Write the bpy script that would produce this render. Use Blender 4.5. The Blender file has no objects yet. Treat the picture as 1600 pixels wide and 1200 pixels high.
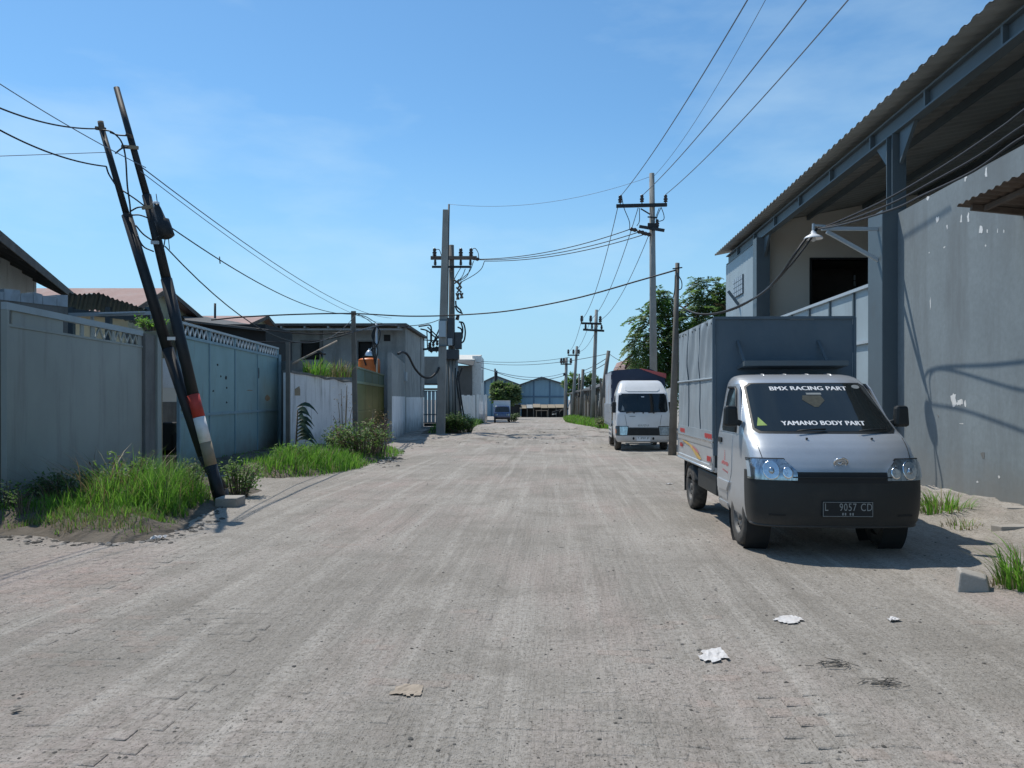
import bpy, math, random
import numpy as np
from mathutils import Vector, Matrix, noise
random.seed(7)
R = math.radians
SC = bpy.context.scene
COL = SC.collection

# ------------------------------------------------------------------ camera, sky, sun, exposure
CAMH, HOR, F = 1.47, 622.0, 1200.0
cd = bpy.data.cameras.new('camera')
cam = bpy.data.objects.new('camera', cd)
COL.objects.link(cam)
cam.location = (0, 0, CAMH)
cam.rotation_euler = (R(90), 0, 0)
cd.sensor_width = 36.0
cd.lens = 36.0 * F / 1600.0
cd.shift_y = (HOR - 600.0) / 1600.0
cd.clip_start = 0.1
cd.clip_end = 3000
SC.camera = cam

SUN = Vector((-0.352, 0.371, 0.859)).normalized()
SUN_EL = math.asin(SUN.z)
SUN_AZ = math.atan2(SUN.x, SUN.y)
world = bpy.data.worlds.new("World")
SC.world = world
world.use_nodes = True
wn, wl = world.node_tree.nodes, world.node_tree.links
wn.clear()
wo = wn.new('ShaderNodeOutputWorld')
bg = wn.new('ShaderNodeBackground')
sky = wn.new('ShaderNodeTexSky')
sky.sky_type = 'NISHITA'
sky.sun_disc = False
sky.sun_elevation = SUN_EL
sky.sun_rotation = SUN_AZ
sky.altitude = 0
sky.air_density = 1.0
sky.dust_density = 0.15
sky.ozone_density = 3.0
bg.inputs['Strength'].default_value = 0.15
# thin wisps of cloud
tc = wn.new('ShaderNodeTexCoord')
mp = wn.new('ShaderNodeMapping')
mp.inputs['Scale'].default_value = (1.6, 1.6, 5.0)
nz = wn.new('ShaderNodeTexNoise')
nz.inputs['Scale'].default_value = 1.7
nz.inputs['Detail'].default_value = 7
nz.inputs['Roughness'].default_value = 0.55
mr = wn.new('ShaderNodeMapRange')
mr.inputs['From Min'].default_value = 0.47
mr.inputs['From Max'].default_value = 0.8
mr.inputs['To Max'].default_value = 0.40
mx = wn.new('ShaderNodeMix')
mx.data_type = 'RGBA'
mx.inputs['B'].default_value = (4.6, 5.9, 6.6, 1)
wl.new(tc.outputs['Generated'], mp.inputs['Vector'])
wl.new(mp.outputs['Vector'], nz.inputs['Vector'])
wl.new(nz.outputs['Fac'], mr.inputs['Value'])
wl.new(mr.outputs['Result'], mx.inputs['Factor'])
tint = wn.new('ShaderNodeMix')
tint.data_type = 'RGBA'
tint.blend_type = 'MULTIPLY'
tint.inputs['Factor'].default_value = 1.0
tint.inputs['B'].default_value = (0.63, 0.88, 0.95, 1)
wl.new(sky.outputs['Color'], tint.inputs['A'])
# pale blue air towards the horizon, all the way round
sxyz = wn.new('ShaderNodeSeparateXYZ')
wl.new(tc.outputs['Generated'], sxyz.inputs['Vector'])
hz = wn.new('ShaderNodeMapRange')
hz.interpolation_type = 'SMOOTHSTEP'
for k_, v_ in zip(('From Min', 'From Max', 'To Min', 'To Max'), (-0.02, 0.36, 0.92, 0.0)):
    hz.inputs[k_].default_value = v_
wl.new(sxyz.outputs['Z'], hz.inputs['Value'])
hm = wn.new('ShaderNodeMix')
hm.data_type = 'RGBA'
hm.inputs['B'].default_value = (2.45, 4.15, 5.55, 1)
wl.new(hz.outputs['Result'], hm.inputs['Factor'])
wl.new(tint.outputs['Result'], hm.inputs['A'])
wl.new(hm.outputs['Result'], mx.inputs['A'])
wl.new(mx.outputs['Result'], bg.inputs['Color'])
wl.new(bg.outputs['Background'], wo.inputs['Surface'])

sd = bpy.data.lights.new('sun', 'SUN')
sd.energy = 3.9
sd.angle = R(0.5)
sd.color = (1.0, 0.945, 0.86)
sun = bpy.data.objects.new('sun', sd)
COL.objects.link(sun)
sun.rotation_euler = SUN.to_track_quat('Z', 'Y').to_euler()
sun.location = (-20, 20, 40)
SC.view_settings.view_transform = 'Standard'
SC.view_settings.look = 'None'
SC.view_settings.gamma = 1.0
SC.view_settings.use_curve_mapping = False
SC.view_settings.exposure = 0.06

# ------------------------------------------------------------------ helpers
def gz(y):
    t = max(0.0, y - 8.0)
    return -0.012 * min(t, 140.0) * (t / (t + 3.0) if t > 0 else 0)

def P(px, py, Y):
    "a point seen at photo pixel (px, py) that stands Y metres away"
    return Vector(((px - 800.0) / F * Y, Y, CAMH - (py - HOR) / F * Y))

def G(px, py, z=0.0):
    "the ground point seen at photo pixel (px, py)"
    Y = 5.0
    for _ in range(60):
        Y = 0.5 * Y + 0.5 * (CAMH - gz(Y) - z) * F / (py - HOR)
    return Vector(((px - 800.0) / F * Y, Y, gz(Y) + z))

def LX(a, Y):
    "lines parallel to the road"
    return a + 0.06 * Y

ROOT = {}
def tag(o, label=None, cat=None, group=None, kind=None):
    if label: o['label'] = label
    if cat: o['category'] = cat
    if group: o['group'] = group
    if kind: o['kind'] = kind
    return o

def thing(name, label, cat, loc=(0, 0, 0), rz=0.0, group=None, local=False):
    o = bpy.data.objects.new(name, None)
    o.empty_display_size = 0.2
    COL.objects.link(o)
    o.location = loc
    o.rotation_euler = (0, 0, rz)
    tag(o, label, cat, group)
    ROOT[o.name] = Vector((0, 0, 0)) if local else Vector(loc)
    return o

def catmull(pts, n):
    pts = [Vector(p) for p in pts]
    if len(pts) < 3:
        return [pts[0].lerp(pts[-1], i / n) for i in range(n + 1)]
    q = [pts[0] * 2 - pts[1]] + pts + [pts[-1] * 2 - pts[-2]]
    out = []
    for i in range(1, len(q) - 2):
        a, b, c, d = q[i - 1:i + 3]
        for k in range(n):
            t = k / n
            out.append(0.5 * ((2 * b) + (c - a) * t + (2 * a - 5 * b + 4 * c - d) * t * t + (3 * b - a - 3 * c + d) * t ** 3))
    out.append(pts[-1])
    return out

class MB:
    def __init__(s):
        s.v, s.f, s.m, s.sm = [], [], [], []
    def add(s, vs, fs, m=0, sm=False):
        b = len(s.v)
        s.v.extend([tuple(p) for p in vs])
        for f in fs:
            s.f.append(tuple(i + b for i in f)); s.m.append(m); s.sm.append(sm)
        return s
    def box(s, x0, x1, y0, y1, z0, z1, m=0):
        v = [(x0, y0, z0), (x1, y0, z0), (x1, y1, z0), (x0, y1, z0), (x0, y0, z1), (x1, y0, z1), (x1, y1, z1), (x0, y1, z1)]
        return s.add(v, [(0, 3, 2, 1), (4, 5, 6, 7), (0, 1, 5, 4), (1, 2, 6, 5), (2, 3, 7, 6), (3, 0, 4, 7)], m)
    def hexa(s, b4, t4, m=0):
        "eight corners: bottom loop, top loop (counter-clockwise seen from above)"
        return s.add(list(b4) + list(t4), [(0, 3, 2, 1), (4, 5, 6, 7), (0, 1, 5, 4), (1, 2, 6, 5), (2, 3, 7, 6), (3, 0, 4, 7)], m)
    def bar(s, p, q, w, h=None, m=0, up=(0, 0, 1), w2=None, h2=None):
        p, q = Vector(p), Vector(q)
        h = h or w
        w2 = w2 or w; h2 = h2 or h
        d = (q - p).normalized()
        upv = Vector(up)
        if abs(d.dot(upv)) > 0.98:
            upv = Vector((0, 1, 0))
        a = d.cross(upv).normalized()
        b = a.cross(d).normalized()
        A = [p - a * w / 2 - b * h / 2, p + a * w / 2 - b * h / 2, p + a * w / 2 + b * h / 2, p - a * w / 2 + b * h / 2]
        B = [q - a * w2 / 2 - b * h2 / 2, q + a * w2 / 2 - b * h2 / 2, q + a * w2 / 2 + b * h2 / 2, q - a * w2 / 2 + b * h2 / 2]
        return s.add(A + B, [(3, 2, 1, 0), (4, 5, 6, 7), (0, 1, 5, 4), (1, 2, 6, 5), (2, 3, 7, 6), (3, 0, 4, 7)], m)
    def tube(s, pts, r, seg=8, m=0, cap=True):
        pts = [Vector(p) for p in pts]
        n = len(pts)
        rs = r if isinstance(r, (list, tuple)) else [r] * n
        d0 = (pts[1] - pts[0]).normalized()
        u = d0.cross(Vector((0, 0, 1)))
        if u.length < 0.05:
            u = d0.cross(Vector((0, 1, 0)))
        u.normalize()
        vs = []
        for i, p in enumerate(pts):
            d = (pts[min(i + 1, n - 1)] - pts[max(i - 1, 0)]).normalized()
            u = (u - d * u.dot(d)).normalized()
            w = d.cross(u)
            for k in range(seg):
                a = 2 * math.pi * k / seg
                vs.append(p + (u * math.cos(a) + w * math.sin(a)) * rs[i])
        fs = []
        for i in range(n - 1):
            for k in range(seg):
                k2 = (k + 1) % seg
                fs.append((i * seg + k, i * seg + k2, (i + 1) * seg + k2, (i + 1) * seg + k))
        s.add(vs, fs, m, True)
        if cap:
            b = len(s.v) - len(vs)
            s.f.append(tuple(b + k for k in reversed(range(seg)))); s.m.append(m); s.sm.append(False)
            s.f.append(tuple(b + (n - 1) * seg + k for k in range(seg))); s.m.append(m); s.sm.append(False)
        return s
    def lathe(s, prof, c=(0, 0, 0), axis='z', seg=20, m=0, sm=True):
        "prof: list of (radius, height)"
        c = Vector(c)
        vs = []
        for r, h in prof:
            for k in range(seg):
                a = 2 * math.pi * k / seg
                x, y = r * math.cos(a), r * math.sin(a)
                vs.append(c + (Vector((x, y, h)) if axis == 'z' else Vector((h, x, y)) if axis == 'x' else Vector((x, h, y))))
        fs = []
        for i in range(len(prof) - 1):
            for k in range(seg):
                k2 = (k + 1) % seg
                fs.append((i * seg + k, i * seg + k2, (i + 1) * seg + k2, (i + 1) * seg + k))
        return s.add(vs, fs, m, sm)
    def prism(s, poly, d, m=0):
        "polygon (list of points) pushed along d"
        n = len(poly)
        d = Vector(d)
        A = [Vector(p) for p in poly]
        B = [p + d for p in A]
        fs = [tuple(reversed(range(n))), tuple(range(n, 2 * n))]
        for i in range(n):
            j = (i + 1) % n
            fs.append((i, j, n + j, n + i))
        return s.add(A + B, fs, m)
    def grid(s, fn, nu, nv, m=0, sm=True, flip=False):
        vs = [fn(i / nu, j / nv) for i in range(nu + 1) for j in range(nv + 1)]
        w = nv + 1
        fs = []
        for i in range(nu):
            for j in range(nv):
                f = (i * w + j, (i + 1) * w + j, (i + 1) * w + j + 1, i * w + j + 1)
                fs.append(f[::-1] if flip else f)
        return s.add(vs, fs, m, sm)
    def patch(s, fn, nu, nv, off=0.004, depth=0.012, m=0):
        "surface patch with thickness; fn(u, v, offset)"
        n0 = len(s.v)
        s.grid(lambda u, v: fn(u, v, off), nu, nv, m, True)
        w = nv + 1
        rim = [i * w for i in range(nu + 1)] + [nu * w + j for j in range(1, nv + 1)] + [i * w + nv for i in range(nu - 1, -1, -1)] + [j for j in range(nv - 1, 0, -1)]
        low = []
        for k in rim:
            i, j = divmod(k, w)
            low.append(fn(i / nu, j / nv, off - depth))
        b = len(s.v)
        top = [s.v[n0 + k] for k in rim]
        L = len(rim)
        s.add(top + low, [(k, (k + 1) % L, L + (k + 1) % L, L + k) for k in range(L)], m)
        return s
    def build(s, name, mats, parent=None, origin=None, bevel=0, local=False):
        me = bpy.data.meshes.new(name)
        if parent is not None:
            o0 = ROOT.get(parent.name, Vector((0, 0, 0)))
        else:
            o0 = Vector(origin) if origin is not None else Vector((0, 0, 0))
        v = np.array([tuple(p) for p in s.v], dtype=float) - np.array(tuple(o0))
        me.from_pydata(v.tolist(), [], s.f)
        if not isinstance(mats, (list, tuple)):
            mats = [mats]
        for q in mats:
            me.materials.append(q)
        me.polygons.foreach_set('material_index', s.m)
        me.polygons.foreach_set('use_smooth', s.sm)
        me.update()
        o = bpy.data.objects.new(name, me)
        COL.objects.link(o)
        ROOT[o.name] = o0
        if parent is not None:
            o.parent = parent
        else:
            o.location = o0
        if bevel:
            b = o.modifiers.new('bevel', 'BEVEL')
            b.width = bevel; b.segments = 2; b.limit_method = 'ANGLE'; b.angle_limit = R(35)
        return o

def solo(mb, name, mats, label, cat, origin, group=None, bevel=0):
    return tag(mb.build(name, mats, None, origin, bevel), label, cat, group)

def struct(mb, name, mats, parent=None):
    return tag(mb.build(name, mats, parent), kind='structure')

# ------------------------------------------------------------------ materials
def mat(name, col, rough=0.85, metal=0.0, var=0.22, vscale=1.5, bump=0.25, bscale=25.0, stain=None, samt=0.5, sscale=(1, 1, 1), snoise=2.0,
        sthr=(0.5, 0.68), island=0.0, dirtz=None, spec=0.4, coat=0.0, bdist=0.01, fine=0.0):
    m = bpy.data.materials.new(name)
    m.use_nodes = True
    n, l = m.node_tree.nodes, m.node_tree.links
    b = n['Principled BSDF']
    b.inputs['Roughness'].default_value = rough
    b.inputs['Metallic'].default_value = metal
    b.inputs['Specular IOR Level'].default_value = spec
    b.inputs['Coat Weight'].default_value = coat
    b.inputs['Coat Roughness'].default_value = 0.06
    t = n.new('ShaderNodeTexCoord')
    def noise_(scale, detail=6, rough_=0.6, vec=None):
        q = n.new('ShaderNodeTexNoise')
        q.inputs['Scale'].default_value = scale
        q.inputs['Detail'].default_value = detail
        q.inputs['Roughness'].default_value = rough_
        l.new(vec or t.outputs['Object'], q.inputs['Vector'])
        return q
    def rng(src, a, b_, c, d):
        q = n.new('ShaderNodeMapRange')
        for k, x in zip(('From Min', 'From Max', 'To Min', 'To Max'), (a, b_, c, d)):
            q.inputs[k].default_value = x
        l.new(src, q.inputs['Value'])
        return q.outputs['Result']
    def mixc(fac, A, B, mode='MIX'):
        q = n.new('ShaderNodeMix')
        q.data_type = 'RGBA'; q.blend_type = mode
        if isinstance(fac, float): q.inputs['Factor'].default_value = fac
        else: l.new(fac, q.inputs['Factor'])
        for k, x in (('A', A), ('B', B)):
            if isinstance(x, tuple): q.inputs[k].default_value = (*x, 1)
            else: l.new(x, q.inputs[k])
        return q.outputs['Result']
    def gray(src):
        q = n.new('ShaderNodeCombineColor')
        for k in ('Red', 'Green', 'Blue'): l.new(src, q.inputs[k])
        return q.outputs['Color']
    c = col
    if var:
        c = mixc(1.0, c, gray(rng(noise_(vscale).outputs['Fac'], 0.25, 0.75, 1 - var, 1 + var)), 'MULTIPLY')
    if fine:
        c = mixc(1.0, c, gray(rng(noise_(bscale * 1.7, 3).outputs['Fac'], 0.25, 0.75, 1 - fine, 1 + fine)), 'MULTIPLY')
    if island:
        g = n.new('ShaderNodeNewGeometry')
        c = mixc(1.0, c, gray(rng(g.outputs['Random Per Island'], 0, 1, 1 - island, 1 + island)), 'MULTIPLY')
    if stain:
        q = n.new('ShaderNodeMapping')
        q.inputs['Scale'].default_value = sscale
        l.new(t.outputs['Object'], q.inputs['Vector'])
        c = mixc(rng(noise_(snoise, 8, 0.65, q.outputs['Vector']).outputs['Fac'], sthr[0], sthr[1], 0, samt), c, stain)
    if dirtz:   # mud splashed on from below, ragged upper edge
        z0, z1, dc, da = dirtz
        sx = n.new('ShaderNodeSeparateXYZ')
        l.new(t.outputs['Object'], sx.inputs['Vector'])
        q = n.new('ShaderNodeMath'); q.operation = 'MULTIPLY_ADD'
        l.new(noise_(1.8, 8, 0.75).outputs['Fac'], q.inputs[0])
        q.inputs[1].default_value = (z1 - z0) * 1.6
        l.new(sx.outputs['Z'], q.inputs[2])
        c = mixc(rng(q.outputs['Value'], z0 + (z1 - z0) * .8, z1 + (z1 - z0) * .8, da, 0), c, dc)
    if isinstance(c, tuple): b.inputs['Base Color'].default_value = (*c, 1)
    else: l.new(c, b.inputs['Base Color'])
    if bump:
        q = n.new('ShaderNodeBump')
        q.inputs['Strength'].default_value = bump
        q.inputs['Distance'].default_value = bdist
        l.new(noise_(bscale, 5, 0.6).outputs['Fac'], q.inputs['Height'])
        l.new(q.outputs['Normal'], b.inputs['Normal'])
    return m

def leafmat(name, col, col2, trans=0.35, rough=0.55):
    m = bpy.data.materials.new(name)
    m.use_nodes = True
    n, l = m.node_tree.nodes, m.node_tree.links
    b = n['Principled BSDF']
    b.inputs['Roughness'].default_value = rough
    b.inputs['Specular IOR Level'].default_value = 0.3
    g = n.new('ShaderNodeNewGeometry')
    x = n.new('ShaderNodeMix'); x.data_type = 'RGBA'
    x.inputs['A'].default_value = (*col, 1); x.inputs['B'].default_value = (*col2, 1)
    l.new(g.outputs['Random Per Island'], x.inputs['Factor'])
    tr = n.new('ShaderNodeBsdfTranslucent')
    ms = n.new('ShaderNodeMixShader'); ms.inputs['Fac'].default_value = trans
    l.new(x.outputs['Result'], b.inputs['Base Color'])
    l.new(x.outputs['Result'], tr.inputs['Color'])
    l.new(b.outputs['BSDF'], ms.inputs[1]); l.new(tr.outputs['BSDF'], ms.inputs[2])
    l.new(ms.outputs['Shader'], n['Material Output'].inputs['Surface'])
    return m

def paint(name, col, rough=0.3, metal=0.0, coat=0.6, dust=(0.3, 0.27, 0.24), damt=0.25):
    return mat(name, col, rough, metal, 0.05, 1.2, 0.02, 3, dust, damt, (1, 1, 1), 3.0, (0.45, 0.8), coat=coat, dirtz=(.24, .60, (.27, .245, .215), .6))

M = {}
M['soil'] = mat('soil', (0.095, 0.078, 0.058), 0.95, 0, 0.4, 1.3, 0.9, 14, (0.18, 0.155, 0.125), 0.6, (1, 1, 1), 1.6, (0.42, 0.62), bdist=0.04)
M['gatesheet'] = mat('gatesheet', (0.30, 0.335, 0.32), 0.6, 0.1, 0.14, 0.7, 0.10, 4, (0.13, 0.125, 0.105), 0.45, (1.5, 1.5, .18), 2.6, (0.52, 0.78), dirtz=(0, .7, (.2, .18, .15), .75))
M['blue_gate'] = mat('blue_gate', (0.235, 0.37, 0.39), 0.55, 0.1, 0.17, 0.9, 0.12, 4, (0.17, 0.13, 0.09), 0.55, (1.3, 1.3, .3), 4.0, (0.58, 0.75), dirtz=(0, .6, (.19, .17, .14), .7))
M['blue_trim'] = mat('blue_trim', (0.21, 0.33, 0.39), 0.55, 0.1, 0.15, 2, 0.05, 9, (0.16, 0.10, 0.06), 0.5, (1, 1, 1), 5, (0.6, 0.75))
M['concrete'] = mat('concrete', (0.29, 0.305, 0.30), 0.9, 0, 0.22, 1.2, 0.35, 22, (0.12, 0.12, 0.115), 0.6, (1, 1, .16), 3.0, (0.5, 0.72), fine=.12)
M['darkconc'] = mat('darkconc', (0.17, 0.175, 0.17), 0.9, 0, 0.25, 1.2, 0.35, 22, (0.07, 0.07, 0.07), 0.6, (1, 1, .16), 3.0, (0.5, 0.72), fine=.12)
M['polecon'] = mat('polecon', (0.27, 0.265, 0.245), 0.9, 0, 0.2, 1.0, 0.3, 30, (0.14, 0.135, 0.125), 0.5, (1, 1, .3), 4.0, (0.5, 0.72), fine=.1)
M['wallgray'] = mat('wallgray', (0.20, 0.235, 0.25), 0.75, 0, 0.18, 0.55, 0.2, 9, (0.15, 0.17, 0.178), 0.8, (1.2, 1.2, .22), 1.3, (0.46, 0.64), fine=.09, dirtz=(.1, .7, (.19, .18, .16), .6))
M['whitewall'] = mat('whitewall', (0.72, 0.73, 0.74), 0.9, 0, 0.14, 0.9, 0.25, 20, (0.16, 0.16, 0.155), 0.75, (1.5, 1.5, .13), 3.2, (0.55, 0.70), fine=.08, dirtz=(-.3, .5, (.2, .19, .17), .75))
M['beige'] = mat('beige', (0.68, 0.66, 0.60), 0.9, 0, 0.08, 0.5, 0.1, 14)
M['steel'] = mat('steel', (0.10, 0.13, 0.15), 0.5, 0.1, 0.12, 1.0, 0.05, 10, (0.10, 0.09, 0.08), 0.3, (1, 1, .4), 3, (0.55, 0.75))
M['steel_dark'] = mat('steel_dark', (0.06, 0.07, 0.08), 0.6, 0.1, 0.15, 2.0, 0.05, 10, (0.10, 0.075, 0.06), 0.4, (1, 1, .4), 4, (0.55, 0.75))
M['steel_light'] = mat('steel_light', (0.40, 0.46, 0.50), 0.5, 0.1, 0.1, 1.0, 0.05, 10)
M['gate_light'] = mat('gate_light', (0.33, 0.40, 0.435), 0.55, 0.1, 0.1, 0.8, 0.08, 5, (0.22, 0.24, 0.25), 0.5, (1, 1, .2), 2.2, (0.5, 0.75))
M['roofmetal'] = mat('roofmetal', (0.38, 0.40, 0.39), 0.5, 0.35, 0.2, 0.6, 0.05, 10, (0.24, 0.245, 0.235), 0.6, (.4, 1.4, 1), 1.6, (0.5, 0.7))
M['rusty'] = mat('rusty', (0.13, 0.10, 0.08), 0.85, 0.1, 0.35, 1.5, 0.3, 20, (0.20, 0.18, 0.16), 0.5, (1, 1, 1), 2.2, (0.5, 0.65))
M['dark'] = mat('dark', (0.02, 0.021, 0.022), 0.8, 0, 0.2, 2, 0.1, 10)
M['black_plastic'] = mat('black_plastic', (0.018, 0.021, 0.022), 0.5, 0, 0.15, 2, 0.12, 90, (0.10, 0.092, 0.08), 0.18, (1, 1, 1), 3.5, (0.5, 0.8), dirtz=(.2, .40, (.13, .115, .10), .5))
M['rubber'] = mat('rubber', (0.032, 0.031, 0.03), 0.85, 0, 0.2, 3, 0.3, 60, (0.20, 0.18, 0.155), 0.75, (1, 1, 1), 4.0, (0.4, 0.7))
M['wheelsteel'] = mat('wheelsteel', (0.11, 0.11, 0.11), 0.6, 0.3, 0.2, 3, 0.1, 30, (0.24, 0.22, 0.19), 0.7, (1, 1, 1), 5.0, (0.4, 0.7))
M['cable'] = mat('cable', (0.02, 0.022, 0.025), 0.6, 0, 0, 1, 0, 1)
M['wire'] = mat('wire', (0.16, 0.20, 0.26), 0.55, 0.3, 0, 1, 0, 1)
M['porcelain'] = mat('porcelain', (0.045, 0.03, 0.025), 0.25, 0, 0.1, 3, 0, 1)
M['pole_black'] = mat('pole_black', (0.014, 0.017, 0.020), 0.55, 0.0, 0.3, 4, 0.15, 30, (0.05, 0.042, 0.036), 0.4, (1, 1, .3), 6, (0.5, 0.75))
M['red'] = mat('red', (0.42, 0.045, 0.03), 0.6, 0, 0.2, 6, 0.1, 30, (0.15, 0.05, 0.04), 0.5, (1, 1, 1), 8)
M['white'] = mat('white', (0.72, 0.72, 0.70), 0.6, 0, 0.08, 4, 0.1, 30, (0.4, 0.37, 0.33), 0.5, (1, 1, .6), 6)
M['tan'] = mat('tan', (0.27, 0.22, 0.15), 0.8, 0, 0.25, 6, 0.2, 40)
M['silver'] = paint('silver', (0.50, 0.53, 0.56), 0.36, 0.5, 0.5, damt=0.18)
M['silver_bed'] = paint('silver_bed', (0.46, 0.47, 0.47), 0.45, 0.3, 0.2, damt=0.4)
M['whitepaint'] = paint('whitepaint', (0.74, 0.75, 0.75), 0.3, 0.0, 0.6, damt=0.18)
M['bluepaint'] = paint('bluepaint', (0.05, 0.09, 0.2), 0.3, 0.0, 0.6, damt=0.15)
M['glass_dark'] = mat('glass_dark', (0.014, 0.019, 0.021), 0.04, 0, 0.15, 1.5, 0, 1, spec=0.65)
M['chrome'] = mat('chrome', (0.75, 0.76, 0.77), 0.12, 1.0, 0.1, 6, 0.35, 22)
M['lens'] = mat('lens', (0.42, 0.47, 0.51), 0.10, 0.85, 0.35, 20, 0.25, 14, (0.16, 0.19, 0.22), 0.6, (5, 5, .6), 9, (0.48, 0.55), coat=1.0)
M['orange_lens'] = mat('orange_lens', (0.65, 0.25, 0.10), 0.15, 0.2, 0.1, 6, 0, 1, coat=1)
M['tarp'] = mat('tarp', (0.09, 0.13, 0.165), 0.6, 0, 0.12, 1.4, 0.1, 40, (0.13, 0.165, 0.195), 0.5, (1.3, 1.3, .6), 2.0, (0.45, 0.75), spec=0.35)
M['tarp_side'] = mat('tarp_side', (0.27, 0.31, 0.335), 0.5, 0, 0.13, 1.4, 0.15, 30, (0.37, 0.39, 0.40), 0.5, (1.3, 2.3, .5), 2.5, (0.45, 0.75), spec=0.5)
M['tarp_navy'] = mat('tarp_navy', (0.028, 0.045, 0.085), 0.7, 0, 0.2, 1.4, 0.1, 20)
M['tarp_grey'] = mat('tarp_grey', (0.36, 0.42, 0.47), 0.7, 0, 0.2, 1.0, 0.2, 10, (0.40, 0.29, 0.27), 0.6, (1, 1, 1), 1.2, (0.5, 0.65))
M['tarp_red'] = mat('tarp_red', (0.42, 0.10, 0.10), 0.7, 0, 0.2, 2, 0.1, 20)
M['decal_red'] = mat('decal_red', (0.50, 0.055, 0.05), 0.5, 0, 0.25, 25, 0, 1)
M['decal_pink'] = mat('decal_pink', (0.50, 0.16, 0.16), 0.5, 0, 0.25, 25, 0, 1)
M['decal_yellow'] = mat('decal_yellow', (0.55, 0.36, 0.11), 0.5, 0, 0.2, 12, 0, 1)
M['decal_white'] = mat('decal_white', (0.78, 0.79, 0.80), 0.5, 0, 0.05, 12, 0, 1)
M['decal_grey'] = mat('decal_grey', (0.26, 0.28, 0.28), 0.5, 0, 0.1, 12, 0, 1)
M['decal_green'] = mat('decal_green', (0.24, 0.36, 0.08), 0.5, 0, 0.2, 20, 0, 1)
M['olive'] = mat('olive', (0.135, 0.165, 0.06), 0.6, 0.1, 0.15, 1.0, 0.1, 8, (0.10, 0.09, 0.05), 0.6, (1.5, 1.5, .2), 3.0, (0.5, 0.7))
M['olive_trim'] = mat('olive_trim', (0.22, 0.30, 0.22), 0.6, 0.1, 0.15, 1.0, 0.1, 8)
M['greengate'] = mat('greengate', (0.12, 0.20, 0.17), 0.6, 0.1, 0.15, 1.0, 0.1, 8)
M['orange'] = mat('orange', (0.62, 0.16, 0.035), 0.4, 0, 0.08, 2, 0, 1)
M['alu'] = mat('alu', (0.60, 0.63, 0.65), 0.3, 0.7, 0.05, 2, 0, 1)
M['redroof'] = mat('redroof', (0.36, 0.235, 0.205), 0.85, 0, 0.22, 0.9, 0.3, 12, (0.42, 0.36, 0.33), 0.5, (1, 1, 1), 2.0, (0.5, 0.7))
M['roofdark'] = mat('roofdark', (0.085, 0.085, 0.082), 0.8, 0, 0.25, 1.0, 0.2, 10)
M['greencorr'] = mat('greencorr', (0.055, 0.095, 0.10), 0.6, 0.1, 0.2, 0.8, 0.1, 8)
M['yellowwall'] = mat('yellowwall', (0.42, 0.39, 0.27), 0.9, 0, 0.2, 1.0, 0.15, 14, (0.24, 0.22, 0.18), 0.5, (1, 1, .3), 2)
M['bluewall'] = mat('bluewall', (0.22, 0.34, 0.42), 0.7, 0.1, 0.15, 0.25, 0.05, 3, (0.15, 0.24, 0.31), 0.6, (.9, .9, .1), 1.4)
M['bluetrim'] = mat('bluetrim', (0.10, 0.17, 0.24), 0.7, 0.1, 0.1, 1, 0.05, 3)
M['wood'] = mat('wood', (0.25, 0.21, 0.165), 0.9, 0, 0.3, 2.0, 0.3, 30, (0.13, 0.11, 0.09), 0.5, (2, 2, .3), 3, island=.35)
M['woodpole'] = mat('woodpole', (0.17, 0.155, 0.135), 0.9, 0, 0.3, 2.0, 0.3, 30, (0.09, 0.08, 0.07), 0.5, (2, 2, .2), 3)
M['bark'] = mat('bark', (0.15, 0.12, 0.09), 0.95, 0, 0.3, 3, 0.6, 20)
M['paper'] = mat('paper', (0.60, 0.585, 0.57), 0.8, 0, 0.15, 12, 0.3, 30, (0.45, 0.40, 0.36), 0.6, (1, 1, 1), 18)
M['brownpaper'] = mat('brownpaper', (0.36, 0.30, 0.235), 0.9, 0, 0.25, 12, 0.3, 30)
M['brick_red'] = mat('brick_red', (0.33, 0.19, 0.14), 0.9, 0, 0.25, 5, 0.3, 30, (0.36, 0.30, 0.26), 0.6)
M['tileblue'] = mat('tileblue', (0.33, 0.40, 0.46), 0.5, 0, 0.2, 5, 0.1, 20, (0.16, 0.16, 0.16), 0.5, (1, 1, .5), 4)
M['grass'] = leafmat('grass', (0.075, 0.22, 0.02), (0.23, 0.46, 0.06), 0.5)
M['grassdry'] = leafmat('grassdry', (0.16, 0.17, 0.06), (0.36, 0.30, 0.16), 0.3)
M['leaf'] = leafmat('leaf', (0.085, 0.185, 0.035), (0.22, 0.36, 0.085), 0.5)
M['leafdark'] = leafmat('leafdark', (0.045, 0.095, 0.03), (0.10, 0.17, 0.06), 0.35)
M['leafgrey'] = leafmat('leafgrey', (0.12, 0.18, 0.075), (0.24, 0.30, 0.15), 0.4)
M['leafbrown'] = leafmat('leafbrown', (0.14, 0.09, 0.055), (0.24, 0.17, 0.10), 0.25)
M['bigleaf'] = leafmat('bigleaf', (0.02, 0.045, 0.03), (0.035, 0.07, 0.045), 0.2, 0.35)

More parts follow.
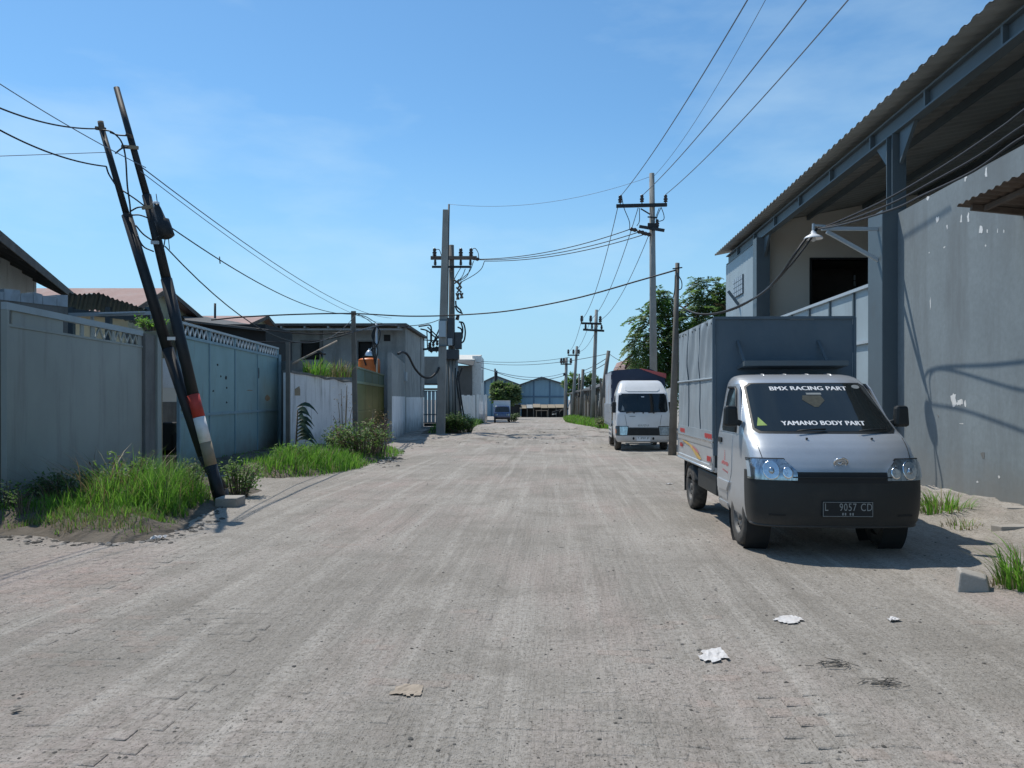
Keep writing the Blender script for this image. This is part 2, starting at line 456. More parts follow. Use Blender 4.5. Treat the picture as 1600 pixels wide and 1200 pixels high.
def dustmat(name, tint=(1, 1, 1), rubble=0.0):
    "dry dusty road dirt: patches, tyre streaks along the road, grit"
    m = bpy.data.materials.new(name)
    m.use_nodes = True
    n, l = m.node_tree.nodes, m.node_tree.links
    b = n['Principled BSDF']
    b.inputs['Roughness'].default_value = 0.95
    b.inputs['Specular IOR Level'].default_value = 0.15
    g = n.new('ShaderNodeNewGeometry')
    rot = n.new('ShaderNodeMapping')
    rot.inputs['Rotation'].default_value = (0, 0, R(3.4))
    l.new(g.outputs['Position'], rot.inputs['Vector'])
    def mapping(sc):
        q = n.new('ShaderNodeMapping')
        q.inputs['Scale'].default_value = sc
        l.new(rot.outputs['Vector'], q.inputs['Vector'])
        return q.outputs['Vector']
    def nz(scale, sc=(1, 1, 1), det=6, ro=0.6):
        q = n.new('ShaderNodeTexNoise')
        q.inputs['Scale'].default_value = scale; q.inputs['Detail'].default_value = det; q.inputs['Roughness'].default_value = ro
        l.new(mapping(sc), q.inputs['Vector'])
        return q.outputs['Fac']
    def rng(src, a, b_, c, d):
        q = n.new('ShaderNodeMapRange')
        for k, x in zip(('From Min', 'From Max', 'To Min', 'To Max'), (a, b_, c, d)):
            q.inputs[k].default_value = x
        l.new(src, q.inputs['Value'])
        return q.outputs['Result']
    def mixc(fac, A, B):
        q = n.new('ShaderNodeMix'); q.data_type = 'RGBA'
        l.new(fac, q.inputs['Factor'])
        for k, x in (('A', A), ('B', B)):
            if isinstance(x, tuple): q.inputs[k].default_value = (*x, 1)
            else: l.new(x, q.inputs[k])
        return q.outputs['Result']
    def T(c): return tuple(a * t * k for a, t, k in zip(c, tint, (1.075, 1.047, 1.0)))
    c = mixc(rng(nz(0.35), 0.38, 0.62, 0, 1), T((0.27, 0.255, 0.235)), T((0.375, 0.355, 0.332)))
    c = mixc(rng(nz(0.55, (1, .5, 1), 5), 0.48, 0.66, 0, 0.8), c, T((0.385, 0.325, 0.305)))
    c = mixc(rng(nz(1.0, (4.2, 0.14, 1), 5, 0.62), 0.50, 0.66, 0, 0.8), c, T((0.43, 0.41, 0.385)))
    c = mixc(rng(nz(1.0, (7.0, 0.22, 1), 6, 0.68), 0.52, 0.70, 0, 0.5), c, T((0.215, 0.20, 0.18)))
    c = mixc(rng(nz(1.6, (1, 1, 1), 7, 0.65), 0.50, 0.68, 0, 0.6), c, T((0.225, 0.21, 0.19)))
    c = mixc(rng(nz(28, (1, 1, 1), 4, 0.7), 0.46, 0.68, 0, 0.7), c, T((0.185, 0.172, 0.152)))
    c = mixc(rng(nz(75, (1, 1, 1), 2, 0.6), 0.585, 0.67, 0, 0.85), c, T((0.11, 0.105, 0.092)))
    c = mixc(rng(nz(60, (1, 1, 1), 2, 0.6), 0.66, 0.73, 0, 0.6), c, T((0.46, 0.44, 0.41)))
    # damp churned mud across the rough stretch further down the road
    sp = n.new('ShaderNodeSeparateXYZ')
    l.new(g.outputs['Position'], sp.inputs['Vector'])
    def mul(a, b_):
        q = n.new('ShaderNodeMath'); q.operation = 'MULTIPLY'
        l.new(a, q.inputs[0]); l.new(b_, q.inputs[1])
        return q.outputs['Value']
    win = mul(rng(sp.outputs['Y'], 26, 33, 0, 1), rng(sp.outputs['Y'], 44, 58, 1, 0))
    c = mixc(mul(win, rng(nz(0.9, (1, 1.3, 1), 8, 0.72), 0.50, 0.60, 0, 0.75)), c, T((0.135, 0.125, 0.11)))
    c = mixc(mul(win, rng(nz(2.1, (1, 1.6, 1), 7, 0.72), 0.55, 0.66, 0, 0.7)), c, T((0.44, 0.425, 0.40)))
    l.new(c, b.inputs['Base Color'])
    def bump(h, st, dist, prev=None):
        q = n.new('ShaderNodeBump')
        q.inputs['Strength'].default_value = st; q.inputs['Distance'].default_value = dist
        l.new(h, q.inputs['Height'])
        if prev: l.new(prev, q.inputs['Normal'])
        return q.outputs['Normal']
    x = bump(nz(1.0, (9, 0.35, 1), 7, 0.7), 0.75, 0.03)
    x = bump(nz(9, (1, 1, 1), 6, 0.7), 0.8, 0.025, x)
    x = bump(nz(55, (1, 1, 1), 4, 0.7), 0.9, 0.012, x)
    l.new(x, b.inputs['Normal'])
    return m
M['dust'] = dustmat('dust')
M['dust_pink'] = dustmat('dust_pink', (1.04, 0.995, 0.985))
M['dust_pale'] = dustmat('dust_pale', (1.06, 1.06, 1.06))
M['slab'] = mat('slab', (0.36, 0.335, 0.30), 0.92, 0, 0.2, 2.5, 0.4, 30, (0.24, 0.215, 0.185), 0.7, (1, 1, 1), 1.5, (0.45, 0.65), fine=.12)

# ------------------------------------------------------------------ ground and road
def sstep(a, b, x):
    t = min(1.0, max(0.0, (x - a) / (b - a)))
    return t * t * (3 - 2 * t)

def hroad(x, y):
    a = x - 0.06 * y
    h = gz(y)
    h += 0.022 * noise.noise((a * 1.5, y * 0.10, 0.3)) + 0.016 * noise.noise((x * 0.6, y * 0.6, 4.1)) + 0.006 * noise.noise((a * 5.0, y * 0.5, 7.7))
    rub = sstep(24, 31, y) * (1 - sstep(46, 58, y))
    if rub > 0:
        h += rub * (0.085 * noise.noise((x * 0.9, y * 1.3, 1.7)) + 0.05 * noise.noise((x * 2.6, y * 3.0, 2.7)))
    h += 0.13 * sstep(4.35, 5.3, a) * (1 - sstep(17, 22, y)) + 0.055 * sstep(4.0, 4.6, a) * noise.noise((x * 5.2, y * 4.2, 19.0)) * (1 - sstep(17, 22, y)) + 0.05 * sstep(4.0, 4.6, a) * noise.noise((x * 2.2, y * 2.2, 9.0)) * (1 - sstep(17, 22, y))
    return h

gm = MB()
ys = [-400, -50, 0, 8, 11, 14, 18, 24, 30, 40, 60, 90, 150, 400, 1500]
gv = [(x, y, gz(y) - 0.35) for y in ys for x in (-900, -60, 60, 900)]
gm.add(gv, [(i * 4 + j, i * 4 + j + 1, i * 4 + j + 5, i * 4 + j + 4) for i in range(len(ys) - 1) for j in range(3)])
struct(gm, 'ground', M['dust'])

rows = [-8, -5, -3, -1.5, 0, 1.0, 1.8]
y = 2.2
while y < 135:
    rows.append(y)
    y += 0.035 + 0.0105 * y
cols = [-20, -17, -14.5, -12.5, -11]
x = -10.0
while x < 7.6:
    cols.append(x)
    x += 0.115
cols += [8.2, 9.5, 11.5, 14, 17]
rv = [(LX(c, max(y, 0)), y, hroad(LX(c, max(y, 0)), y)) for y in rows for c in cols]
nc = len(cols)
rm = MB()
rm.add(rv, [(i * nc + j, i * nc + j + 1, (i + 1) * nc + j + 1, (i + 1) * nc + j) for i in range(len(rows) - 1) for j in range(nc - 1)], 0, True)
road = struct(rm, 'road', M['dust'])

# pavers that show through the dust in front
pm_ = MB()
c_, w_, t_ = 0.008, 0.1025, 0.051
pm_.add([(-w_, -t_, -.02), (w_, -t_, -.02), (w_, t_, -.02), (-w_, t_, -.02), (-w_, -t_, -.004), (w_, -t_, -.004), (w_, t_, -.004), (-w_, t_, -.004),
         (-w_ + c_, -t_ + c_, 0), (w_ - c_, -t_ + c_, 0), (w_ - c_, t_ - c_, 0), (-w_ + c_, t_ - c_, 0)],
        [(8, 9, 10, 11)] + [(a, (a + 1) % 4, 4 + (a + 1) % 4, 4 + a) for a in range(4)] + [(4 + a, 4 + (a + 1) % 4, 8 + (a + 1) % 4, 8 + a) for a in range(4)])
protos = []
for k in ('dust', 'dust_pink', 'dust_pale'):
    o = pm_.build('paver', M[k], road)
    protos.append(o)
cand = []
prng = random.Random(3)
for j in range(0, 46):
    for i in range(-30, 34):
        u = (i + (0.5 if j % 2 else 0)) * 0.216
        v = 2.55 + j * 0.1115
        px, py = u + 0.06 * v + 0.0, v - 0.06 * u
        if abs(px) > 0.70 * py + 0.2 or py < 2.35:
            continue
        q = noise.noise((px * 0.55, py * 0.55, 12.0)) + 0.5 * noise.noise((px * 1.7, py * 1.7, 2.0)) - 0.02 - 0.13 * px - 0.10 * (py - 3.6) + prng.uniform(-.25, .25)
        if q < 0:
            continue
        z = hroad(px, py) + 0.0006 + min(0.0022, 0.004 * q) + prng.uniform(-.0009, .0009)
        pk = noise.noise((px * 0.7, py * 0.7, 33.0)) + prng.uniform(-.35, .35)
        cand.append((math.hypot(px, py), px, py, z, 1 if pk > 0.28 else (2 if pk < -0.3 else 0), prng.uniform(-.004, .004)))
cand.sort()
rest = MB()
used = [False] * 3
for k, (d, px, py, z, kind, tw) in enumerate(cand):
    if k < 300:
        o = protos[kind]
        if used[kind]:
            o = o.copy(); COL.objects.link(o); o.parent = road
        used[kind] = True
        o.location = (px, py, z)
        o.rotation_euler = (tw, tw * 0.7, -0.06 + tw)
    else:
        cs, sn = math.cos(-0.06 + tw), math.sin(-0.06 + tw)
        rest.add([(px + cs * a - sn * b, py + sn * a + cs * b, z + e) for a, b, e in pm_.v], pm_.f, kind)
for kind in range(3):
    if not used[kind]:
        protos[kind].location = (0, 3, hroad(0, 3) - 0.005)
tag(rest.build('pavers', [M['dust'], M['dust_pink'], M['dust_pale']], road), kind='stuff')

# verges: low mounds of soil on the left and the trodden bank on the right
def inpoly(p, poly):
    ins = False
    for i in range(len(poly)):
        a, b = poly[i], poly[i - 1]
        if (a[1] > p[1]) != (b[1] > p[1]) and p[0] < (b[0] - a[0]) * (p[1] - a[1]) / (b[1] - a[1]) + a[0]:
            ins = not ins
    return ins
def edged(p, poly):
    d = 1e9
    for i in range(len(poly)):
        a, b = Vector(poly[i]), Vector(poly[i - 1])
        ab = b - a
        t = max(0, min(1, (Vector(p) - a).dot(ab) / ab.length_squared))
        d = min(d, (Vector(p) - a - ab * t).length)
    return d if inpoly(p, poly) else -d
VERGE_A = [(-10, 8.6), (-6.0, 8.35), (-5.2, 8.1), (-4.6, 7.75), (-3.9, 7.65), (-3.55, 7.95), (-3.62, 8.8), (-3.85, 9.8), (-3.95, 10.9), (-3.95, 12.4), (-4.6, 13.6), (-6.6, 14.0), (-10, 13)]
VERGE_B = [(-5.3, 14.8), (-4.4, 14.6), (-3.75, 15.3), (-3.4, 16.8), (-3.25, 19.0), (-3.05, 21.0), (-3.3, 23.5), (-4.0, 26), (-5.5, 27), (-8, 25), (-7.6, 17)]
VERGE_C = [(-4.6, 38.6), (-3.4, 38.2), (-2.95, 41), (-2.6, 50), (-2.3, 66), (-3.6, 67), (-5.0, 46)]
VERGE_D = [(LX(3.0, 47), 47), (LX(2.3, 53), 53), (LX(1.5, 60), 60), (LX(0.7, 70), 70), (LX(0.6, 86), 86), (LX(3.6, 88), 88), (LX(5.2, 46), 46)]
def hverge(x, y, poly):
    d = edged((x, y), poly) + 0.18 * noise.noise((x * 2, y * 2, 5.5))
    t = sstep(-0.1, 0.7, d)
    return hroad(x, y) - 0.035 + 0.19 * t + (0.06 * noise.noise((x * 3.1, y * 3.1, .5)) + 0.03 * noise.noise((x * 8, y * 8, 1.5))) * sstep(0, .4, d)
def verge(poly, step):
    x0, x1 = min(p[0] for p in poly) - .2, max(p[0] for p in poly) + .2
    y0, y1 = min(p[1] for p in poly) - .2, max(p[1] for p in poly) + .2
    nx, ny = int((x1 - x0) / step), int((y1 - y0) / step)
    mb = MB()
    mb.grid(lambda u, v: (x0 + u * (x1 - x0), y0 + v * (y1 - y0), hverge(x0 + u * (x1 - x0), y0 + v * (y1 - y0), poly)), nx, ny)
    struct(mb, 'verge', M['soil'])
verge(VERGE_A, 0.07)
verge(VERGE_B, 0.1)
verge(VERGE_C, 0.25)
verge(VERGE_D, 0.4)

# ------------------------------------------------------------------ right: the big grey building
AW = 5.75
def onL(a, px):
    return a / ((px - 800) / F - 0.06)
def RW(a, Y, z):
    return Vector((LX(a, Y), Y, z))
Yc = onL(AW, 1395)
wt = thing('boundary_wall', 'tall grey rendered wall with flaked white patches behind the silver pickup', 'wall', RW(AW, 8, 0))
mb = MB()
def wallbox(mb, a0, a1, Y0, Y1, z0, z1, m=0):
    mb.hexa([RW(a0, Y0, z0), RW(a1, Y0, z0), RW(a1, Y1, z0), RW(a0, Y1, z0)], [RW(a0, Y0, z1), RW(a1, Y0, z1), RW(a1, Y1, z1), RW(a0, Y1, z1)], m)
wallbox(mb, AW, AW + .22, 1.5, Yc - .19, -.2, 4.60)
mb.build('wall', M['wallgray'], wt)
# gate column at its end
mb = MB()
wallbox(mb, AW - .26, AW + .12, Yc - .187, Yc + .42, -.2, 4.66)
mb.build('column', M['steel'], wt, bevel=.012)
# peeled paint
crng = random.Random(5)
def chip(px, py, w, h, n=9, m='white', name='paint_chip', seed=0):
    Y = onL(AW, px)
    s = Y / F
    c = RW(AW - .003, Y, CAMH - (py - HOR) * s)
    rg = random.Random(seed + int(px * 7 + py))
    d = Vector((0.06, 1, 0)).normalized()
    k = 1.0 / ((px - 800) / F - 0.06) / F * AW / ((px - 800) / F - 0.06)   # metres along the wall per pixel
    pts = []
    for i in range(n):
        a = 2 * math.pi * i / n
        r = rg.uniform(.35, 1.0)
        pts.append(c + d * (-math.cos(a) * r * w * k / 2) + Vector((0, 0, math.sin(a) * r * h * s / 2)))
    q = MB()
    q.prism(pts, (0.005, 0, 0))
    q.build(name, M[m], wt)
for a in [(1541, 268, 5, 28), (1509, 278, 5, 13), (1450, 310, 5, 9), (1465, 343, 6, 15), (1502, 343, 4, 18), (1513, 340, 5, 20), (1480, 354, 4, 14), (1533, 360, 7, 20),
          (1543, 362, 3, 10), (1559, 361, 2, 9), (1569, 362, 2, 9), (1476, 386, 4, 4), (1540, 384, 3, 4), (1452, 395, 2, 3), (1454, 474, 2, 26), (1561, 745, 4, 6), (1503, 662, 9, 2), (1527, 753, 5, 5)]:
    chip(*a)
chip(1490, 622, 12, 30, 11, seed=3)
chip(1500, 629, 15, 17, 13, seed=4)
chip(1508, 632, 5, 16, 9, seed=9)
chip(1536, 712, 9, 16, 7, 'darkconc', seed=2)
chip(1466, 650, 3, 7, 7, 'darkconc', seed=2)

# the open hall behind: columns, eave beam, roof, end walls
EAVE_A, EAVE_Z, BEAM0, BEAM1 = 5.42, 6.40, 6.00, 6.31
YF, YN = 26.6, -7.0
hall = thing('warehouse_hall', 'large open warehouse hall with corrugated eave, steel beam and beige end wall', 'warehouse', RW(AW, 20, 0))
slope = math.tan(R(11))
def roofz(a):
    return EAVE_Z + (a - EAVE_A) * slope
mb = MB()
nrib = int((YF - YN) / 0.075)
prof = [0.0, 0.0, 0.032, 0.032]
vs = []
for i in range(nrib + 1):
    Y = YN + i * 0.075 + (0.012 if i % 2 else 0)
    zz = prof[i % 4]
    for a in (EAVE_A, 9.0, 15.0):
        vs.append(RW(a, Y, roofz(a) + zz))
mb.add(vs, [(i * 3 + j, i * 3 + j + 1, i * 3 + j + 4, i * 3 + j + 3) for i in range(nrib) for j in range(2)])
b0 = len(mb.v)
mb.add([(p[0], p[1], p[2] + .02) for p in vs], [(i * 3 + j + 3, i * 3 + j + 4, i * 3 + j + 1, i * 3 + j) for i in range(nrib) for j in range(2)])
mb.build('roof', M['roofmetal'], hall)
mb = MB()
for a in (7.2, 8.8, 10.4, 12.0, 13.6):
    mb.bar(RW(a, YN, roofz(a) - .08), RW(a, YF - .1, roofz(a) - .08), .07, .14)
for a in (6.1,):
    mb.bar(RW(a, YN, roofz(a) - .05), RW(a, YF - .1, roofz(a) - .05), .05, .08)
mb.build('purlin', M['steel'], hall)
# eave beam of I section with stiffeners
mb = MB()
wallbox(mb, AW + .06, AW + .08, YN, 26.2, BEAM0 + .03, BEAM1 - .03)
wallbox(mb, AW - .02, AW + .16, YN, 26.2, BEAM0, BEAM0 + .03)
wallbox(mb, AW - .02, AW + .16, YN, 26.2, BEAM1 - .03, BEAM1)
mb.build('beam', M['steel'], hall)
for Y in [1.5 + 2.1 * k for k in range(12)]:
    mb = MB()
    wallbox(mb, AW - .018, AW + .058, Y, Y + .05, BEAM0 + .032, BEAM1 - .032)
    mb.build('stiffener', M['steel'], hall)
Y1 = onL(AW, 1188)
for Y, nm in ((Y1, 'hall_column'), (Yc + .05, 'hall_column')):
    mb = MB()
    if Y > 18:
        wallbox(mb, AW - .16, AW + .22, Y - .2, Y + .2, -.4, BEAM0 - .002)
    else:
        wallbox(mb, AW - .04, AW + .20, Y - .12, Y - .10, 4.66, BEAM0 - .002)
        wallbox(mb, AW - .04, AW + .20, Y + .10, Y + .12, 4.66, BEAM0 - .002)
        wallbox(mb, AW + .06, AW + .09, Y - .10, Y + .10, 4.66, BEAM0 - .002)
    c = mb.build(nm, M['steel'], hall)
    for sg in (-1, 1):   # haunch brackets under the beam
        k = MB()
        pts = [RW(AW + .05, Y + sg * .203, BEAM0 - .004), RW(AW + .05, Y + sg * .75, BEAM0 - .004), RW(AW + .05, Y + sg * .203, BEAM0 - .55)]
        k.prism(pts if sg > 0 else pts[::-1], (.06, 0, 0))
        k.build('haunch', M['steel'], c)
# short lit wall at the far end with a glass-block window
mb = MB()
wallbox(mb, AW, AW + .2, Y1 + .204, 26.3, -.5, BEAM0 - .002)
wallbox(mb, AW + .2, AW + 9, 26.0, 26.3, -.5, roofz(AW) + .1)
mb.build('wall', M['gate_light'], hall)
ya, yb = onL(AW, 1162), onL(AW, 1147)
f = MB()
wallbox(f, AW - .03, AW - .002, ya, yb, 4.72, 5.32)
fr = f.build('window', M['steel'], hall)
for i in range(5):
    for j in range(4):
        q = MB()
        u0, u1 = ya + (yb - ya) * (i + .08) / 5, ya + (yb - ya) * (i + .92) / 5
        wallbox(q, AW - .045, AW - .031, u0, u1, 4.72 + .6 * (j + .08) / 4, 4.72 + .6 * (j + .92) / 4)
        q.build('glass_block', M['tileblue'], fr)
# end wall inside, facing the camera, with a dark opening
YE = Y1 + .3
def XE(px, Y): return (px - 800) / F * Y
def ZE(py, Y): return CAMH - (py - HOR) / F * Y
ox0, ox1, oz0, oz1 = XE(1268, YE), XE(1372, YE), 3.2, ZE(406, YE)
mb = MB()
xw0, xw1 = LX(AW + .23, YE), LX(15, YE)
def ztop(X): return roofz(X - .06 * YE) - .02
def wedge(x0, x1, z0):
    mb.prism([(x0, YE, z0), (x1, YE, z0), (x1, YE, ztop(x1)), (x0, YE, ztop(x0))], (0, .18, 0))
wedge(xw0, ox0, -.5)
wedge(ox0, ox1, oz1)
mb.box(ox0, ox1, YE, YE + .18, -.5, oz0)
wedge(ox1, xw1, -.5)
mb.build('end_wall', M['beige'], hall)
mb = MB()
mb.box(ox0 - .06, ox0, YE - .03, YE + .2, oz0, oz1 + .06)
mb.box(ox1, ox1 + .06, YE - .03, YE + .2, oz0, oz1 + .06)
mb.box(ox0, ox1, YE - .03, YE + .2, oz1, oz1 + .06)
mb.build('opening_frame', M['dark'], hall)
mb = MB()
mb.box(ox0 - .4, ox1 + .4, YE + 2.4, YE + 2.5, 2.5, 6.0)
mb.box(ox0 - .4, ox1 + .4, YE + .2, YE + 2.4, oz1 + .12, oz1 + .2)
mb.box(ox0 - .5, ox0 - .4, YE + .2, YE + 2.5, 2.5, 6.0)
mb.box(ox1 + .4, ox1 + .5, YE + .2, YE + 2.5, 2.5, 6.0)
mb.build('inner_room', M['roofdark'], hall)
wi = MB()
Yi = YE + 2.36
wi.box(XE(1333, Yi), XE(1364, Yi), Yi, Yi + .03, ZE(448, Yi), ZE(429, Yi))
wf = wi.build('window', M['dark'], hall)
for i in range(3):
    for j in range(2):
        q = MB()
        x0, x1, z0, z1 = XE(1333, Yi), XE(1364, Yi), ZE(448, Yi), ZE(429, Yi)
        q.box(x0 + (x1 - x0) * (i + .06) / 3, x0 + (x1 - x0) * (i + .94) / 3, Yi - .015, Yi - .002, z0 + (z1 - z0) * (j + .06) / 2, z0 + (z1 - z0) * (j + .94) / 2)
        q.build('pane', M['tileblue'], wf)
mb = MB()
wallbox(mb, 15.0, 15.2, YN, 26.3, -.5, roofz(15) - .1)
mb.box(LX(AW + .3, 0), LX(15, 0), YN, YN + .2, -.5, 8.0)
mb.build('rear_wall', M['beige'], hall)
mb = MB()
mb.bar(P(1138, 455, 24.5), P(1172, 500, 24.3), .09, .09)
mb.build('brace', M['steel'], hall)

# sheet metal gate between the two columns
YG0, YG1 = Yc + .45, Y1 - .26
gt = thing('sheet_gate', 'pale blue grey sheet metal gate behind the tarpaulin box of the silver pickup', 'gate', RW(AW + .05, 16, 0))
npan = 6
pos = [Yc + .45 + (YG1 - YG0) * k / npan for k in range(npan + 1)]
for k in range(npan):
    q = MB(); wallbox(q, AW + .03, AW + .05, pos[k] + .03, pos[k + 1] - .03, 0, 3.52)
    q.build('panel', M['gate_light'], gt)
for k in range(npan + 1):
    q = MB(); wallbox(q, AW - .01, AW + .07, pos[k] - .03, pos[k] + .03, 0, 3.52)
    q.build('post', M['steel'], gt)
for z in (1.15, 2.52, 3.55):
    q = MB(); wallbox(q, AW - .03, AW + .028, YG0, YG1, z - .03, z + .03)
    q.build('rail', M['steel_light'], gt)

# small lean-to awning of rusty sheet on the wall
aw = thing('sheet_awning', 'small rusty corrugated awning fixed high on the grey wall', 'awning', RW(5.3, 9, 3.7))
ya0, ya1 = 5.0, onL(4.95, 1495)
mb = MB()
n = int((ya1 - ya0) / .04)
vs = []
for i in range(n + 1):
    Y = ya0 + (ya1 - ya0) * i / n
    zz = .016 * math.sin(Y * 2 * math.pi / .16)
    e = .03 * noise.noise((Y * 3, 0, 0))
    vs += [RW(4.95 + e, Y, 3.86 + zz + .01 * noise.noise((Y * 1.5, 2, 2))), RW(AW - .01, Y, 3.80 + zz)]
mb.add(vs, [(i * 2, i * 2 + 1, i * 2 + 3, i * 2 + 2) for i in range(n)])
mb.add([(p[0], p[1], p[2] - .006) for p in vs], [(i * 2 + 2, i * 2 + 3, i * 2 + 1, i * 2) for i in range(n)])
mb.build('roof_sheet', M['rusty'], aw)
mb = MB()
mb.bar(RW(5.05, ya1 - .15, 3.80), RW(AW, ya1 - .15, 3.73), .05, .07)
mb.bar(RW(5.2, ya0, 3.78), RW(5.2, ya1 - .2, 3.78), .05, .06)
mb.bar(RW(5.55, ya0, 3.70), RW(5.55, ya1 - .45, 3.70), .06, .16)
mb.build('frame', M['rusty'], aw)

# lamp arm and lamp at the gate column
YA = Yc
arm = thing('lamp_arm', 'steel lamp bracket with diagonal strut on the gate column', 'bracket', RW(AW - .1, YA, 4.2))
mb = MB()
mb.bar(P(1284, 357, YA), RW(AW - .10, YA, ZE(358, YA)), .05, .06)
mb.build('arm', M['steel_light'], arm)
mb = MB()
mb.bar(P(1292, 362, YA), RW(AW - .10, YA, ZE(414, YA)), .05, .06)
mb.build('strut', M['steel_light'], arm)
lp = thing('yard_lamp', 'white enamel dome lamp hanging from the steel bracket over the truck', 'lamp', P(1270, 372, YA))
mb = MB()
c = P(1271, 365, YA)
mb.lathe([(.025, .17), (.025, .03)], c, seg=10)
mb.build('stem', M['steel_light'], lp)
mb = MB()
mb.lathe([(.03, .05), (.045, .02), (.06, -.01), (.13, -.05), (.155, -.075), (.158, -.09), (.14, -.085), (.10, -.055), (0.0, -.04)], c, seg=20)
mb.build('lamp_shade', M['decal_white'], lp)
mb = MB()
mb.lathe([(0.0, -.14), (.03, -.13), (.04, -.10), (.03, -.06), (.02, -.045)], c, seg=12)
mb.build('bulb', M['paper'], lp)
mb = MB()
mb.bar(P(1271, 352, YA), P(1290, 353, YA), .03, .03)
mb.build('holder', M['steel_light'], lp)

# ------------------------------------------------------------------ left side: gates, walls, houses
class Wall:
    "a run in plan from A to B; u = metres along, o = metres towards the viewer's side, z = height"
    def __init__(s, A, B):
        s.A = Vector((A[0], A[1])); s.B = Vector((B[0], B[1]))
        s.L = (s.B - s.A).length
        s.d = (s.B - s.A) / s.L
        s.n = Vector((s.d.y, -s.d.x))
    def u(s, px):
        k = (px - 800) / F
        return (k * s.A.y - s.A.x) / (s.d.x - k * s.d.y)
    def Y(s, px):
        return (s.A + s.d * s.u(px)).y
    def z(s, px, py):
        return CAMH - (py - HOR) / F * s.Y(px)
    def p(s, u, o, z):
        q = s.A + s.d * u + s.n * o
        return Vector((q.x, q.y, z))
    def box(s, mb, u0, u1, o0, o1, z0, z1, m=0, z0b=None, z1b=None):
        z0b = z0 if z0b is None else z0b
        z1b = z1 if z1b is None else z1b
        mb.hexa([s.p(u0, o1, z0), s.p(u1, o1, z0b), s.p(u1, o0, z0b), s.p(u0, o0, z0)], [s.p(u0, o1, z1), s.p(u1, o1, z1b), s.p(u1, o0, z1b), s.p(u0, o0, z1)], m)
        return mb
def XY(px, Y):
    return ((px - 800) / F * Y, Y)

def one(W, name, m, parent, u0, u1, o0, o1, z0, z1, bevel=0):
    q = MB(); W.box(q, u0, u1, o0, o1, z0, z1)
    return q.build(name, M[m], parent, bevel=bevel)

# grey sliding gate, nearest on the left
W = Wall(XY(8, 9.5), XY(222, 13.6))
zt = 2.66
t = thing('sliding_gate', 'long plain grey sheet metal gate on the left with weeds in front', 'gate', W.p(0, 0, 0))
one(W, 'sheet', 'gatesheet', t, 0.06, W.L, -.03, 0, 0.05, 2.36)
one(W, 'top_rail', 'gate_light', t, 0, W.L, -.05, .02, zt - .09, zt)
one(W, 'lower_rail', 'gatesheet', t, 0.06, W.L, -.04, .012, 2.362, 2.395)
one(W, 'end_post', 'gatesheet', t, 0, .055, -.05, .02, 0, zt - .092)
def usol(a, b, o=-.025):
    one(W, 'band_panel', 'gatesheet', t, W.u(a), W.u(b), o, o + .02, 2.397, zt - .092)
usol(20, 99)
for a, b in ((127, 132), (143, 149), (176, 180), (216, 222)):
    usol(a, b)
def zigzag(W, parent, ua, ub, z0, z1, step, m, o=-.01):
    mb = MB()
    n = max(2, int((ub - ua) / step))
    for i in range(n):
        a, b = ua + (ub - ua) * i / n, ua + (ub - ua) * (i + .5) / n
        c = ua + (ub - ua) * (i + 1) / n
        mb.bar(W.p(a, o, z0), W.p(b, o, z1), .022, .03)
        mb.bar(W.p(b, o, z1), W.p(c, o, z0), .022, .03)
    return tag(mb.build('zigzag_lattice', M[m], parent), kind='stuff')
zigzag(W, t, W.u(149), W.u(176), 2.397, zt - .092, .22, 'gatesheet')
zigzag(W, t, W.u(180), W.u(216), 2.397, zt - .092, .20, 'gatesheet')
GATE1 = W
# pillar between the gates
W2 = Wall(W.p(W.L + .02, .05, 0)[:2], XY(254, 14.6))
t = thing('gate_pillar', 'rough grey gate pillar with a yellowish strip behind the two leaning poles', 'pillar', W2.p(0, 0, 0))
one(W2, 'core', 'darkconc', t, 0, W2.L * .55, -.35, 0, -.2, 2.62)
one(W2, 'guide_channel', 'gatesheet', t, W2.L * .56, W2.L * .8, -.2, .04, -.2, 2.7)
one(W2, 'strip', 'tan', t, W2.L * .81, W2.L, -.2, .0, -.2, 2.6)

# what shows beyond the gap between the gates
Wg = Wall(XY(235, 21), XY(300, 21))
t = thing('yard_wall', 'pale blue yard wall glimpsed in the gap beside the leaning poles', 'wall', Wg.p(0, 0, 0))
one(Wg, 'upper', 'whitewall', t, 0, Wg.L, -.2, 0, Wg.z(260, 606), Wg.z(260, 560))
one(Wg, 'lower', 'beige', t, 0, Wg.L, -.2, -.01, Wg.z(260, 628), Wg.z(260, 606) - .003)
one(Wg, 'base', 'darkconc', t, 0, Wg.L, -.2, 0, -.4, Wg.z(260, 628) - .003)
g = G(263, 742)
q = MB(); q.box(g.x - .17, g.x + .13, g.y, g.y + .3, g.z - .05, g.z + .33)
q.box(g.x - .18, g.x + .14, g.y - .01, g.y + .31, g.z + .333, g.z + .37)
solo(q, 'crate', M['brick_red'], 'pale brown crate standing in the gap between the two gates', 'crate', g, bevel=.008)
brg = random.Random(2)
for i, (px, py, s) in enumerate(((262, 660, .16), (274, 676, .13), (258, 700, .18))):
    c = P(px, py, 17)
    q = MB(); q.box(c.x - s, c.x + s, 17, 17.3, -.2, c.z)
    solo(q, 'rubbish_sack', M['dark'], ['tallest dark rubbish sack behind the gap between the gates', 'dark rubbish sack nearest the blue gate in the gap', 'lowest dark rubbish sack beside the grey gate pillar in the gap'][i], 'sack', c, group='dark sacks behind the gate gap', bevel=.05)

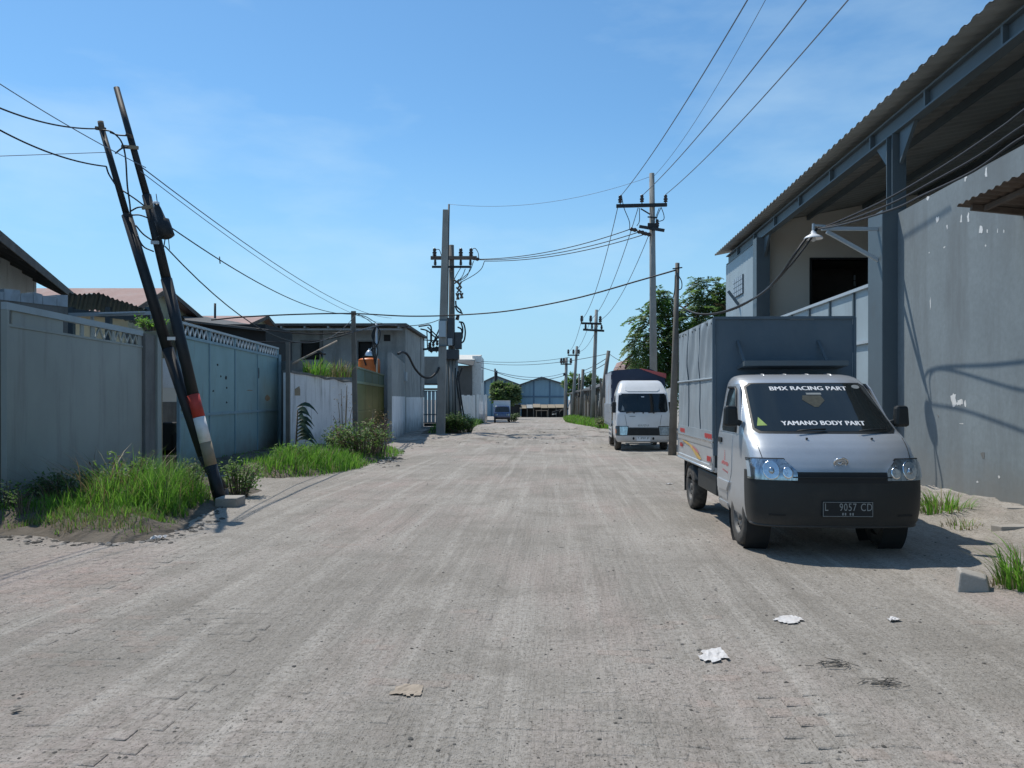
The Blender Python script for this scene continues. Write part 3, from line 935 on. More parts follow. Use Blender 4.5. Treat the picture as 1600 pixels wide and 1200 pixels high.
# blue gate leaf
W = Wall(XY(280, 15.4), XY(434, 23.6))
z1, z0 = 3.02, 0.0
zb = 2.72
t = thing('gate_leaf', 'faded blue metal gate leaf with four panels and zigzag lattice along its top', 'gate', W.p(0, 0, 0))
us = [W.u(p) for p in (280, 327, 367, 402, 434)]
for k in range(4):
    one(W, 'panel', 'blue_gate', t, us[k] + .03, us[k + 1] - .03, -.02, 0, 1.14, zb - .03)
    one(W, 'panel', 'blue_gate', t, us[k] + .03, us[k + 1] - .03, -.02, 0, -.12, 1.08)
for u in us:
    one(W, 'post', 'blue_trim', t, u - .03, u + .03, -.04, .02, -.15, z1 - .05)
one(W, 'mid_rail', 'blue_trim', t, us[0], us[-1], -.03, .026, 1.08, 1.14)
one(W, 'lattice_rail', 'blue_trim', t, us[0], us[-1], -.03, .03, zb - .03, zb + .03)
one(W, 'top_rail', 'steel_light', t, us[0] - .03, us[-1] + .03, -.045, .035, z1 - .048, z1)
for k in range(4):
    zigzag(W, t, us[k] + .05, us[k + 1] - .05, zb + .03, z1 - .05, .26, 'steel_light')
one(W, 'latch_bar', 'steel', t, us[0] + .08, us[0] + .34, .021, .05, 1.22, 1.26)
one(W, 'handle', 'steel', t, us[0] + .12, us[0] + .15, .021, .09, 1.34, 1.62)
for z in (.35, 1.5, 2.45):
    one(W, 'hinge', 'steel', t, us[-1] - .03, us[-1] + .09, .021, .07, z, z + .16)
rg = random.Random(8)
for (px, py, w, h) in ((340, 570, 3, 5), (345, 588, 3, 4), (353, 590, 4, 7), (333, 611, 3, 4), (354, 606, 3, 4), (354, 629, 3, 4), (404, 582, 3, 22), (418, 622, 9, 14), (390, 610, 12, 2)):
    u = W.u(px); s = W.Y(px) / F; z = W.z(px, py); wu = abs(W.u(px + w / 2) - W.u(px - w / 2)) / 2
    q = MB()
    q.prism([W.p(u + wu * math.cos(a) * rg.uniform(.6, 1), .001, z + h * s / 2 * math.sin(a) * rg.uniform(.6, 1)) for a in [k * math.pi / 3.5 for k in range(7)]], (W.n.x * .003, W.n.y * .003, 0))
    q.build('rust_mark', M['tan' if w > 8 else 'dark'], t)
Wb = Wall(W.p(W.L + .06, .03, 0)[:2], XY(455, 23.2))
t = thing('gate_pillar', 'dark mossy gate pillar at the far end of the blue gate', 'pillar', Wb.p(0, 0, 0))
one(Wb, 'core', 'darkconc', t, 0, Wb.L, -.4, 0, -.4, 2.6)
one(Wb, 'hinge_pipe', 'blue_trim', t, 0.02, .12, 0.002, .09, -.2, 2.8)

# whitewashed wall with weeds on top
W = Wall(XY(454, 22), XY(556, 27.5))
WHITE = W
t = thing('whitewashed_wall', 'streaky whitewashed wall with weeds growing along its top', 'wall', W.p(0, 0, 0))
q = MB()
n = 26
for k in range(n):
    u0, u1 = W.L * k / n, W.L * (k + 1) / n
    h0, h1 = (2.20 - .22 * u / W.L + .05 * noise.noise((u * 1.3, 1, 2)) for u in (u0, u1))
    W.box(q, u0, u1, -.22, 0, -.6, h0, 0, None, h1)
q.build('wall', M['whitewall'], t)
q = MB()
for k in range(n):
    u0, u1 = W.L * k / n, W.L * (k + 1) / n
    h0, h1 = (2.20 - .22 * u / W.L + .05 * noise.noise((u * 1.3, 1, 2)) for u in (u0, u1))
    W.box(q, u0, u1, -.25, .03, h0 + .002, h0 + .07, 0, h1 + .002, h1 + .07)
q.build('coping', M['darkconc'], t)
c = W.u(464)
q = MB(); q.prism([W.p(c - .16, .002, W.z(464, 618)), W.p(c + .22, .002, W.z(464, 618)), W.p(c + .22, .002, W.z(464, 609)), W.p(c + .16, .002, W.z(464, 603)), W.p(c - .16, .002, W.z(464, 608))], (W.n.x * .004, W.n.y * .004, 0))
q.build('paper_notice', M['tan'], t)
g = P(450, 690, 21.2)
q = MB(); q.bar((g.x, 21.2, -.3), (g.x, 21.2, ZE(536, 21.2)), .10, .10)
q.bar((g.x - .06, 21.18, ZE(536, 21.2)), (g.x + .06, 21.18, ZE(536, 21.2)), .04, .06)
solo(q, 'post', M['woodpole'], 'thin dark post standing in front of the left end of the whitewashed wall', 'post', (g.x, 21.2, 0))
q = MB(); q.tube([P(458, 568, 23), P(526, 533, 27)], .035, 8)
solo(q, 'bamboo_pole', M['wood'], 'thin pale pole propped slanting above the whitewashed wall', 'pole', P(458, 568, 23))
q = MB(); q.tube([W.p(W.u(507), -.1, 2.2), W.p(W.u(507), -.1, 2.2 + 34 * W.Y(507) / F)], .05, 6)
q.tube([W.p(W.u(502), -.1, 2.2 + 36 * W.Y(507) / F), W.p(W.u(512), -.1, 2.2 + 34 * W.Y(507) / F)], .05, 6)
solo(q, 'iron_stub', M['pole_black'], 'short dark iron stub on top of the whitewashed wall', 'post', W.p(W.u(507), -.1, 2.2))

# slim pole in front of the green gate
g = P(556, 690, 26)
q = MB(); q.bar((g.x, 26, -.4), (P(552, 487, 26)), .17, .13, w2=.13)
q.bar(P(549, 488, 25.9), P(556, 488, 25.9), .08, .08)
solo(q, 'cable_pole', M['woodpole'], 'short square pole carrying cables in front of the olive gate', 'pole', g)

# olive green gate leaf
W = Wall(XY(557, 27.7), XY(600, 38))
t = thing('gate_leaf', 'olive green sheet gate leaf with a pale green band along its top', 'gate', W.p(0, 0, 0))
zt = 2.62
for k in range(4):
    one(W, 'panel', 'olive', t, W.L * k / 4 + .05, W.L * (k + 1) / 4 - .05, -.02, 0, -.3, zt - .62)
for k in range(5):
    one(W, 'post', 'olive', t, W.L * k / 4 - .05, W.L * k / 4 + .05, -.06, -.005, -.3, zt - .02)
one(W, 'band', 'greengate', t, 0, W.L, -.03, -.01, zt - .52, zt - .06)
one(W, 'band_rail', 'olive_trim', t, -.05, W.L + .05, -.05, .03, zt - .618, zt - .52)
one(W, 'top_rail', 'olive_trim', t, -.05, W.L + .05, -.05, .03, zt - .058, zt)
one(W, 'mid_rail', 'olive', t, 0, W.L, .002, .03, .9, 1.0)

# grey wall end, then the side of the long flat-roofed building
W = Wall(XY(612, 30.0), XY(633, 40))
t = thing('yard_wall', 'stained grey yard wall stub right of the olive gate with white lower half', 'wall', W.p(0, 0, 0))
htop = 3.25
q = MB(); W.box(q, 0, W.L + .1, -.16, 0, 1.55, htop); W.box(q, 0, .22, -.16, 0, -.6, 1.548)
q.build('upper', M['concrete'], t)
one(W, 'painted_part', 'whitewall', t, .222, W.L + .1, -.16, .0, -.6, 1.548)
bx = W.p(W.L + .2, .0, 2.5)
q = MB(); W.box(q, W.L * .9, W.L * .99, .002, .12, 2.35, 2.8)
q.build('meter_box', M['steel_light'], t)

YB0 = 40.2
CX, CY = XY(633, YB0)
FZ = CAMH + (HOR - 512) / F * YB0
Wf = Wall((-24, YB0), (CX, YB0))
Ws = Wall((CX, YB0), XY(662, 48))
t = thing('flat_roofed_building', 'long grey building with a flat overhanging roof behind the whitewashed wall', 'building', (CX - 4, 42, 0))
q = MB()
ow = [(Wf.u(471), Wf.u(503), Wf.z(480, 562), Wf.z(480, 533)), (Wf.u(560), Wf.u(583), Wf.z(480, 562), Wf.z(480, 534))]
u0 = 0
zb, zt2 = -.6, FZ
for a, b, c, d in ow:
    Wf.box(q, u0, a, -.25, 0, zb, zt2)
    Wf.box(q, a, b, -.25, 0, zb, c); Wf.box(q, a, b, -.25, 0, d, zt2)
    u0 = b
Wf.box(q, u0, Wf.L - .45, -.25, 0, zb, zt2)
q.build('wall', M['concrete'], t)
q = MB(); Wf.box(q, Wf.L - .449, Wf.L + .02, -.3, .04, zb, zt2)
q.build('pilaster', M['concrete'], t)
q = MB(); Ws.box(q, .04, Ws.L, -.25, 0, 1.52, zt2); Ws.box(q, Ws.L - 1.6, Ws.L, -.26, .05, 1.52, zt2)
q.build('side_wall', M['concrete'], t)
q = MB(); Ws.box(q, .04, Ws.L, -.25, .004, -.6, 1.516)
q.build('painted_base', M['whitewall'], t)
for a, b, c, d in ow:
    w = one(Wf, 'window', 'dark', t, a, b, -.24, -.2, c, d)
    q = MB(); Wf.box(q, a - .06, a, -.2, .02, c - .06, d + .06); Wf.box(q, b, b + .06, -.2, .02, c - .06, d + .06); Wf.box(q, a, b, -.2, .02, d, d + .06)
    q.build('frame', M['darkconc'], w)
one(Wf, 'vent', 'dark', t, Wf.u(600), Wf.u(610), .002, .03, Wf.z(605, 533), Wf.z(605, 523))
q = MB(); Wf.box(q, Wf.u(500), Wf.u(504), .002, .1, zb, zt2)
q.build('downpipe', M['darkconc'], t)
q = MB()
q.hexa([(-24, 39.2, FZ), (CX + .2, 39.2, FZ + .02), XY(668, 48) + (FZ + .02,), (-24, 50, FZ)], [(-24, 39.2, FZ + .12), (CX + .2, 39.2, FZ + .14), XY(668, 48) + (FZ + .14,), (-24, 50, FZ + .12)])
q.build('roof', M['roofdark'], t)
q = MB()
for k in range(9):
    X = -15.4 + k * 1.2
    q.bar((X, 39.22, FZ - .06), (X, 40.19, FZ - .06), .09, .11)
q.bar((-16, 39.3, FZ - .17), (CX, 39.3, FZ - .17), .07, .09)
q.build('rafter', M['concrete'], t)

# orange water tank and the lamp dome over the olive gate
Yt = 38.4
c = P(577, 566, Yt); r = 17 / F * Yt
t = thing('water_tank', 'bright orange plastic water tank above the olive gate', 'tank', P(577, 600, Yt))
q = MB()
q.lathe([(r, -1.3), (r, .18), (r * .97, .24), (r * .985, .27), (r * .97, .30), (r * .8, .36), (r * .3, .40), (0, .405)], c - Vector((0, 0, .18)), seg=28)
q.build('body', M['orange'], t)
q = MB(); q.box(c.x - r, c.x + r, Yt - r, Yt + r, -.5, c.z - 1.78)
q.build('stand', M['darkconc'], t)
q = MB()
q.bar(P(572, 571, Yt - r - .02), P(567, 556, Yt - r - .02), .10, .06)
q.bar(P(588, 575, Yt - r - .02), P(586, 556, Yt - r - .02), .07, .06)
q.build('strap', M['dark'], t)
q = MB()
c = P(577, 556, 37.4)
t = thing('street_lamp', 'silver domed lamp on a thin post in front of the orange tank', 'lamp', c)
q.lathe([(.22, 0), (.21, .08), (.15, .19), (.08, .26), (.04, .29), (.03, .36)], c, seg=18)
q.build('lamp_shade', M['alu'], t)
q = MB(); q.bar(P(577, 548, 37.4), P(588, 535, 37.4), .03, .03); q.tube([P(589, 600, 37.4), P(588, 505, 37.4)], .045, 8)
q.build('post', M['alu'], t)
q = MB()
for k in range(3):
    q.tube(catmull([P(588, 506, 37.4), P(581 + k * 2, 525, 37.3), P(590 - k * 4, 545, 37.3), P(586, 570, 37.3)], 6), .03, 6)
q.tube(catmull([P(588, 508, 37.4), P(594, 520, 37.3), P(590, 538, 37.3), P(582, 545, 37.3)], 6), .03, 6)
q.build('cable_bundle', M['cable'], t)

# low sheet gate set back beyond the building
W = Wall(XY(662, 47.6), XY(686, 47.6))
t = thing('small_gate', 'narrow whitish sheet gate between the grey building and the square concrete pole', 'gate', W.p(0, 0, 0))
zb, zt = gz(48) - .1, W.z(670, 611)
for k in range(4):
    one(W, 'panel', 'gate_light', t, W.L * k / 4 + .02, W.L * (k + 1) / 4 - .02, -.02, 0, zb + .5, zt)
for z in (zb + .5, zb + 1.0, zt):
    one(W, 'rail', 'steel', t, 0, W.L, .002, .03, z - .03, z + .03)
one(W, 'lintel', 'tan', t, -.05, W.L, -.05, .04, zt + .05, zt + .18)
q = MB()
one(W, 'step', 'concrete', t, 0, W.L, -.2, .8, zb - .2, zb + .25)
one(W, 'kick_plate', 'dark', t, .02, W.L - .02, .003, .02, zb + .27, zb + .46)
W = Wall(XY(661, 49.5), XY(698, 49.5))
t = thing('back_wall', 'plain grey wall rising behind the narrow whitish gate', 'wall', W.p(0, 0, 0))
one(W, 'wall', 'concrete', t, -.1, W.L, -.3, 0, zt + .4, W.z(670, 557))
one(W, 'canopy', 'roofdark', t, 0, W.L, .002, .5, zt + .42, zt + .5)

# houses behind the left gates
def slab(mb, a, b, c, d, th, m=0):
    "roof plate through four points (a, b, c, d in order), th thick"
    mb.hexa([Vector(p) - Vector((0, 0, th)) for p in (a, b, c, d)], [a, b, c, d], m)
t = thing('gabled_house', 'house at the far left whose dark wide eave slopes down behind the grey gate', 'house', P(0, 470, 14))
ZEV = 4.15
We = Wall(XY(-60, (ZEV - CAMH) * F / (HOR - 312)), XY(120, (ZEV - CAMH) * F / (HOR - 463)))
def ev(u, back, dz=0.0):
    return We.p(u, -back, ZEV + back * .52 + dz)
q = MB()
slab(q, ev(-3, 0), ev(We.L + .3, 0), ev(We.L + .3, 5.5), ev(-3, 5.5), .07)
q.build('roof', M['roofdark'], t)
q = MB(); q.bar(ev(-3, -.015, -.07), ev(We.L + .3, -.015, -.07), .02, .17); q.build('fascia', M['rusty'], t)
for k in range(9):
    u = .3 + (We.L - .6) * k / 8
    q = MB(); q.bar(ev(u, .02, -.13), ev(u, 1.15, -.13), .06, .09); q.build('rafter', M['roofdark'], t)
q = MB()
We.box(q, -3, We.L + .2, -1.25, -.95, -.2, ZEV + .40)
q.build('wall', M['whitewall'], t)
q = MB()
We.box(q, We.L - .05, We.L + .2, -5.4, -1.251, -.2, ZEV + .40)
q.build('end_wall', M['whitewall'], t)

# tiled parapet just behind the grey gate
W = Wall(XY(-30, 11.4), XY(106, 12.6))
t = thing('parapet_wall', 'low wall top edged with uneven pale blue tiles behind the grey gate', 'wall', W.p(0, 0, 0))
one(W, 'wall', 'darkconc', t, 0, W.L, -.3, 0, 0, W.z(60, 474))
rg = random.Random(4)
u = 0
while u < W.L - .1:
    w = rg.uniform(.12, .26)
    if rg.random() > .15:
        q = MB(); z = W.z(60, 475); h = rg.uniform(.12, .19)
        W.box(q, u, min(W.L, u + w) - .008, -.06, .012, z + .002, z + h, 0, None, z + h - rg.uniform(-.02, .03))
        W.box(q, u, min(W.L, u + w) - .008, -.3, -.062, z + h - .03, z + h)
        q.build('tile', M['tileblue'], t)
    u += w

t = thing('corrugated_lean_to', 'dark blue green corrugated lean-to roof above the grey gate', 'roof', P(170, 500, 17))
q = MB()
n = 60
def ley(f): return 458 + 3 * f + 26 * max(0, f - .35) / .65 + 2.5 * noise.noise((f * 4, 0, 0))
vs = []
for i in range(n + 1):
    f = i / n
    px = 108 + 134 * f
    zz = .02 * math.sin(i * 1.9)
    a = P(px - 6, ley(f) + 26, 18.5); b = P(px, ley(f), 14.9)
    vs += [(a.x, a.y, a.z + zz), (b.x, b.y, b.z + zz)]
q.add(vs, [(i * 2, i * 2 + 1, i * 2 + 3, i * 2 + 2) for i in range(n)])
q.add([(x, y, z - .012) for x, y, z in vs], [(i * 2 + 2, i * 2 + 3, i * 2 + 1, i * 2) for i in range(n)])
q.build('roof_sheet', M['greencorr'], t)
q = MB()
for px in (112, 170, 232):
    q.bar(P(px, 480, 15.2), (P(px, 480, 15.2).x, 15.2, 0), .1, .1)
q.bar(P(108, 486, 15.2), P(236, 500, 15.2), .08, .1)
q.build('post', M['steel'], t)
q = MB(); q.bar(P(108, 492, 14.6), P(238, 489, 14.6), .05, .07)
q.bar(P(160, 492, 14.7), P(232, 489, 14.7), .3, .02)
q.build('gutter', M['steel_light'], t)
q = MB()
c = P(144, 468, 21)
q.lathe([(.36, -.2), (.36, -.03), (.32, .05), (.2, .13), (.06, .165), (0, .167)], c, seg=20)
q.lathe([(.05, -3), (.05, -.2)], c, seg=8)
solo(q, 'vent_cowl', M['concrete'], 'rounded grey cowl just below the pink tiled roof', 'vent', c)

def gable_house(name, label, Xg, Y0, Yr, Y1, ze0, zr, ze1, xl, wallm, roofm, group=None):
    "ridge along x; gable end at x = Xg faces the road"
    t = thing(name, label, 'house', (Xg, Yr, 0), group=group)
    q = MB()
    slab(q, (xl, Y0 - .5, ze0 - .15), (Xg + .35, Y0 - .5, ze0 - .15), (Xg + .35, Yr, zr), (xl, Yr, zr), .08)
    slab(q, (xl, Yr, zr), (Xg + .35, Yr, zr), (Xg + .35, Y1 + .5, ze1 - .15), (xl, Y1 + .5, ze1 - .15), .08)
    q.build('roof', M[roofm], t)
    q = MB()
    q.bar((Xg + .37, Y0 - .5, ze0 - .21), (Xg + .37, Yr, zr - .06), .03, .16)
    q.bar((Xg + .37, Yr, zr - .06), (Xg + .37, Y1 + .5, ze1 - .21), .03, .16)
    q.build('bargeboard', M['rusty'], t)
    q = MB()
    q.prism([(Xg, Y0, -.5), (Xg, Y1, -.5), (Xg, Y1, ze1 - .12), (Xg, Yr, zr - .1), (Xg, Y0, ze0 - .12)], (xl + .5 - Xg, 0, 0))
    q.build('wall', M[wallm], t)
    return t
gable_house('tiled_house', 'house with faded pink roof and cream gable seen between the leaning poles', -12.1, 24.2, 26.2, 30.2, 4.30, 5.22, 4.30, -22, 'yellowwall', 'redroof')
gable_house('tiled_house', 'small far house with grey pink roof left of the flat-roofed building', -12.3, 35.5, 37.6, 39.5, 5.0, 5.50, 4.95, -16.4, 'yellowwall', 'redroof')
q = MB(); q.tube([P(336, 520, 33), P(336, 474, 33)], .05, 6)
solo(q, 'mast', M['pole_black'], 'thin iron mast sticking up by the small pink roof', 'pole', P(336, 520, 33))
# dark roofs between
t = thing('tin_shed', 'dark low tin shed roof behind the blue gate', 'shed', P(330, 530, 27))
q = MB(); slab(q, P(290, 500, 26), P(420, 515, 26), P(400, 508, 30), P(280, 488, 30), .07)
q.build('roof', M['roofdark'], t)
q = MB(); q.box(P(295, 520, 26.3).x, P(415, 520, 26.3).x, 26.3, 29.5, -.5, 4.0)
q.build('wall', M['dark'], t)

# ------------------------------------------------------------------ beyond the poles on the left: white house, sheet fences
Yw = 74
t = thing('white_house', 'narrow white two-storey house with a lean-to roof beyond the transformer', 'house', P(735, 655, Yw))
zb = gz(Yw) - .3
q = MB(); q.box(XE(738, Yw), XE(752, Yw), Yw, Yw + 7, zb, ZE(556, Yw))
q.build('wall', M['white'], t)
q = MB(); slab(q, (XE(706, Yw), Yw - .4, ZE(562, Yw)), (XE(741, Yw), Yw - .4, ZE(562, Yw)), (XE(752, Yw), Yw + 1.6, ZE(553, Yw)), (XE(712, Yw), Yw + 1.6, ZE(553, Yw)), .1)
q.build('roof', M['beige'], t)
q = MB(); slab(q, (XE(716, Yw), Yw - 2.0, ZE(566, Yw - 2)), (XE(741, Yw), Yw - 2.0, ZE(571, Yw - 2)), (XE(742, Yw), Yw, ZE(562, Yw)), (XE(716, Yw), Yw, ZE(562, Yw)), .08)
q.build('lean_to', M['roofdark'], t)
q = MB(); q.box(XE(700, Yw), XE(738, Yw) - .003, Yw - 1.2, Yw + 3, zb, ZE(572, Yw))
q.build('porch_wall', M['roofdark'], t)
q = MB(); q.box(XE(752, Yw) + .002, XE(752, Yw) + .03, Yw + 1.5, Yw + 2.2, ZE(597, Yw), ZE(577, Yw))
q.build('window', M['dark'], t)
def sheetfence(px0, px1, Y0, Y1, py, nb, label):
    W = Wall(XY(px0, Y0), XY(px1, Y1))
    t = thing('sheet_fence', label, 'fence', W.p(0, 0, gz(Y0)))
    zt = W.z(px0, py)
    for k in range(nb):
        one(W, 'sheet', 'whitepaint' if k % 3 else 'white', t, W.L * k / nb + .01, W.L * (k + 1) / nb - .01, -.03 - .02 * (k % 2), -.02 * (k % 2), gz(Y0) - .5, zt - .05 * (k % 2))
    one(W, 'post', 'steel', t, W.L, W.L + .1, -.1, 0, gz(Y0) - .5, zt)
sheetfence(721, 743, 60, 62, 617, 5, 'pale sheet metal fence panel nearest the transformer pole')
sheetfence(745, 761, 63, 68, 616, 5, 'pale sheet metal fence corner beside the small blue truck')
t = thing('small_wall', 'short patchy white wall piece behind the square concrete pole', 'wall', P(695, 650, 48.5))
q = MB(); q.box(XE(689, 48.5), XE(706, 48.5), 48.5, 48.7, -1, ZE(608, 48.5))
q.build('wall', M['whitewall'], t)

# ------------------------------------------------------------------ far end: blue warehouses, stalls, fence
def shed(name, label, px0, pxr, px1, Y, pe, pr, m, depth, bays):
    t = thing(name, label, 'warehouse', P((px0 + px1) / 2, 650, Y))
    x0, xr, x1, ze, zr = XE(px0, Y), XE(pxr, Y), XE(px1, Y), ZE(pe, Y), ZE(pr, Y)
    zb = gz(Y) - .4
    q = MB(); q.prism([(x0, Y, zb), (x1, Y, zb), (x1, Y, ze), (xr, Y, zr), (x0, Y, ze)], (0, depth, 0))
    q.build('wall', M[m], t)
    q = MB()
    slab(q, (x0 - .5, Y - .5, ze - .05), (xr, Y - .5, zr + .25), (xr, Y + depth, zr + .25), (x0 - .5, Y + depth, ze - .05), .22)
    slab(q, (xr, Y - .5, zr + .25), (x1 + .5, Y - .5, ze - .05), (x1 + .5, Y + depth, ze - .05), (xr, Y + depth, zr + .25), .22)
    q.build('roof', M['roofdark'], t)
    for p_ in bays:
        x = XE(p_, Y)
        zt = ze + (zr - ze) * (1 - abs(x - xr) / (x1 - xr if x > xr else xr - x0))
        q = MB(); q.box(x - .11, x + .11, Y - .06, Y - .003, zb, zt - .1); q.build('post', M['bluetrim'], t)
    q = MB(); q.box(x0, x1, Y - .09, Y - .062, ZE(621, Y), ZE(618.5, Y)); q.build('rail', M['bluetrim'], t)
    return t
shed('blue_warehouse', 'pale blue gabled warehouse closing the end of the road', 811, 846, 888, 118, 602, 591, 'bluewall', 30, (812, 834, 859, 886))
shed('blue_warehouse', 'left pale blue gabled warehouse half hidden by the round tree', 748, 775, 810, 116, 601, 589, 'bluewall', 30, (758, 768, 790, 809))

Ym = 104
t = thing('stall_row', 'row of dark roadside stalls under pale awnings at the end of the road', 'stall', P(840, 650, Ym))
q = MB(); q.box(XE(815, Ym), XE(884, Ym), Ym + .8, Ym + 3, gz(Ym) - .4, ZE(634, Ym)); q.build('back_wall', M['dark'], t)
rg = random.Random(6)
xs = [812, 823, 833, 845, 856, 868, 886]
for a, b in zip(xs, xs[1:]):
    q = MB(); z = ZE(634 + rg.uniform(-1, 1), Ym); slab(q, (XE(a, Ym), Ym - .6, z - .28), (XE(b, Ym) - .05, Ym - .6, z - .28), (XE(b, Ym) - .05, Ym + 1.5, z + .15), (XE(a, Ym), Ym + 1.5, z + .15), .06)
    q.build('awning', M['tan' if rg.random() > .3 else 'concrete'], t)
    q = MB(); q.box(XE(a, Ym), XE(a, Ym) + .1, Ym - .5, Ym - .4, gz(Ym) - .3, z - .3); q.build('post', M['woodpole'], t)
q = MB(); q.box(XE(786, Ym), XE(813, Ym), Ym, Ym + 3, gz(Ym) - .4, ZE(633, Ym))
q.box(XE(785, Ym), XE(814, Ym), Ym - .15, Ym + 3.1, ZE(633, Ym) + .002, ZE(632, Ym))
solo(q, 'kiosk', [M['dark']], 'dark boxy kiosk left of the stalls at the road end', 'kiosk', P(800, 650, Ym))
q = MB()
c = P(849, 642, Ym - 2)
q.box(c.x - 1.0, c.x + .6, c.y, c.y + .7, c.z, c.z + .07)
for sx in (-.95, .5):
    for sy in (.03, .6):
        q.box(c.x + sx, c.x + sx + .07, c.y + sy, c.y + sy + .07, gz(Ym) - .05, c.z - .001)
solo(q, 'table', M['wood'], 'pale wooden table in front of the dark stalls', 'table', c)
q = MB()
c = P(866, 648, Ym - 3)
q.lathe([(.28, 0), (.24, .25), (.08, .4), (0, .42)], c, seg=10)
solo(q, 'sack', M['white'], 'small white bundle lying before the stalls', 'sack', c)
t = thing('handcart', 'dark cart with tilted tray at the right end of the stalls', 'cart', P(880, 650, Ym - 4))
c = P(880, 650, Ym - 4)
q = MB(); slab(q, (c.x - 1.4, c.y, c.z + .55), (c.x + .7, c.y, c.z + 1.1), (c.x + .7, c.y + 1, c.z + 1.1), (c.x - 1.4, c.y + 1, c.z + .55), .25); q.build('tray', M['dark'], t)
q = MB(); q.lathe([(.38, -.06), (.42, 0), (.38, .06)], c + Vector((-.1, -.1, .4)), 'y', 14); q.build('wheel', M['rubber'], t)
q = MB(); q.bar(c + Vector((.6, .4, 1)), c + Vector((1.1, .4, 2.3)), .12); q.bar(c + Vector((.5, .1, 0)), c + Vector((.5, .1, .8)), .1); q.build('handle', M['steel_light'], t)

# plank fence and sheds along the right side
t = thing('plank_fence', 'ragged fence of weathered planks and posts behind the row of poles', 'fence', (LX(4.0, 60), 60, gz(60)))
rg = random.Random(11)
Y = 42.0
while Y < 86:
    dy = rg.uniform(.5, 1.0)
    h = rg.uniform(1.6, 2.6)
    a = 3.6 - (Y - 46) * .045 + rg.uniform(-.06, .06)
    q = MB()
    q.hexa([RW(a, Y, gz(Y) - .2), RW(a + .05, Y, gz(Y) - .2), RW(a + .05, Y + dy * .92, gz(Y) - .2), RW(a, Y + dy * .92, gz(Y) - .2)],
           [RW(a, Y, gz(Y) + h), RW(a + .05, Y, gz(Y) + h), RW(a + .05, Y + dy * .9, gz(Y) + h + rg.uniform(-.1, .1)), RW(a, Y + dy * .9, gz(Y) + h + rg.uniform(-.1, .1))])
    q.build('plank', M[rg.choice(['wood', 'wood', 'concrete', 'woodpole', 'darkconc'])], t)
    Y += dy
Y = 43.0
while Y < 84:
    q = MB(); h = rg.uniform(2.2, 3.4); a = 3.45 - (Y - 46) * .045; ln = rg.uniform(-.15, .15)
    q.bar(RW(a, Y, gz(Y) - .2), RW(a + ln, Y + ln, gz(Y) + h), .12, .12)
    q.build('post', M[rg.choice(['woodpole', 'wood', 'polecon'])], t)
    Y += rg.uniform(3, 5)
for k, (px0, px1, Y, pt, dpt, lab) in enumerate(((901, 928, 90, 602, 10, 'dark slatted shed farthest along the right side'), (916, 944, 76, 596, 9, 'dark timber shed behind the plank fence'), (934, 964, 62, 590, 9, 'dark shed with curved roof edge near the white lorry'))):
    t = thing('timber_shed', lab, 'shed', P((px0 + px1) / 2, 655, Y))
    x0, x1, zt = XE(px0, Y), XE(px1, Y), ZE(pt, Y)
    q = MB(); q.box(x0, x1, Y, Y + dpt, gz(Y) - .5, zt - .9); q.build('wall', M['roofdark'], t)
    q = MB(); slab(q, (x0 - .5, Y - .8, zt - .9), (x1 + .8, Y - .8, zt), (x1 + .8, Y + dpt, zt), (x0 - .5, Y + dpt, zt - .9), .12); q.build('roof', M['roofdark'], t)
    for i in range(5):
        q = MB(); z = gz(Y) + 1.6 + i * (zt - 1.2 - gz(Y) - 1.6) / 5
        q.box(x0 + .05, x1 - .05, Y - .09, Y - .003, z, z + .14); q.build('slat', M['woodpole' if i % 2 else 'concrete'], t)
t = thing('shed_gable', 'small red brown gable end showing above the white lorry', 'shed', P(988, 575, 46))
q = MB(); q.prism([P(979, 592, 46), P(1004, 592, 46), P(1004, 574, 46), P(985, 560, 46), P(979, 572, 46)], (0, 6, 0)); q.build('wall', M['redroof'], t)
q = MB(); slab(q, P(983, 558, 45.6), P(1012, 575, 45.6), P(1012, 575, 52), P(983, 558, 52), .1); q.build('roof', M['redroof'], t)
q = MB(); slab(q, P(983, 558, 45.6), P(983, 558, 52), P(976, 574, 52), P(976, 574, 45.6), .1); q.build('roof', M['roofdark'], t)
# white sheet behind the lorry
t = thing('sheet_fence', 'pale sheet metal fence showing between the white lorry and the nearer pole', 'fence', RW(4.4, 30, gz(30)))
for k in range(9):
    q = MB(); Y = 31 + k
    wallbox(q, 4.75, 4.80, Y + .02, Y + .97, gz(Y) - .2, gz(Y) + 2.15); q.build('sheet', M['whitepaint'], t)

# ------------------------------------------------------------------ poles
def insulator(q, c, s=1.0, up=1, m=0):
    c = Vector(c)
    q.lathe([(.02 * s, 0), (.02 * s, .05 * s * up), (.075 * s, .06 * s * up), (.08 * s, .1 * s * up), (.05 * s, .12 * s * up), (.085 * s, .15 * s * up), (.085 * s, .19 * s * up), (.05 * s, .22 * s * up), (.07 * s, .25 * s * up), (.06 * s, .32 * s * up), (.0, .36 * s * up)], c, seg=10, m=m)

def pole(name, label, base, top, r0, r1, m, sides=10, group=None):
    t = thing(name, label, 'utility pole', base, group=group)
    q = MB(); b = Vector(base) - Vector((0, 0, .6))
    q.tube([b, b.lerp(Vector(top), .5), top], [r0, (r0 + r1) / 2, r1], sides)
    q.build('shaft', M[m], t)
    return t
def arm(t, p, q_, w, m='steel'):
    q = MB(); q.bar(p, q_, w, w * 1.1); return q.build('crossarm', M[m], t)
def ins(t, pts, s=1.0, up=1):
    for p in pts:
        q = MB(); insulator(q, p, s, up); q.build('insulator', M['porcelain'], t)

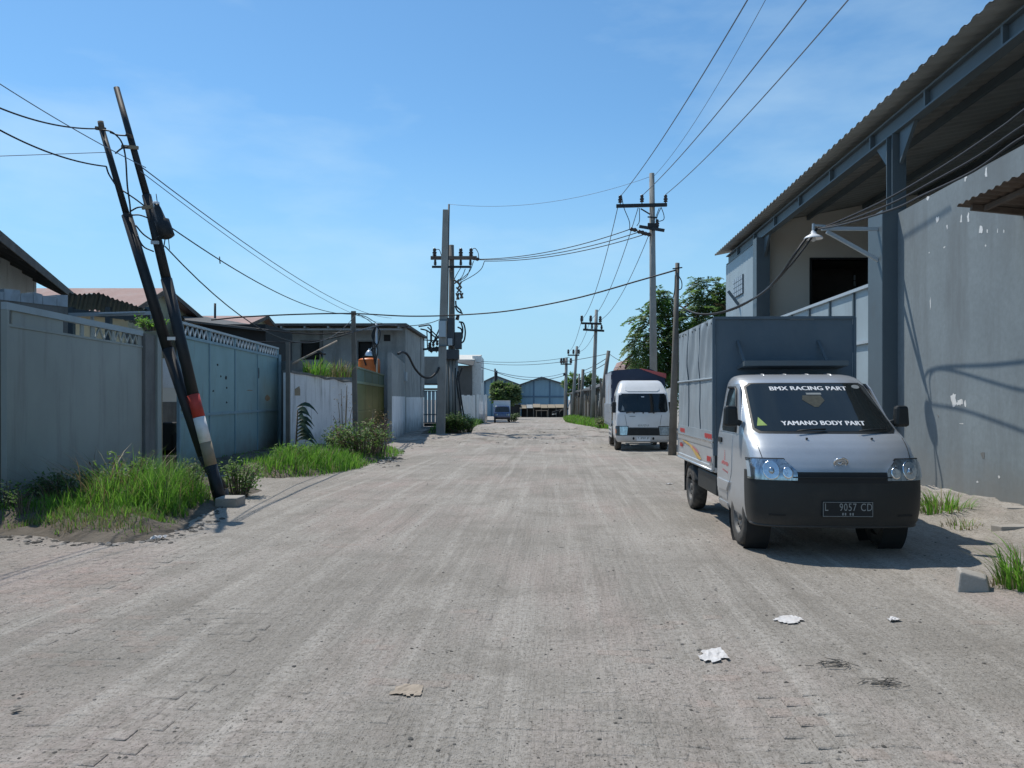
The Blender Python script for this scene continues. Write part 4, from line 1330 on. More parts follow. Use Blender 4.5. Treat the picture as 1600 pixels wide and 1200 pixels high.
# tall round concrete pole behind the trucks
YT = 34.5
b = Vector((XE(1022, YT), YT, gz(YT)))
tall = pole('utility_pole', 'tall round concrete pole with two crossarms rising behind the tree and trucks', b, P(1018.5, 271, YT), .19, .115, 'polecon', 14)
Ya = YT - .22
arm(tall, P(963, 322, Ya), P(1042, 320, Ya), .13, 'pole_black')
ins(tall, [P(969, 319, Ya), P(1003, 318, Ya), P(1040, 318, Ya)], 1.15)
q = MB(); q.bar(P(1001, 326, Ya), P(1016, 335, Ya), .05); q.build('brace', M['pole_black'], tall)
q = MB(); q.bar(P(1000, 354, Ya + .5), P(1037, 360, Ya - .5), .12, .14); q.build('crossarm', M['pole_black'], tall)
for px, py in ((989, 358), (1001, 362), (1011, 365)):
    q = MB(); c = P(px, py, Ya)
    q.tube([c + Vector((-.16, 0, .02)), c + Vector((-.08, 0, .0)), c + Vector((0, 0, -.02)), c + Vector((.1, 0, -.04)), c + Vector((.2, 0, -.06))], [.03, .1, .07, .1, .03], 8); q.build('strain_insulator', M['porcelain'], tall)
ins(tall, [P(1027, 356, Ya)], 1.1)
q = MB(); q.bar(P(1012, 339, Ya), P(1027, 340, Ya), .06, .05); q.bar(P(1012, 352, Ya), P(1029, 353, Ya), .08, .2); q.build('clamp', M['pole_black'], tall)
for a in ([(971, 305), (975, 325), (983, 345), (984, 357)], [(999, 325), (999, 345), (995, 353)], [(1033, 324), (1037, 335), (1037, 343), (1030, 346)], [(1033, 324), (1028, 335), (1025, 345)]):
    q = MB(); q.tube(catmull([P(x, y, Ya - .1) for x, y in a], 5), .018, 5); q.build('jumper', M['cable'], tall)

# next poles along the line
YN2 = 60
b = Vector((XE(925, YN2), YN2, gz(YN2)))
p2 = pole('utility_pole', 'dark pole with two crossarms between the white lorry and the far poles', b, P(932, 484, YN2), .2, .12, 'polecon', 10)
arm(p2, P(908, 505, YN2 - .2), P(940, 506, YN2 - .2), .14, 'pole_black'); arm(p2, P(911, 515, YN2 - .2), P(944, 517, YN2 - .2), .14, 'pole_black')
ins(p2, [P(909, 504, YN2 - .2), P(923, 504, YN2 - .2), P(938, 505, YN2 - .2)], 1.6)
ins(p2, [P(915, 515, YN2 - .2), P(925, 515, YN2 - .2), P(940, 516, YN2 - .2)], 1.2)
Y3 = 82
p3 = pole('utility_pole', 'slightly leaning pole with one thin crossarm, second beyond the white lorry', Vector((XE(893, Y3), Y3, gz(Y3))), P(901.5, 541, Y3), .2, .13, 'polecon', 8)
arm(p3, P(887, 555, Y3 - .2), P(905, 555, Y3 - .2), .12, 'pole_black'); ins(p3, [P(888, 554, Y3 - .2), P(896, 554, Y3 - .2), P(904.5, 554, Y3 - .2)], 1.6)
Y4 = 95
p4 = pole('utility_pole', 'farthest straight pole with insulators beside the blue warehouse', Vector((XE(883, Y4), Y4, gz(Y4))), P(885, 559, Y4), .23, .17, 'polecon', 8)
arm(p4, P(876, 569, Y4 - .2), P(893, 569, Y4 - .2), .14, 'pole_black'); ins(p4, [P(877, 569, Y4 - .2), P(881, 569, Y4 - .2), P(892, 569, Y4 - .2)], 2.2)
q = MB(); q.bar(P(880, 585, Y4 - .25), P(883, 585, Y4 - .25), .3); q.build('bracket', M['pole_black'], p4)
pole('leaning_pole', 'wooden pole leaning to the right in front of the plank fence', Vector((XE(933, 56), 56, gz(56))), P(951, 548, 56), .19, .13, 'woodpole', 8)
pole('service_pole', 'short dark service pole between the two nearest crossarm poles', Vector((XE(907, 72), 72, gz(72))), P(911, 577, 72), .17, .14, 'woodpole', 8)
pole('service_pole', 'thin far service pole just left of the short dark one', Vector((XE(903.5, 80), 80, gz(80))), P(905, 584, 80), .1, .09, 'woodpole', 6)
pole('service_pole', 'thin black pole standing in front of the left blue warehouse', Vector((XE(774, 90), 90, gz(90))), P(773.5, 576, 90), .11, .1, 'pole_black', 6)
pole('service_pole', 'short black twin pole right beside the thin one before the left blue warehouse', Vector((XE(776.5, 90), 90, gz(90))), P(776, 579, 90), .1, .1, 'pole_black', 6)

# slim pole between the two trucks
YS = 21.5
b = Vector((XE(1049.5, YS), YS, gz(YS)))
slim = pole('utility_pole', 'slim weathered pole standing between the white lorry and the silver pickup', b, P(1058.5, 411, YS), .125, .06, 'woodpole', 10)
q = MB()
q.tube(catmull([P(1060, 430, YS - .1), P(1065, 440, YS - .1), P(1065, 450, YS - .1), P(1061, 453, YS - .1)], 5), .014, 6)
q.tube(catmull([P(1055, 430, YS - .12), P(1054, 455, YS - .12), P(1050, 475, YS - .12), P(1052, 495, YS - .12)], 5), .014, 6)
q.build('cable_loop', M['cable'], slim)
q = MB(); q.bar(P(1051, 420, YS - .07), P(1066, 418, YS - .07), .03); q.build('hook', M['pole_black'], slim)

# square concrete pole and the transformer pole on the left
YQ = 38.0
b = Vector((XE(688, YQ), YQ, gz(YQ)))
sq = thing('utility_pole', 'square concrete pole on the left with a slight lean, tallest beside the transformer', 'utility pole', b)
q = MB(); q.bar(b - Vector((0, 0, .5)), P(696.5, 328, YQ), .44, .38, w2=.27, h2=.25); q.build('shaft', M['polecon'], sq, bevel=.02)
q = MB(); q.tube([P(698, 520, YQ + .22), P(701.5, 319, YQ + .22)], .045, 6); q.build('iron_rod', M['pole_black'], sq)
q = MB(); q.box(XE(686, YQ), XE(697, YQ), YQ - .24, YQ - .19, ZE(527, YQ), ZE(502, YQ)); q.build('plate', M['steel_light'], sq)
q = MB(); q.bar(P(687, 500, YQ - .2), P(699, 500, YQ - .2), .05, .08); q.bar(P(686, 540, YQ - .21), P(698, 540, YQ - .21), .05, .08); q.build('band', M['steel'], sq)
YR = 41.0
b = Vector((XE(706, YR), YR, gz(YR)))
tp = pole('transformer_pole', 'dark pole loaded with crossarms, cable loops and transformer boxes', b, P(705.5, 383, YR), .24, .13, 'woodpole', 10)
Yr = YR - .3
arm(tp, P(673, 403, Yr), P(745, 403, Yr), .16, 'rusty'); arm(tp, P(675, 417, Yr), P(736, 417, Yr), .10, 'pole_black')
ins(tp, [P(679, 402, Yr), P(720, 402, Yr), P(736, 402, Yr)], 1.4); ins(tp, [P(680, 416, Yr), P(720, 416, Yr), P(735, 416, Yr)], 1.0)
for px, py in ((741, 404), (746, 405)):
    q = MB(); c = P(px, py, Yr); q.tube([c + Vector((-.12, 0, 0)), c, c + Vector((.12, 0, 0))], [.05, .1, .04], 8); q.build('strain_insulator', M['porcelain'], tp)
for k, a in enumerate(([(679, 391), (686, 390), (690, 400)], [(736, 391), (742, 388), (747, 395), (748, 404)], [(757, 408), (752, 420), (740, 430), (722, 440)], [(735, 418), (729, 432), (716, 440)], [(740, 408), (733, 425), (718, 438)],
                       [(720, 418), (713, 430), (708, 440)], [(727, 420), (722, 432), (714, 441)])):
    q = MB(); q.tube(catmull([P(x, y, Yr - .05 * (k % 3)) for x, y in a], 5), .02, 5); q.build('jumper', M['cable'], tp)
rg = random.Random(14)
q = MB()
for (x, y, w, h) in ((713, 440, 8, 6), (718, 445, 6, 10), (717, 453, 8, 8), (721, 462, 4, 8), (715, 463, 4, 10)):
    q.bar(P(x - w / 2, y - h / 2, Yr - .2), P(x + w / 2, y + h / 2, Yr - .1), .09, .07); q.bar(P(x + w / 2, y - h / 2, Yr - .1), P(x - w / 3, y + h / 2, Yr - .25), .07, .06)
q.build('cable_termination', M['rusty'], tp)
for k, a in enumerate(([(712, 470), (713, 478), (719, 484), (721, 488)], [(711, 478), (715, 486), (723, 490)], [(717, 503), (724, 505), (727, 518), (725, 532), (719, 537)], [(715, 511), (721, 515), (722, 528), (716, 533)], [(720, 503), (723, 515), (721, 530)],
                       [(722, 575), (717, 590), (718, 603), (724, 645), (729, 656)], [(712, 575), (711, 600), (712, 650)], [(716, 580), (714, 600), (720, 640), (722, 655)])):
    q = MB(); q.tube(catmull([P(x, y, Yr - .25 - .04 * (k % 3)) for x, y in a], 6), .045, 6); q.build('heavy_cable', M['cable'], tp)
def tbox(a, b_, c, d, dep, m='steel', o=0):
    q = MB(); q.box(XE(a, Yr), XE(b_, Yr), Yr - dep + o, Yr + o - .05, ZE(d, Yr), ZE(c, Yr)); return q.build('switch_box', M[m], tp, bevel=.02)
tbox(697.5, 711, 498, 541, .5, 'steel_dark'); tbox(711.5, 722, 520, 546, .45, 'steel_dark'); tbox(696, 718, 547, 562, .6, 'steel_dark')
tbox(701, 708, 530, 541, .6, 'steel_light', -.0)
q = MB(); q.tube([P(714, 500, Yr - .3), P(716, 492, Yr - .3)], [.1, .08], 8); q.build('bushing', M['porcelain'], tp)
for k, x in enumerate((698, 704, 709, 713)):
    q = MB(); q.tube([P(x, 562, Yr - .2), P(x + 1, 672, Yr - .2)], .09, 8); q.build('conduit', M['concrete' if k % 2 else 'polecon'], tp)
# steel frame with fuse gear between the building and the square pole
t = thing('switch_frame', 'small iron frame with fuse gear bolted beside the square concrete pole', 'fuse frame', P(675, 545, YQ + .3))
Yf = YQ + .35
for a, b_, w in (((661, 546), (688, 543), .1), ((668, 511), (689, 531), .06), ((673, 516), (673, 545), .06), ((667, 516), (668, 545), .05), ((689, 508), (676, 538), .06), ((661, 531), (688, 533), .05)):
    q = MB(); q.bar(P(*a, Yf), P(*b_, Yf), w); q.build('strut', M['pole_black'], t)
for x, y in ((671, 545), (677, 543), (683, 541), (674, 552), (682, 551)):
    q = MB(); insulator(q, P(x, y, Yf - .1), .9); q.build('fuse', M['porcelain'], t)
q = MB(); q.box(XE(670, Yf), XE(686, Yf), Yf - .3, Yf + .1, ZE(549, Yf), ZE(545, Yf)); q.build('tray', M['pole_black'], t)
for a in ([(654, 510), (662, 509), (671, 508), (674, 514), (674, 535)], [(657, 514), (668, 517), (680, 527), (688, 528)], [(676, 538), (684, 527), (689, 519)]):
    q = MB(); q.tube(catmull([P(x, y, Yf) for x, y in a], 6), .04, 6); q.build('heavy_cable', M['cable'], t)

# the two leaning black steel poles at the left corner
YB = 10.8
def steelpole(name, label, pts, bands=()):
    base = P(*pts[-1][:2], YB)
    t = thing(name, label, 'utility pole', base)
    for k in range(len(pts) - 1):
        a, b_ = pts[k], pts[k + 1]
        q = MB(); q.tube([P(a[0], a[1], a[2]), P(b_[0], b_[1], b_[2])], [a[3] * YB / F / 2, b_[4] * YB / F / 2], 14)
        q.build(a[5][0], M[a[5][1]], t)
    return t
lp1 = steelpole('leaning_pole', 'left and shorter of the two black poles leaning at the corner', [
    (157, 190, 10.95, 9, 9, ('cap', 'rusty')), (159, 201, 10.95, 9, 9, ('upper_tube', 'pole_black')), (198, 336, 10.9, 16, 10, ('middle_tube', 'pole_black')), (262, 545, 10.85, 18, 17, ('middle_tube', 'pole_black')),
    (318, 712, 10.82, 18, 18, ('lower_tube', 'pole_black')), (346, 765, 10.8, 20, 18, ('foot', 'pole_black')), (351, 800, 10.8, 20, 20)])
lp2 = steelpole('leaning_pole', 'right and taller leaning black pole with red and white painted bands', [
    (182, 137, 10.95, 9, 9, ('upper_tube', 'pole_black')), (229, 305, 10.9, 14, 11, ('middle_tube', 'pole_black')), (260, 436, 10.85, 17, 15, ('middle_tube', 'pole_black')), (302, 617, 10.72, 18, 17, ('red_band', 'red')),
    (311, 652, 10.7, 18, 18, ('white_band', 'white')), (321, 691, 10.7, 18, 18, ('tan_band', 'tan')), (330, 727, 10.7, 18, 18, ('foot', 'pole_black')), (347, 794, 10.7, 22, 20)])
def clamp(t, x, y, Y, w, tilt=0, m='steel_light'):
    q = MB(); q.bar(P(x - w / 2, y - tilt, Y), P(x + w / 2, y + tilt, Y), .03, .045); q.build('clamp', M[m], t)
clamp(lp1, 157, 201, 10.82, 16, 1, 'rusty'); clamp(lp1, 268, 529, 10.7, 12, 0, 'white'); clamp(lp1, 200, 336, 10.78, 13, 2, 'pole_black')
clamp(lp2, 202, 212, 10.82, 10, 2, 'rusty'); clamp(lp2, 203, 230, 10.8, 26, 1, 'tan'); clamp(lp2, 230, 324, 10.75, 16, -1, 'tan'); clamp(lp2, 242, 379, 10.72, 12, 0, 'steel_light')
# splice closure hanging on the taller pole
q = MB()
a, b_ = P(244, 318, 10.72), P(262, 372, 10.72)
q.tube([a, a.lerp(b_, .15), a.lerp(b_, .45), a.lerp(b_, .5), a.lerp(b_, .95), b_], [.03, .045, .06, .10, .105, .06], 12)
j = q.build('splice_closure', M['pole_black'], lp2)
q = MB(); q.tube([P(244, 303, 10.72), P(246, 318, 10.72)], .006, 5); q.tube(catmull([P(258, 372, 10.72), P(256, 385, 10.72), P(254, 390, 10.72)], 4), .008, 5); q.tube([P(263, 370, 10.72), P(265, 390, 10.72)], .006, 5)
q.tube(catmull([P(246, 340, 10.7), P(252, 352, 10.66), P(250, 368, 10.66), P(244, 372, 10.7)], 5), .012, 6)
q.build('cable_tail', M['cable'], lp2)
q = MB(); q.lathe([(.045, 0), (.045, .03), (.02, .04)], a + Vector((0, 0, -.01)), seg=10); q.build('closure_cap', M['decal_white'], lp2)
for pts in ([(160, 203), (172, 205), (180, 210), (190, 222), (196, 245), (199, 290), (203, 320), (204, 338)], [(172, 207), (185, 211), (202, 212)], [(166, 260), (170, 272), (180, 288)], [(180, 240), (190, 232), (200, 229)],
            [(204, 330), (216, 324), (230, 324)], [(207, 336), (218, 336), (230, 340)], [(192, 298), (210, 310), (226, 322)], [(212, 352), (224, 366), (240, 377)], [(214, 368), (224, 385), (240, 393)]):
    q = MB(); q.tube(catmull([P(x, y, 10.78) for x, y in pts], 5), .011, 6); q.build('cable_jumper', M['cable'], lp1)
q = MB(); q.box(P(352, 790, 10.6).x - .05, P(380, 790, 10.6).x, 10.35, 10.7, hroad(-3.9, 10.5) - .1, hroad(-3.9, 10.5) + .125)
solo(q, 'concrete_block', M['slab'], 'low flat concrete block at the foot of the leaning poles', 'block', (P(366, 790, 10.6)), bevel=.015)

# ------------------------------------------------------------------ wires
def wire(label, pts, r, m='cable', n=10, group=None, name='cable'):
    q = MB(); c = catmull([P(*p) for p in pts], n)
    q.tube(c, r, 6)
    return solo(q, name, M[m], label, 'cable', c[0], group)
def sagwire(label, a, b_, sag, r, m='wire', group=None, n=24, name='overhead_wire', ext=0.0):
    a, b_ = P(*a), P(*b_)
    q = MB(); q.tube(([a + (a - b_) * ext * k / 4 + Vector((0, 0, 4 * sag * ext * k / 4 * (1 + .5 * ext * k / 4))) for k in (4, 3, 2, 1)] if ext else []) + [a.lerp(b_, i / n) - Vector((0, 0, 4 * sag * (i / n) * (1 - i / n))) for i in range(n + 1)], r, 6)
    return solo(q, name, M[m], label, 'wire', a, group)
# far-left wires reaching the leaning poles
sagwire('thin wire crossing down from the top left corner to the leaning poles', (-60, 92, 8.5), (228, 262, 10.8), .05, .006, ext=3)
sagwire('upper thick cable from the left edge to the top of the shorter leaning pole', (-60, 141, 8.5), (157, 201, 10.85), .12, .0105, 'cable', ext=3)
sagwire('lower thick cable from the left edge to the shorter leaning pole', (-60, 168, 8.5), (166, 260, 10.85), .12, .0105, 'cable', ext=3)
sagwire('thin pale wire running almost level from the left edge to the leaning poles', (-60, 246, 9.2), (166, 238, 10.9), .0, .005, ext=3)
# from the leaning poles to the right
sagwire('upper thin wire from the leaning poles down to the flat-roofed building', (212, 254, 10.8), (612, 497, 38), .5, .0085)
sagwire('faint thin wire just below the upper one from the leaning poles', (220, 268, 10.8), (625, 507, 40), .6, .006)
sagwire('cable from the splice on the tall leaning pole to the short square pole', (252, 345, 10.72), (552, 491, 25.9), .35, .0095, 'cable')
sagwire('lowest cable from the leaning pole, sagging to the short square pole', (258, 385, 10.72), (556, 491, 25.9), 1.15, .0095, 'cable')
q = MB(); q.tube([P(343, 401, 13.1), P(344, 412, 13.1)], .01, 5)
solo(q, 'cable_tag', M['cable'], 'small scrap dangling from the cable left of the short square pole', 'scrap', P(343, 401, 13.1))
# long cable across the road
wire('long black cable sagging across the road from the slim pole to the left', [(1056, 422, 21.4), (1000, 438, 22.5), (900, 466, 24.2), (800, 485, 25.6), (720, 492, 26.6), (640, 494, 26.4), (553, 490, 26), (470, 491, 24.5), (385, 495, 23.5), (330, 500, 23)], .023, 'cable')
wire('cable draped between the short square pole and the lamp post', [(556, 492, 25.9), (572, 495, 31), (588, 505, 37.4)], .016, 'cable')
wire('second cable slanting from the short square pole over the flat roof', [(558, 490, 25.9), (575, 500, 31), (590, 512, 38)], .014, 'cable')
for k, pts in enumerate(([(400, 514, 24), (470, 521, 25), (520, 521, 25.5), (560, 517, 26), (600, 508, 33), (640, 512, 38)], [(400, 534, 23), (460, 535, 24), (510, 530, 25), (556, 518, 26), (588, 508, 37.3)])):
    wire(['upper cable strung low in front of the flat-roofed building', 'lower cable strung low in front of the flat-roofed building'][k], pts, .022, 'cable')
wire('cable from the flat roof corner up to the square concrete pole', [(590, 507, 37.3), (640, 509, 37.6), (670, 505, 37.8), (688, 499, 37.9)], .02, 'cable')
wire('thick drooping black cable from the yard wall stub to the square concrete pole', [(622, 553, 34), (630, 550, 34.5), (638, 556, 35), (648, 575, 36), (660, 588, 37), (672, 590, 37.4), (682, 582, 37.7), (686, 574, 37.8)], .055, 'cable')
# transformer pole to tall concrete pole
for k, (a, b_) in enumerate((((746, 405, Yr), (985, 358, Ya)), ((750, 406, Yr), (997, 363, Ya)), ((757, 408, Yr), (1008, 366, Ya)))):
    sagwire(['highest', 'middle', 'lowest'][k] + ' wire strung across the road from the transformer pole to the tall concrete pole', a, b_, .32, .02, 'cable', 'wires across the road')
sagwire('faint wire from the rod on the square pole to the tall concrete pole', (701, 319, YQ), (1016, 276, YT), .55, .009, 'wire')
# overhead lines from the tall pole towards and past the camera
for k, (a, b_) in enumerate((((970, 306, Ya), (1203, -60, 13.3)), ((1004, 305, Ya), (1305, -60, 13.3)), ((1040, 304, Ya), (1376, -60, 13.3)))):
    sagwire(['left', 'middle', 'right'][k] + ' of the three thick overhead lines climbing out of the top of the picture', a, b_, .25, .016, 'wire')
sagwire('faint overhead line between the thicker ones at the top', (1022, 275, YT), (1228, -60, 16), .4, .009, 'wire')
for k, (a, b_) in enumerate((((965, 325, Ya), (909, 499, YN2)), ((997, 325, Ya), (923, 499, YN2)), ((1030, 325, Ya), (938, 500, YN2)))):
    sagwire(['left', 'middle', 'right'][k] + ' of three lines running from the tall concrete pole to the next dark pole', a, b_, .9, .018, 'wire', 'lines between the right-hand poles')
for k, (a, b_) in enumerate((((909, 499, YN2), (888, 549, Y3)), ((923, 499, YN2), (896, 549, Y3)), ((938, 500, YN2), (905, 549, Y3)))):
    sagwire(['left', 'middle', 'right'][k] + ' of three distant lines between the two far crossarm poles', a, b_, .6, .018, 'wire', 'lines between the far poles')
sagwire('distant black wire from the white house across to the leaning wooden pole', (745, 566, 74), (948, 553, 56), .5, .022, 'cable')
sagwire('second distant wire just under the first across the far road', (745, 564, 74), (890, 558, 80), .3, .022, 'cable')
sagwire('low far cable across the road before the blue warehouses', (776, 582, 90), (884, 586, 95), .75, .035, 'cable')
sagwire('upper far cable across the road before the blue warehouses', (752, 574, 60), (884, 582, 95), .7, .028, 'wire')
for k, (a, b_) in enumerate((((953, 556, 56), (912, 579, 72)), ((946, 568, 56), (911, 584, 72)))):
    sagwire(['upper', 'lower'][k] + ' short wire from the leaning wooden pole to the dark service pole', a, b_, .1, .025, 'cable', 'wires at the leaning wooden pole')
sagwire('wire behind the white lorry from the leaning wooden pole', (951, 552, 56), (1012, 570, 44), .3, .018, 'cable')
# cables along the grey wall through the lamp bracket
wire('upper of three twisted black cables along the grey wall above the pickup', [(1276, 357, YA - .05), (1300, 350, 13.02), (1380, 314, 11.1), (1470, 262, 9.46), (1560, 202, 8.19), (1600, 172, 7.7), (1700, 100, 6.7), (1900, -60, 5.3)], .014, 'cable')
wire('middle of three twisted black cables along the grey wall above the pickup', [(1277, 358, YA - .05), (1312, 349, 12.75), (1390, 319, 10.7), (1455, 285, 9.45), (1525, 246, 8.5), (1590, 202, 7.6), (1700, 130, 6.5), (1900, -20, 5.3)], .013, 'cable')
wire('lower of three twisted black cables along the grey wall above the pickup', [(1278, 358, YA - .05), (1320, 350, 12.0), (1395, 327, 10.17), (1440, 306, 9.29), (1520, 268, 8.17), (1580, 226, 7.48), (1610, 207, 7.2), (1760, 110, 6.0), (1900, 20, 5.2)], .014, 'cable')
wire('bundled cable hanging from the lamp bracket down to the slim pole', [(1276, 358, YA - .02), (1258, 375, YA), (1240, 400, YA), (1215, 435, 14), (1180, 465, 16), (1130, 487, 18.5), (1090, 490, 20), (1062, 478, 21.4)], .022, 'cable')
wire('second strand of the cable hanging from the lamp bracket', [(1276, 359, YA), (1262, 380, YA), (1232, 418, 13.5), (1195, 455, 15), (1150, 482, 18), (1110, 492, 19.6), (1080, 488, 20.6), (1062, 483, 21.4)], .016, 'cable')

# ------------------------------------------------------------------ vehicles
class Cab:
    def __init__(s, st, D, n, yb):
        s.z = [q[0] for q in st]; s.f = [q[1] for q in st]; s.h = [q[2] for q in st]
        s.D, s.n, s.yb = D, n, yb
    def yf(s, z): return float(np.interp(z, s.z, s.f))
    def hw(s, z): return float(np.interp(z, s.z, s.h))
    def raw(s, sp, z):
        t = (sp + 1) * math.pi / 2
        c, sn = math.cos(t), math.sin(t)
        h = s.hw(z)
        return Vector((-h * math.copysign(abs(c) ** (2 / s.n), c), s.yf(z) + s.D * (1 - max(0, sn) ** (2 / s.n)), z))
    def front(s, sp, z, off=0.0):
        p = s.raw(sp, z)
        if off:
            e = 0.01
            du = s.raw(min(1, sp + e), z) - s.raw(max(-1, sp - e), z)
            dv = s.raw(sp, z + e) - s.raw(sp, z - e)
            nn = du.cross(dv).normalized()
            p = p + nn * off
        return p
    def s_of_x(s, x, z):
        h = s.hw(z)
        c = -math.copysign(min(1, abs(x) / h) ** (s.n / 2), x)
        return 2 * math.acos(max(-1, min(1, c))) / math.pi - 1
    def fx(s, x, z, off=0.0):
        return s.front(s.s_of_x(x, z), z, off)
    def side(s, sg, y, z, off=0.0):
        return Vector((sg * (s.hw(z) + off), y, z))
    def mesh(s, nz=3):
        zs = []
        for a, b in zip(s.z, s.z[1:]):
            zs += [a + (b - a) * k / nz for k in range(nz)]
        zs.append(s.z[-1])
        vs, m = [], 0
        K, Fm = 6, 28
        for z in zs:
            h, y1 = s.hw(z), s.yf(z) + s.D
            ring = [Vector((-h, s.yb + (y1 - s.yb) * k / K, z)) for k in range(K)]
            ring += [s.raw(-1 + 2 * k / Fm, z) for k in range(Fm + 1)]
            ring += [Vector((h, y1 + (s.yb - y1) * k / K, z)) for k in range(1, K + 1)]
            m = len(ring)
            vs += ring
        fs = []
        for i in range(len(zs) - 1):
            for k in range(m):
                k2 = (k + 1) % m
                fs.append((i * m + k, i * m + k2, (i + 1) * m + k2, (i + 1) * m + k))
        mb = MB()
        mb.add(vs, fs, 0, True)
        mb.f.append(tuple(reversed(range(m)))); mb.m.append(0); mb.sm.append(False)
        mb.f.append(tuple((len(zs) - 1) * m + k for k in range(m))); mb.m.append(0); mb.sm.append(True)
        return mb

def cut(o, cylinders):
    "carve wheel arches out of a closed body (y, z, r)"
    dg = None
    for y, z, r, x0, x1 in cylinders:
        q = MB(); q.lathe([(0, x0), (r, x0), (r, x1), (0, x1)], (0, y, z), 'x', 36, sm=False)
        c = q.build('cutter', [])
        b = o.modifiers.new('arch', 'BOOLEAN'); b.operation = 'DIFFERENCE'; b.solver = 'EXACT'; b.object = c
        bpy.context.view_layer.update()
        me = bpy.data.meshes.new_from_object(o.evaluated_get(bpy.context.evaluated_depsgraph_get()))
        o.modifiers.clear()
        old = o.data
        o.data = me
        bpy.data.objects.remove(c)

def wheel(t, x, y, z, r, w, sg, name='wheel'):
    q = MB()
    q.lathe([(r * .62, -w * .5), (r * .66, -w * .52), (r * .86, -w * .55), (r * .95, -w * .5), (r, -w * .36), (r, w * .36), (r * .95, w * .5), (r * .86, w * .55), (r * .66, w * .52), (r * .62, w * .5), (r * .62, -w * .5)], (x, y, z), 'x', 36)
    tyre = q.build('tyre', M['rubber'], t)
    q = MB()
    h = sg
    q.lathe([(r * .625, h * w * .50), (r * .60, h * w * .52), (r * .56, h * w * .46), (r * .54, h * w * .25), (r * .47, h * w * .18), (r * .40, h * w * .34), (r * .28, h * w * .36), (r * .22, h * w * .25), (r * .17, h * w * .27), (r * .15, h * w * .46), (r * .08, h * w * .48), (0, h * w * .48)], (x, y, z), 'x', 30)
    q.lathe([(r * .62, -h * w * .3), (0, -h * w * .3)], (x, y, z), 'x', 20)
    rim = q.build('rim', M['wheelsteel'], tyre)
    q = MB()
    for k in range(8):
        a = 2 * math.pi * k / 8
        c = Vector((x + h * w * .285, y + math.cos(a) * r * .45, z + math.sin(a) * r * .45))
        q.lathe([(0, h * .012), (r * .065, h * .01), (r * .07, -h * .01)], c, 'x', 10)
    q.build('rim_hole', M['dark'], tyre)
    return tyre

def textgeo(s, size, bold=0.0, sx=1.0, spacing=1.0):
    cu = bpy.data.curves.new('lettering', 'FONT')
    cu.body = s; cu.size = size; cu.align_x = 'CENTER'; cu.align_y = 'CENTER'; cu.offset = bold; cu.space_character = spacing; cu.resolution_u = 3
    o = bpy.data.objects.new('lettering', cu)
    COL.objects.link(o)
    bpy.context.view_layer.update()
    me = bpy.data.meshes.new_from_object(o.evaluated_get(bpy.context.evaluated_depsgraph_get()))
    v = [(q.co.x * sx, q.co.y) for q in me.vertices]
    f = [tuple(p.vertices) for p in me.polygons]
    bpy.data.objects.remove(o); bpy.data.curves.remove(cu); bpy.data.meshes.remove(me)
    return v, f
def lettering(t, s, size, m, fn, bold=0.0, sx=1.0, spacing=1.0, name='lettering'):
    v, f = textgeo(s, size, 0.0, sx, spacing)
    q = MB()
    if not bold:
        q.add([fn(a, b) for a, b in v], f)
    else:   # heavier strokes: three prints a hair apart
        for k, dx in enumerate((-bold, 0, bold)):
            q.add([Vector(fn(a + dx, b)) + Vector((0, -.0003 * k, .0001 * k)) for a, b in v], f)
    return q.build(name, M[m], t)

def rrect(u, v, rc):
    "u, v in 0..1 -> pulled in near the corners so that a patch gets round corners"
    d = min(v, 1 - v)
    k = 1 - math.sqrt(max(0, 1 - ((rc - d) / rc) ** 2)) if d < rc else 0
    return k

def fpatch(cab, z0, z1, xl, xr, rc=0.0, rx=0.0):
    "patch on the front between z0 and z1 with left and right limits xl(z), xr(z)"
    def fn(u, v, off):
        z = z0 + (z1 - z0) * v
        a, b = xl(z), xr(z)
        if rc:
            k = rrect(u, v, rc) * rx
            a, b = a + k, b - k
        return cab.fx(a + (b - a) * u, z, off)
    return fn
def spatch(cab, sg, z0, z1, ya, yb, rc=0.0, ry=0.0):
    def fn(u, v, off):
        z = z0 + (z1 - z0) * v
        a, b = ya(z), yb(z)
        if rc:
            k = rrect(u, v, rc) * ry
            a, b = a + k, b - k
        return cab.side(sg, b + (a - b) * u if sg < 0 else a + (b - a) * u, z, off)
    return fn

# ---- silver pickup with the tarpaulin box
TK = thing('pickup_truck', 'silver pickup with grey tarpaulin box and white lettering across its windscreen', 'pickup truck', (3.005, 6.98, 0.0), -0.042, local=True)
TK.location.z = -0.005
st = [(.28, .07, .735), (.33, .025, .755), (.45, .005, .77), (.60, .0, .775), (.76, .012, .775), (.82, .03, .774), (.90, .075, .772), (1.0, .155, .768), (1.07, .235, .762), (1.115, .305, .755), (1.15, .37, .747), (1.20, .435, .737),
      (1.40, .70, .702), (1.60, .965, .668), (1.635, 1.01, .66), (1.665, 1.06, .648), (1.695, 1.13, .628), (1.715, 1.20, .60), (1.728, 1.26, .555)]
cab = Cab(st, .30, 3.4, 1.58)
body = cab.mesh().build('body', M['silver'], TK)
WY0, WY1, WR = .74, 3.26, .292
cut(body, [(WY0, .30, .365, -1, -.52), (WY0, .30, .365, .52, 1)])
# arch liners
for sg in (-1, 1):
    q = MB(); q.lathe([(.364, sg * .53), (.364, sg * .76)], (0, WY0, .30), 'x', 30)
    q.build('wheel_arch', M['dark'], TK)
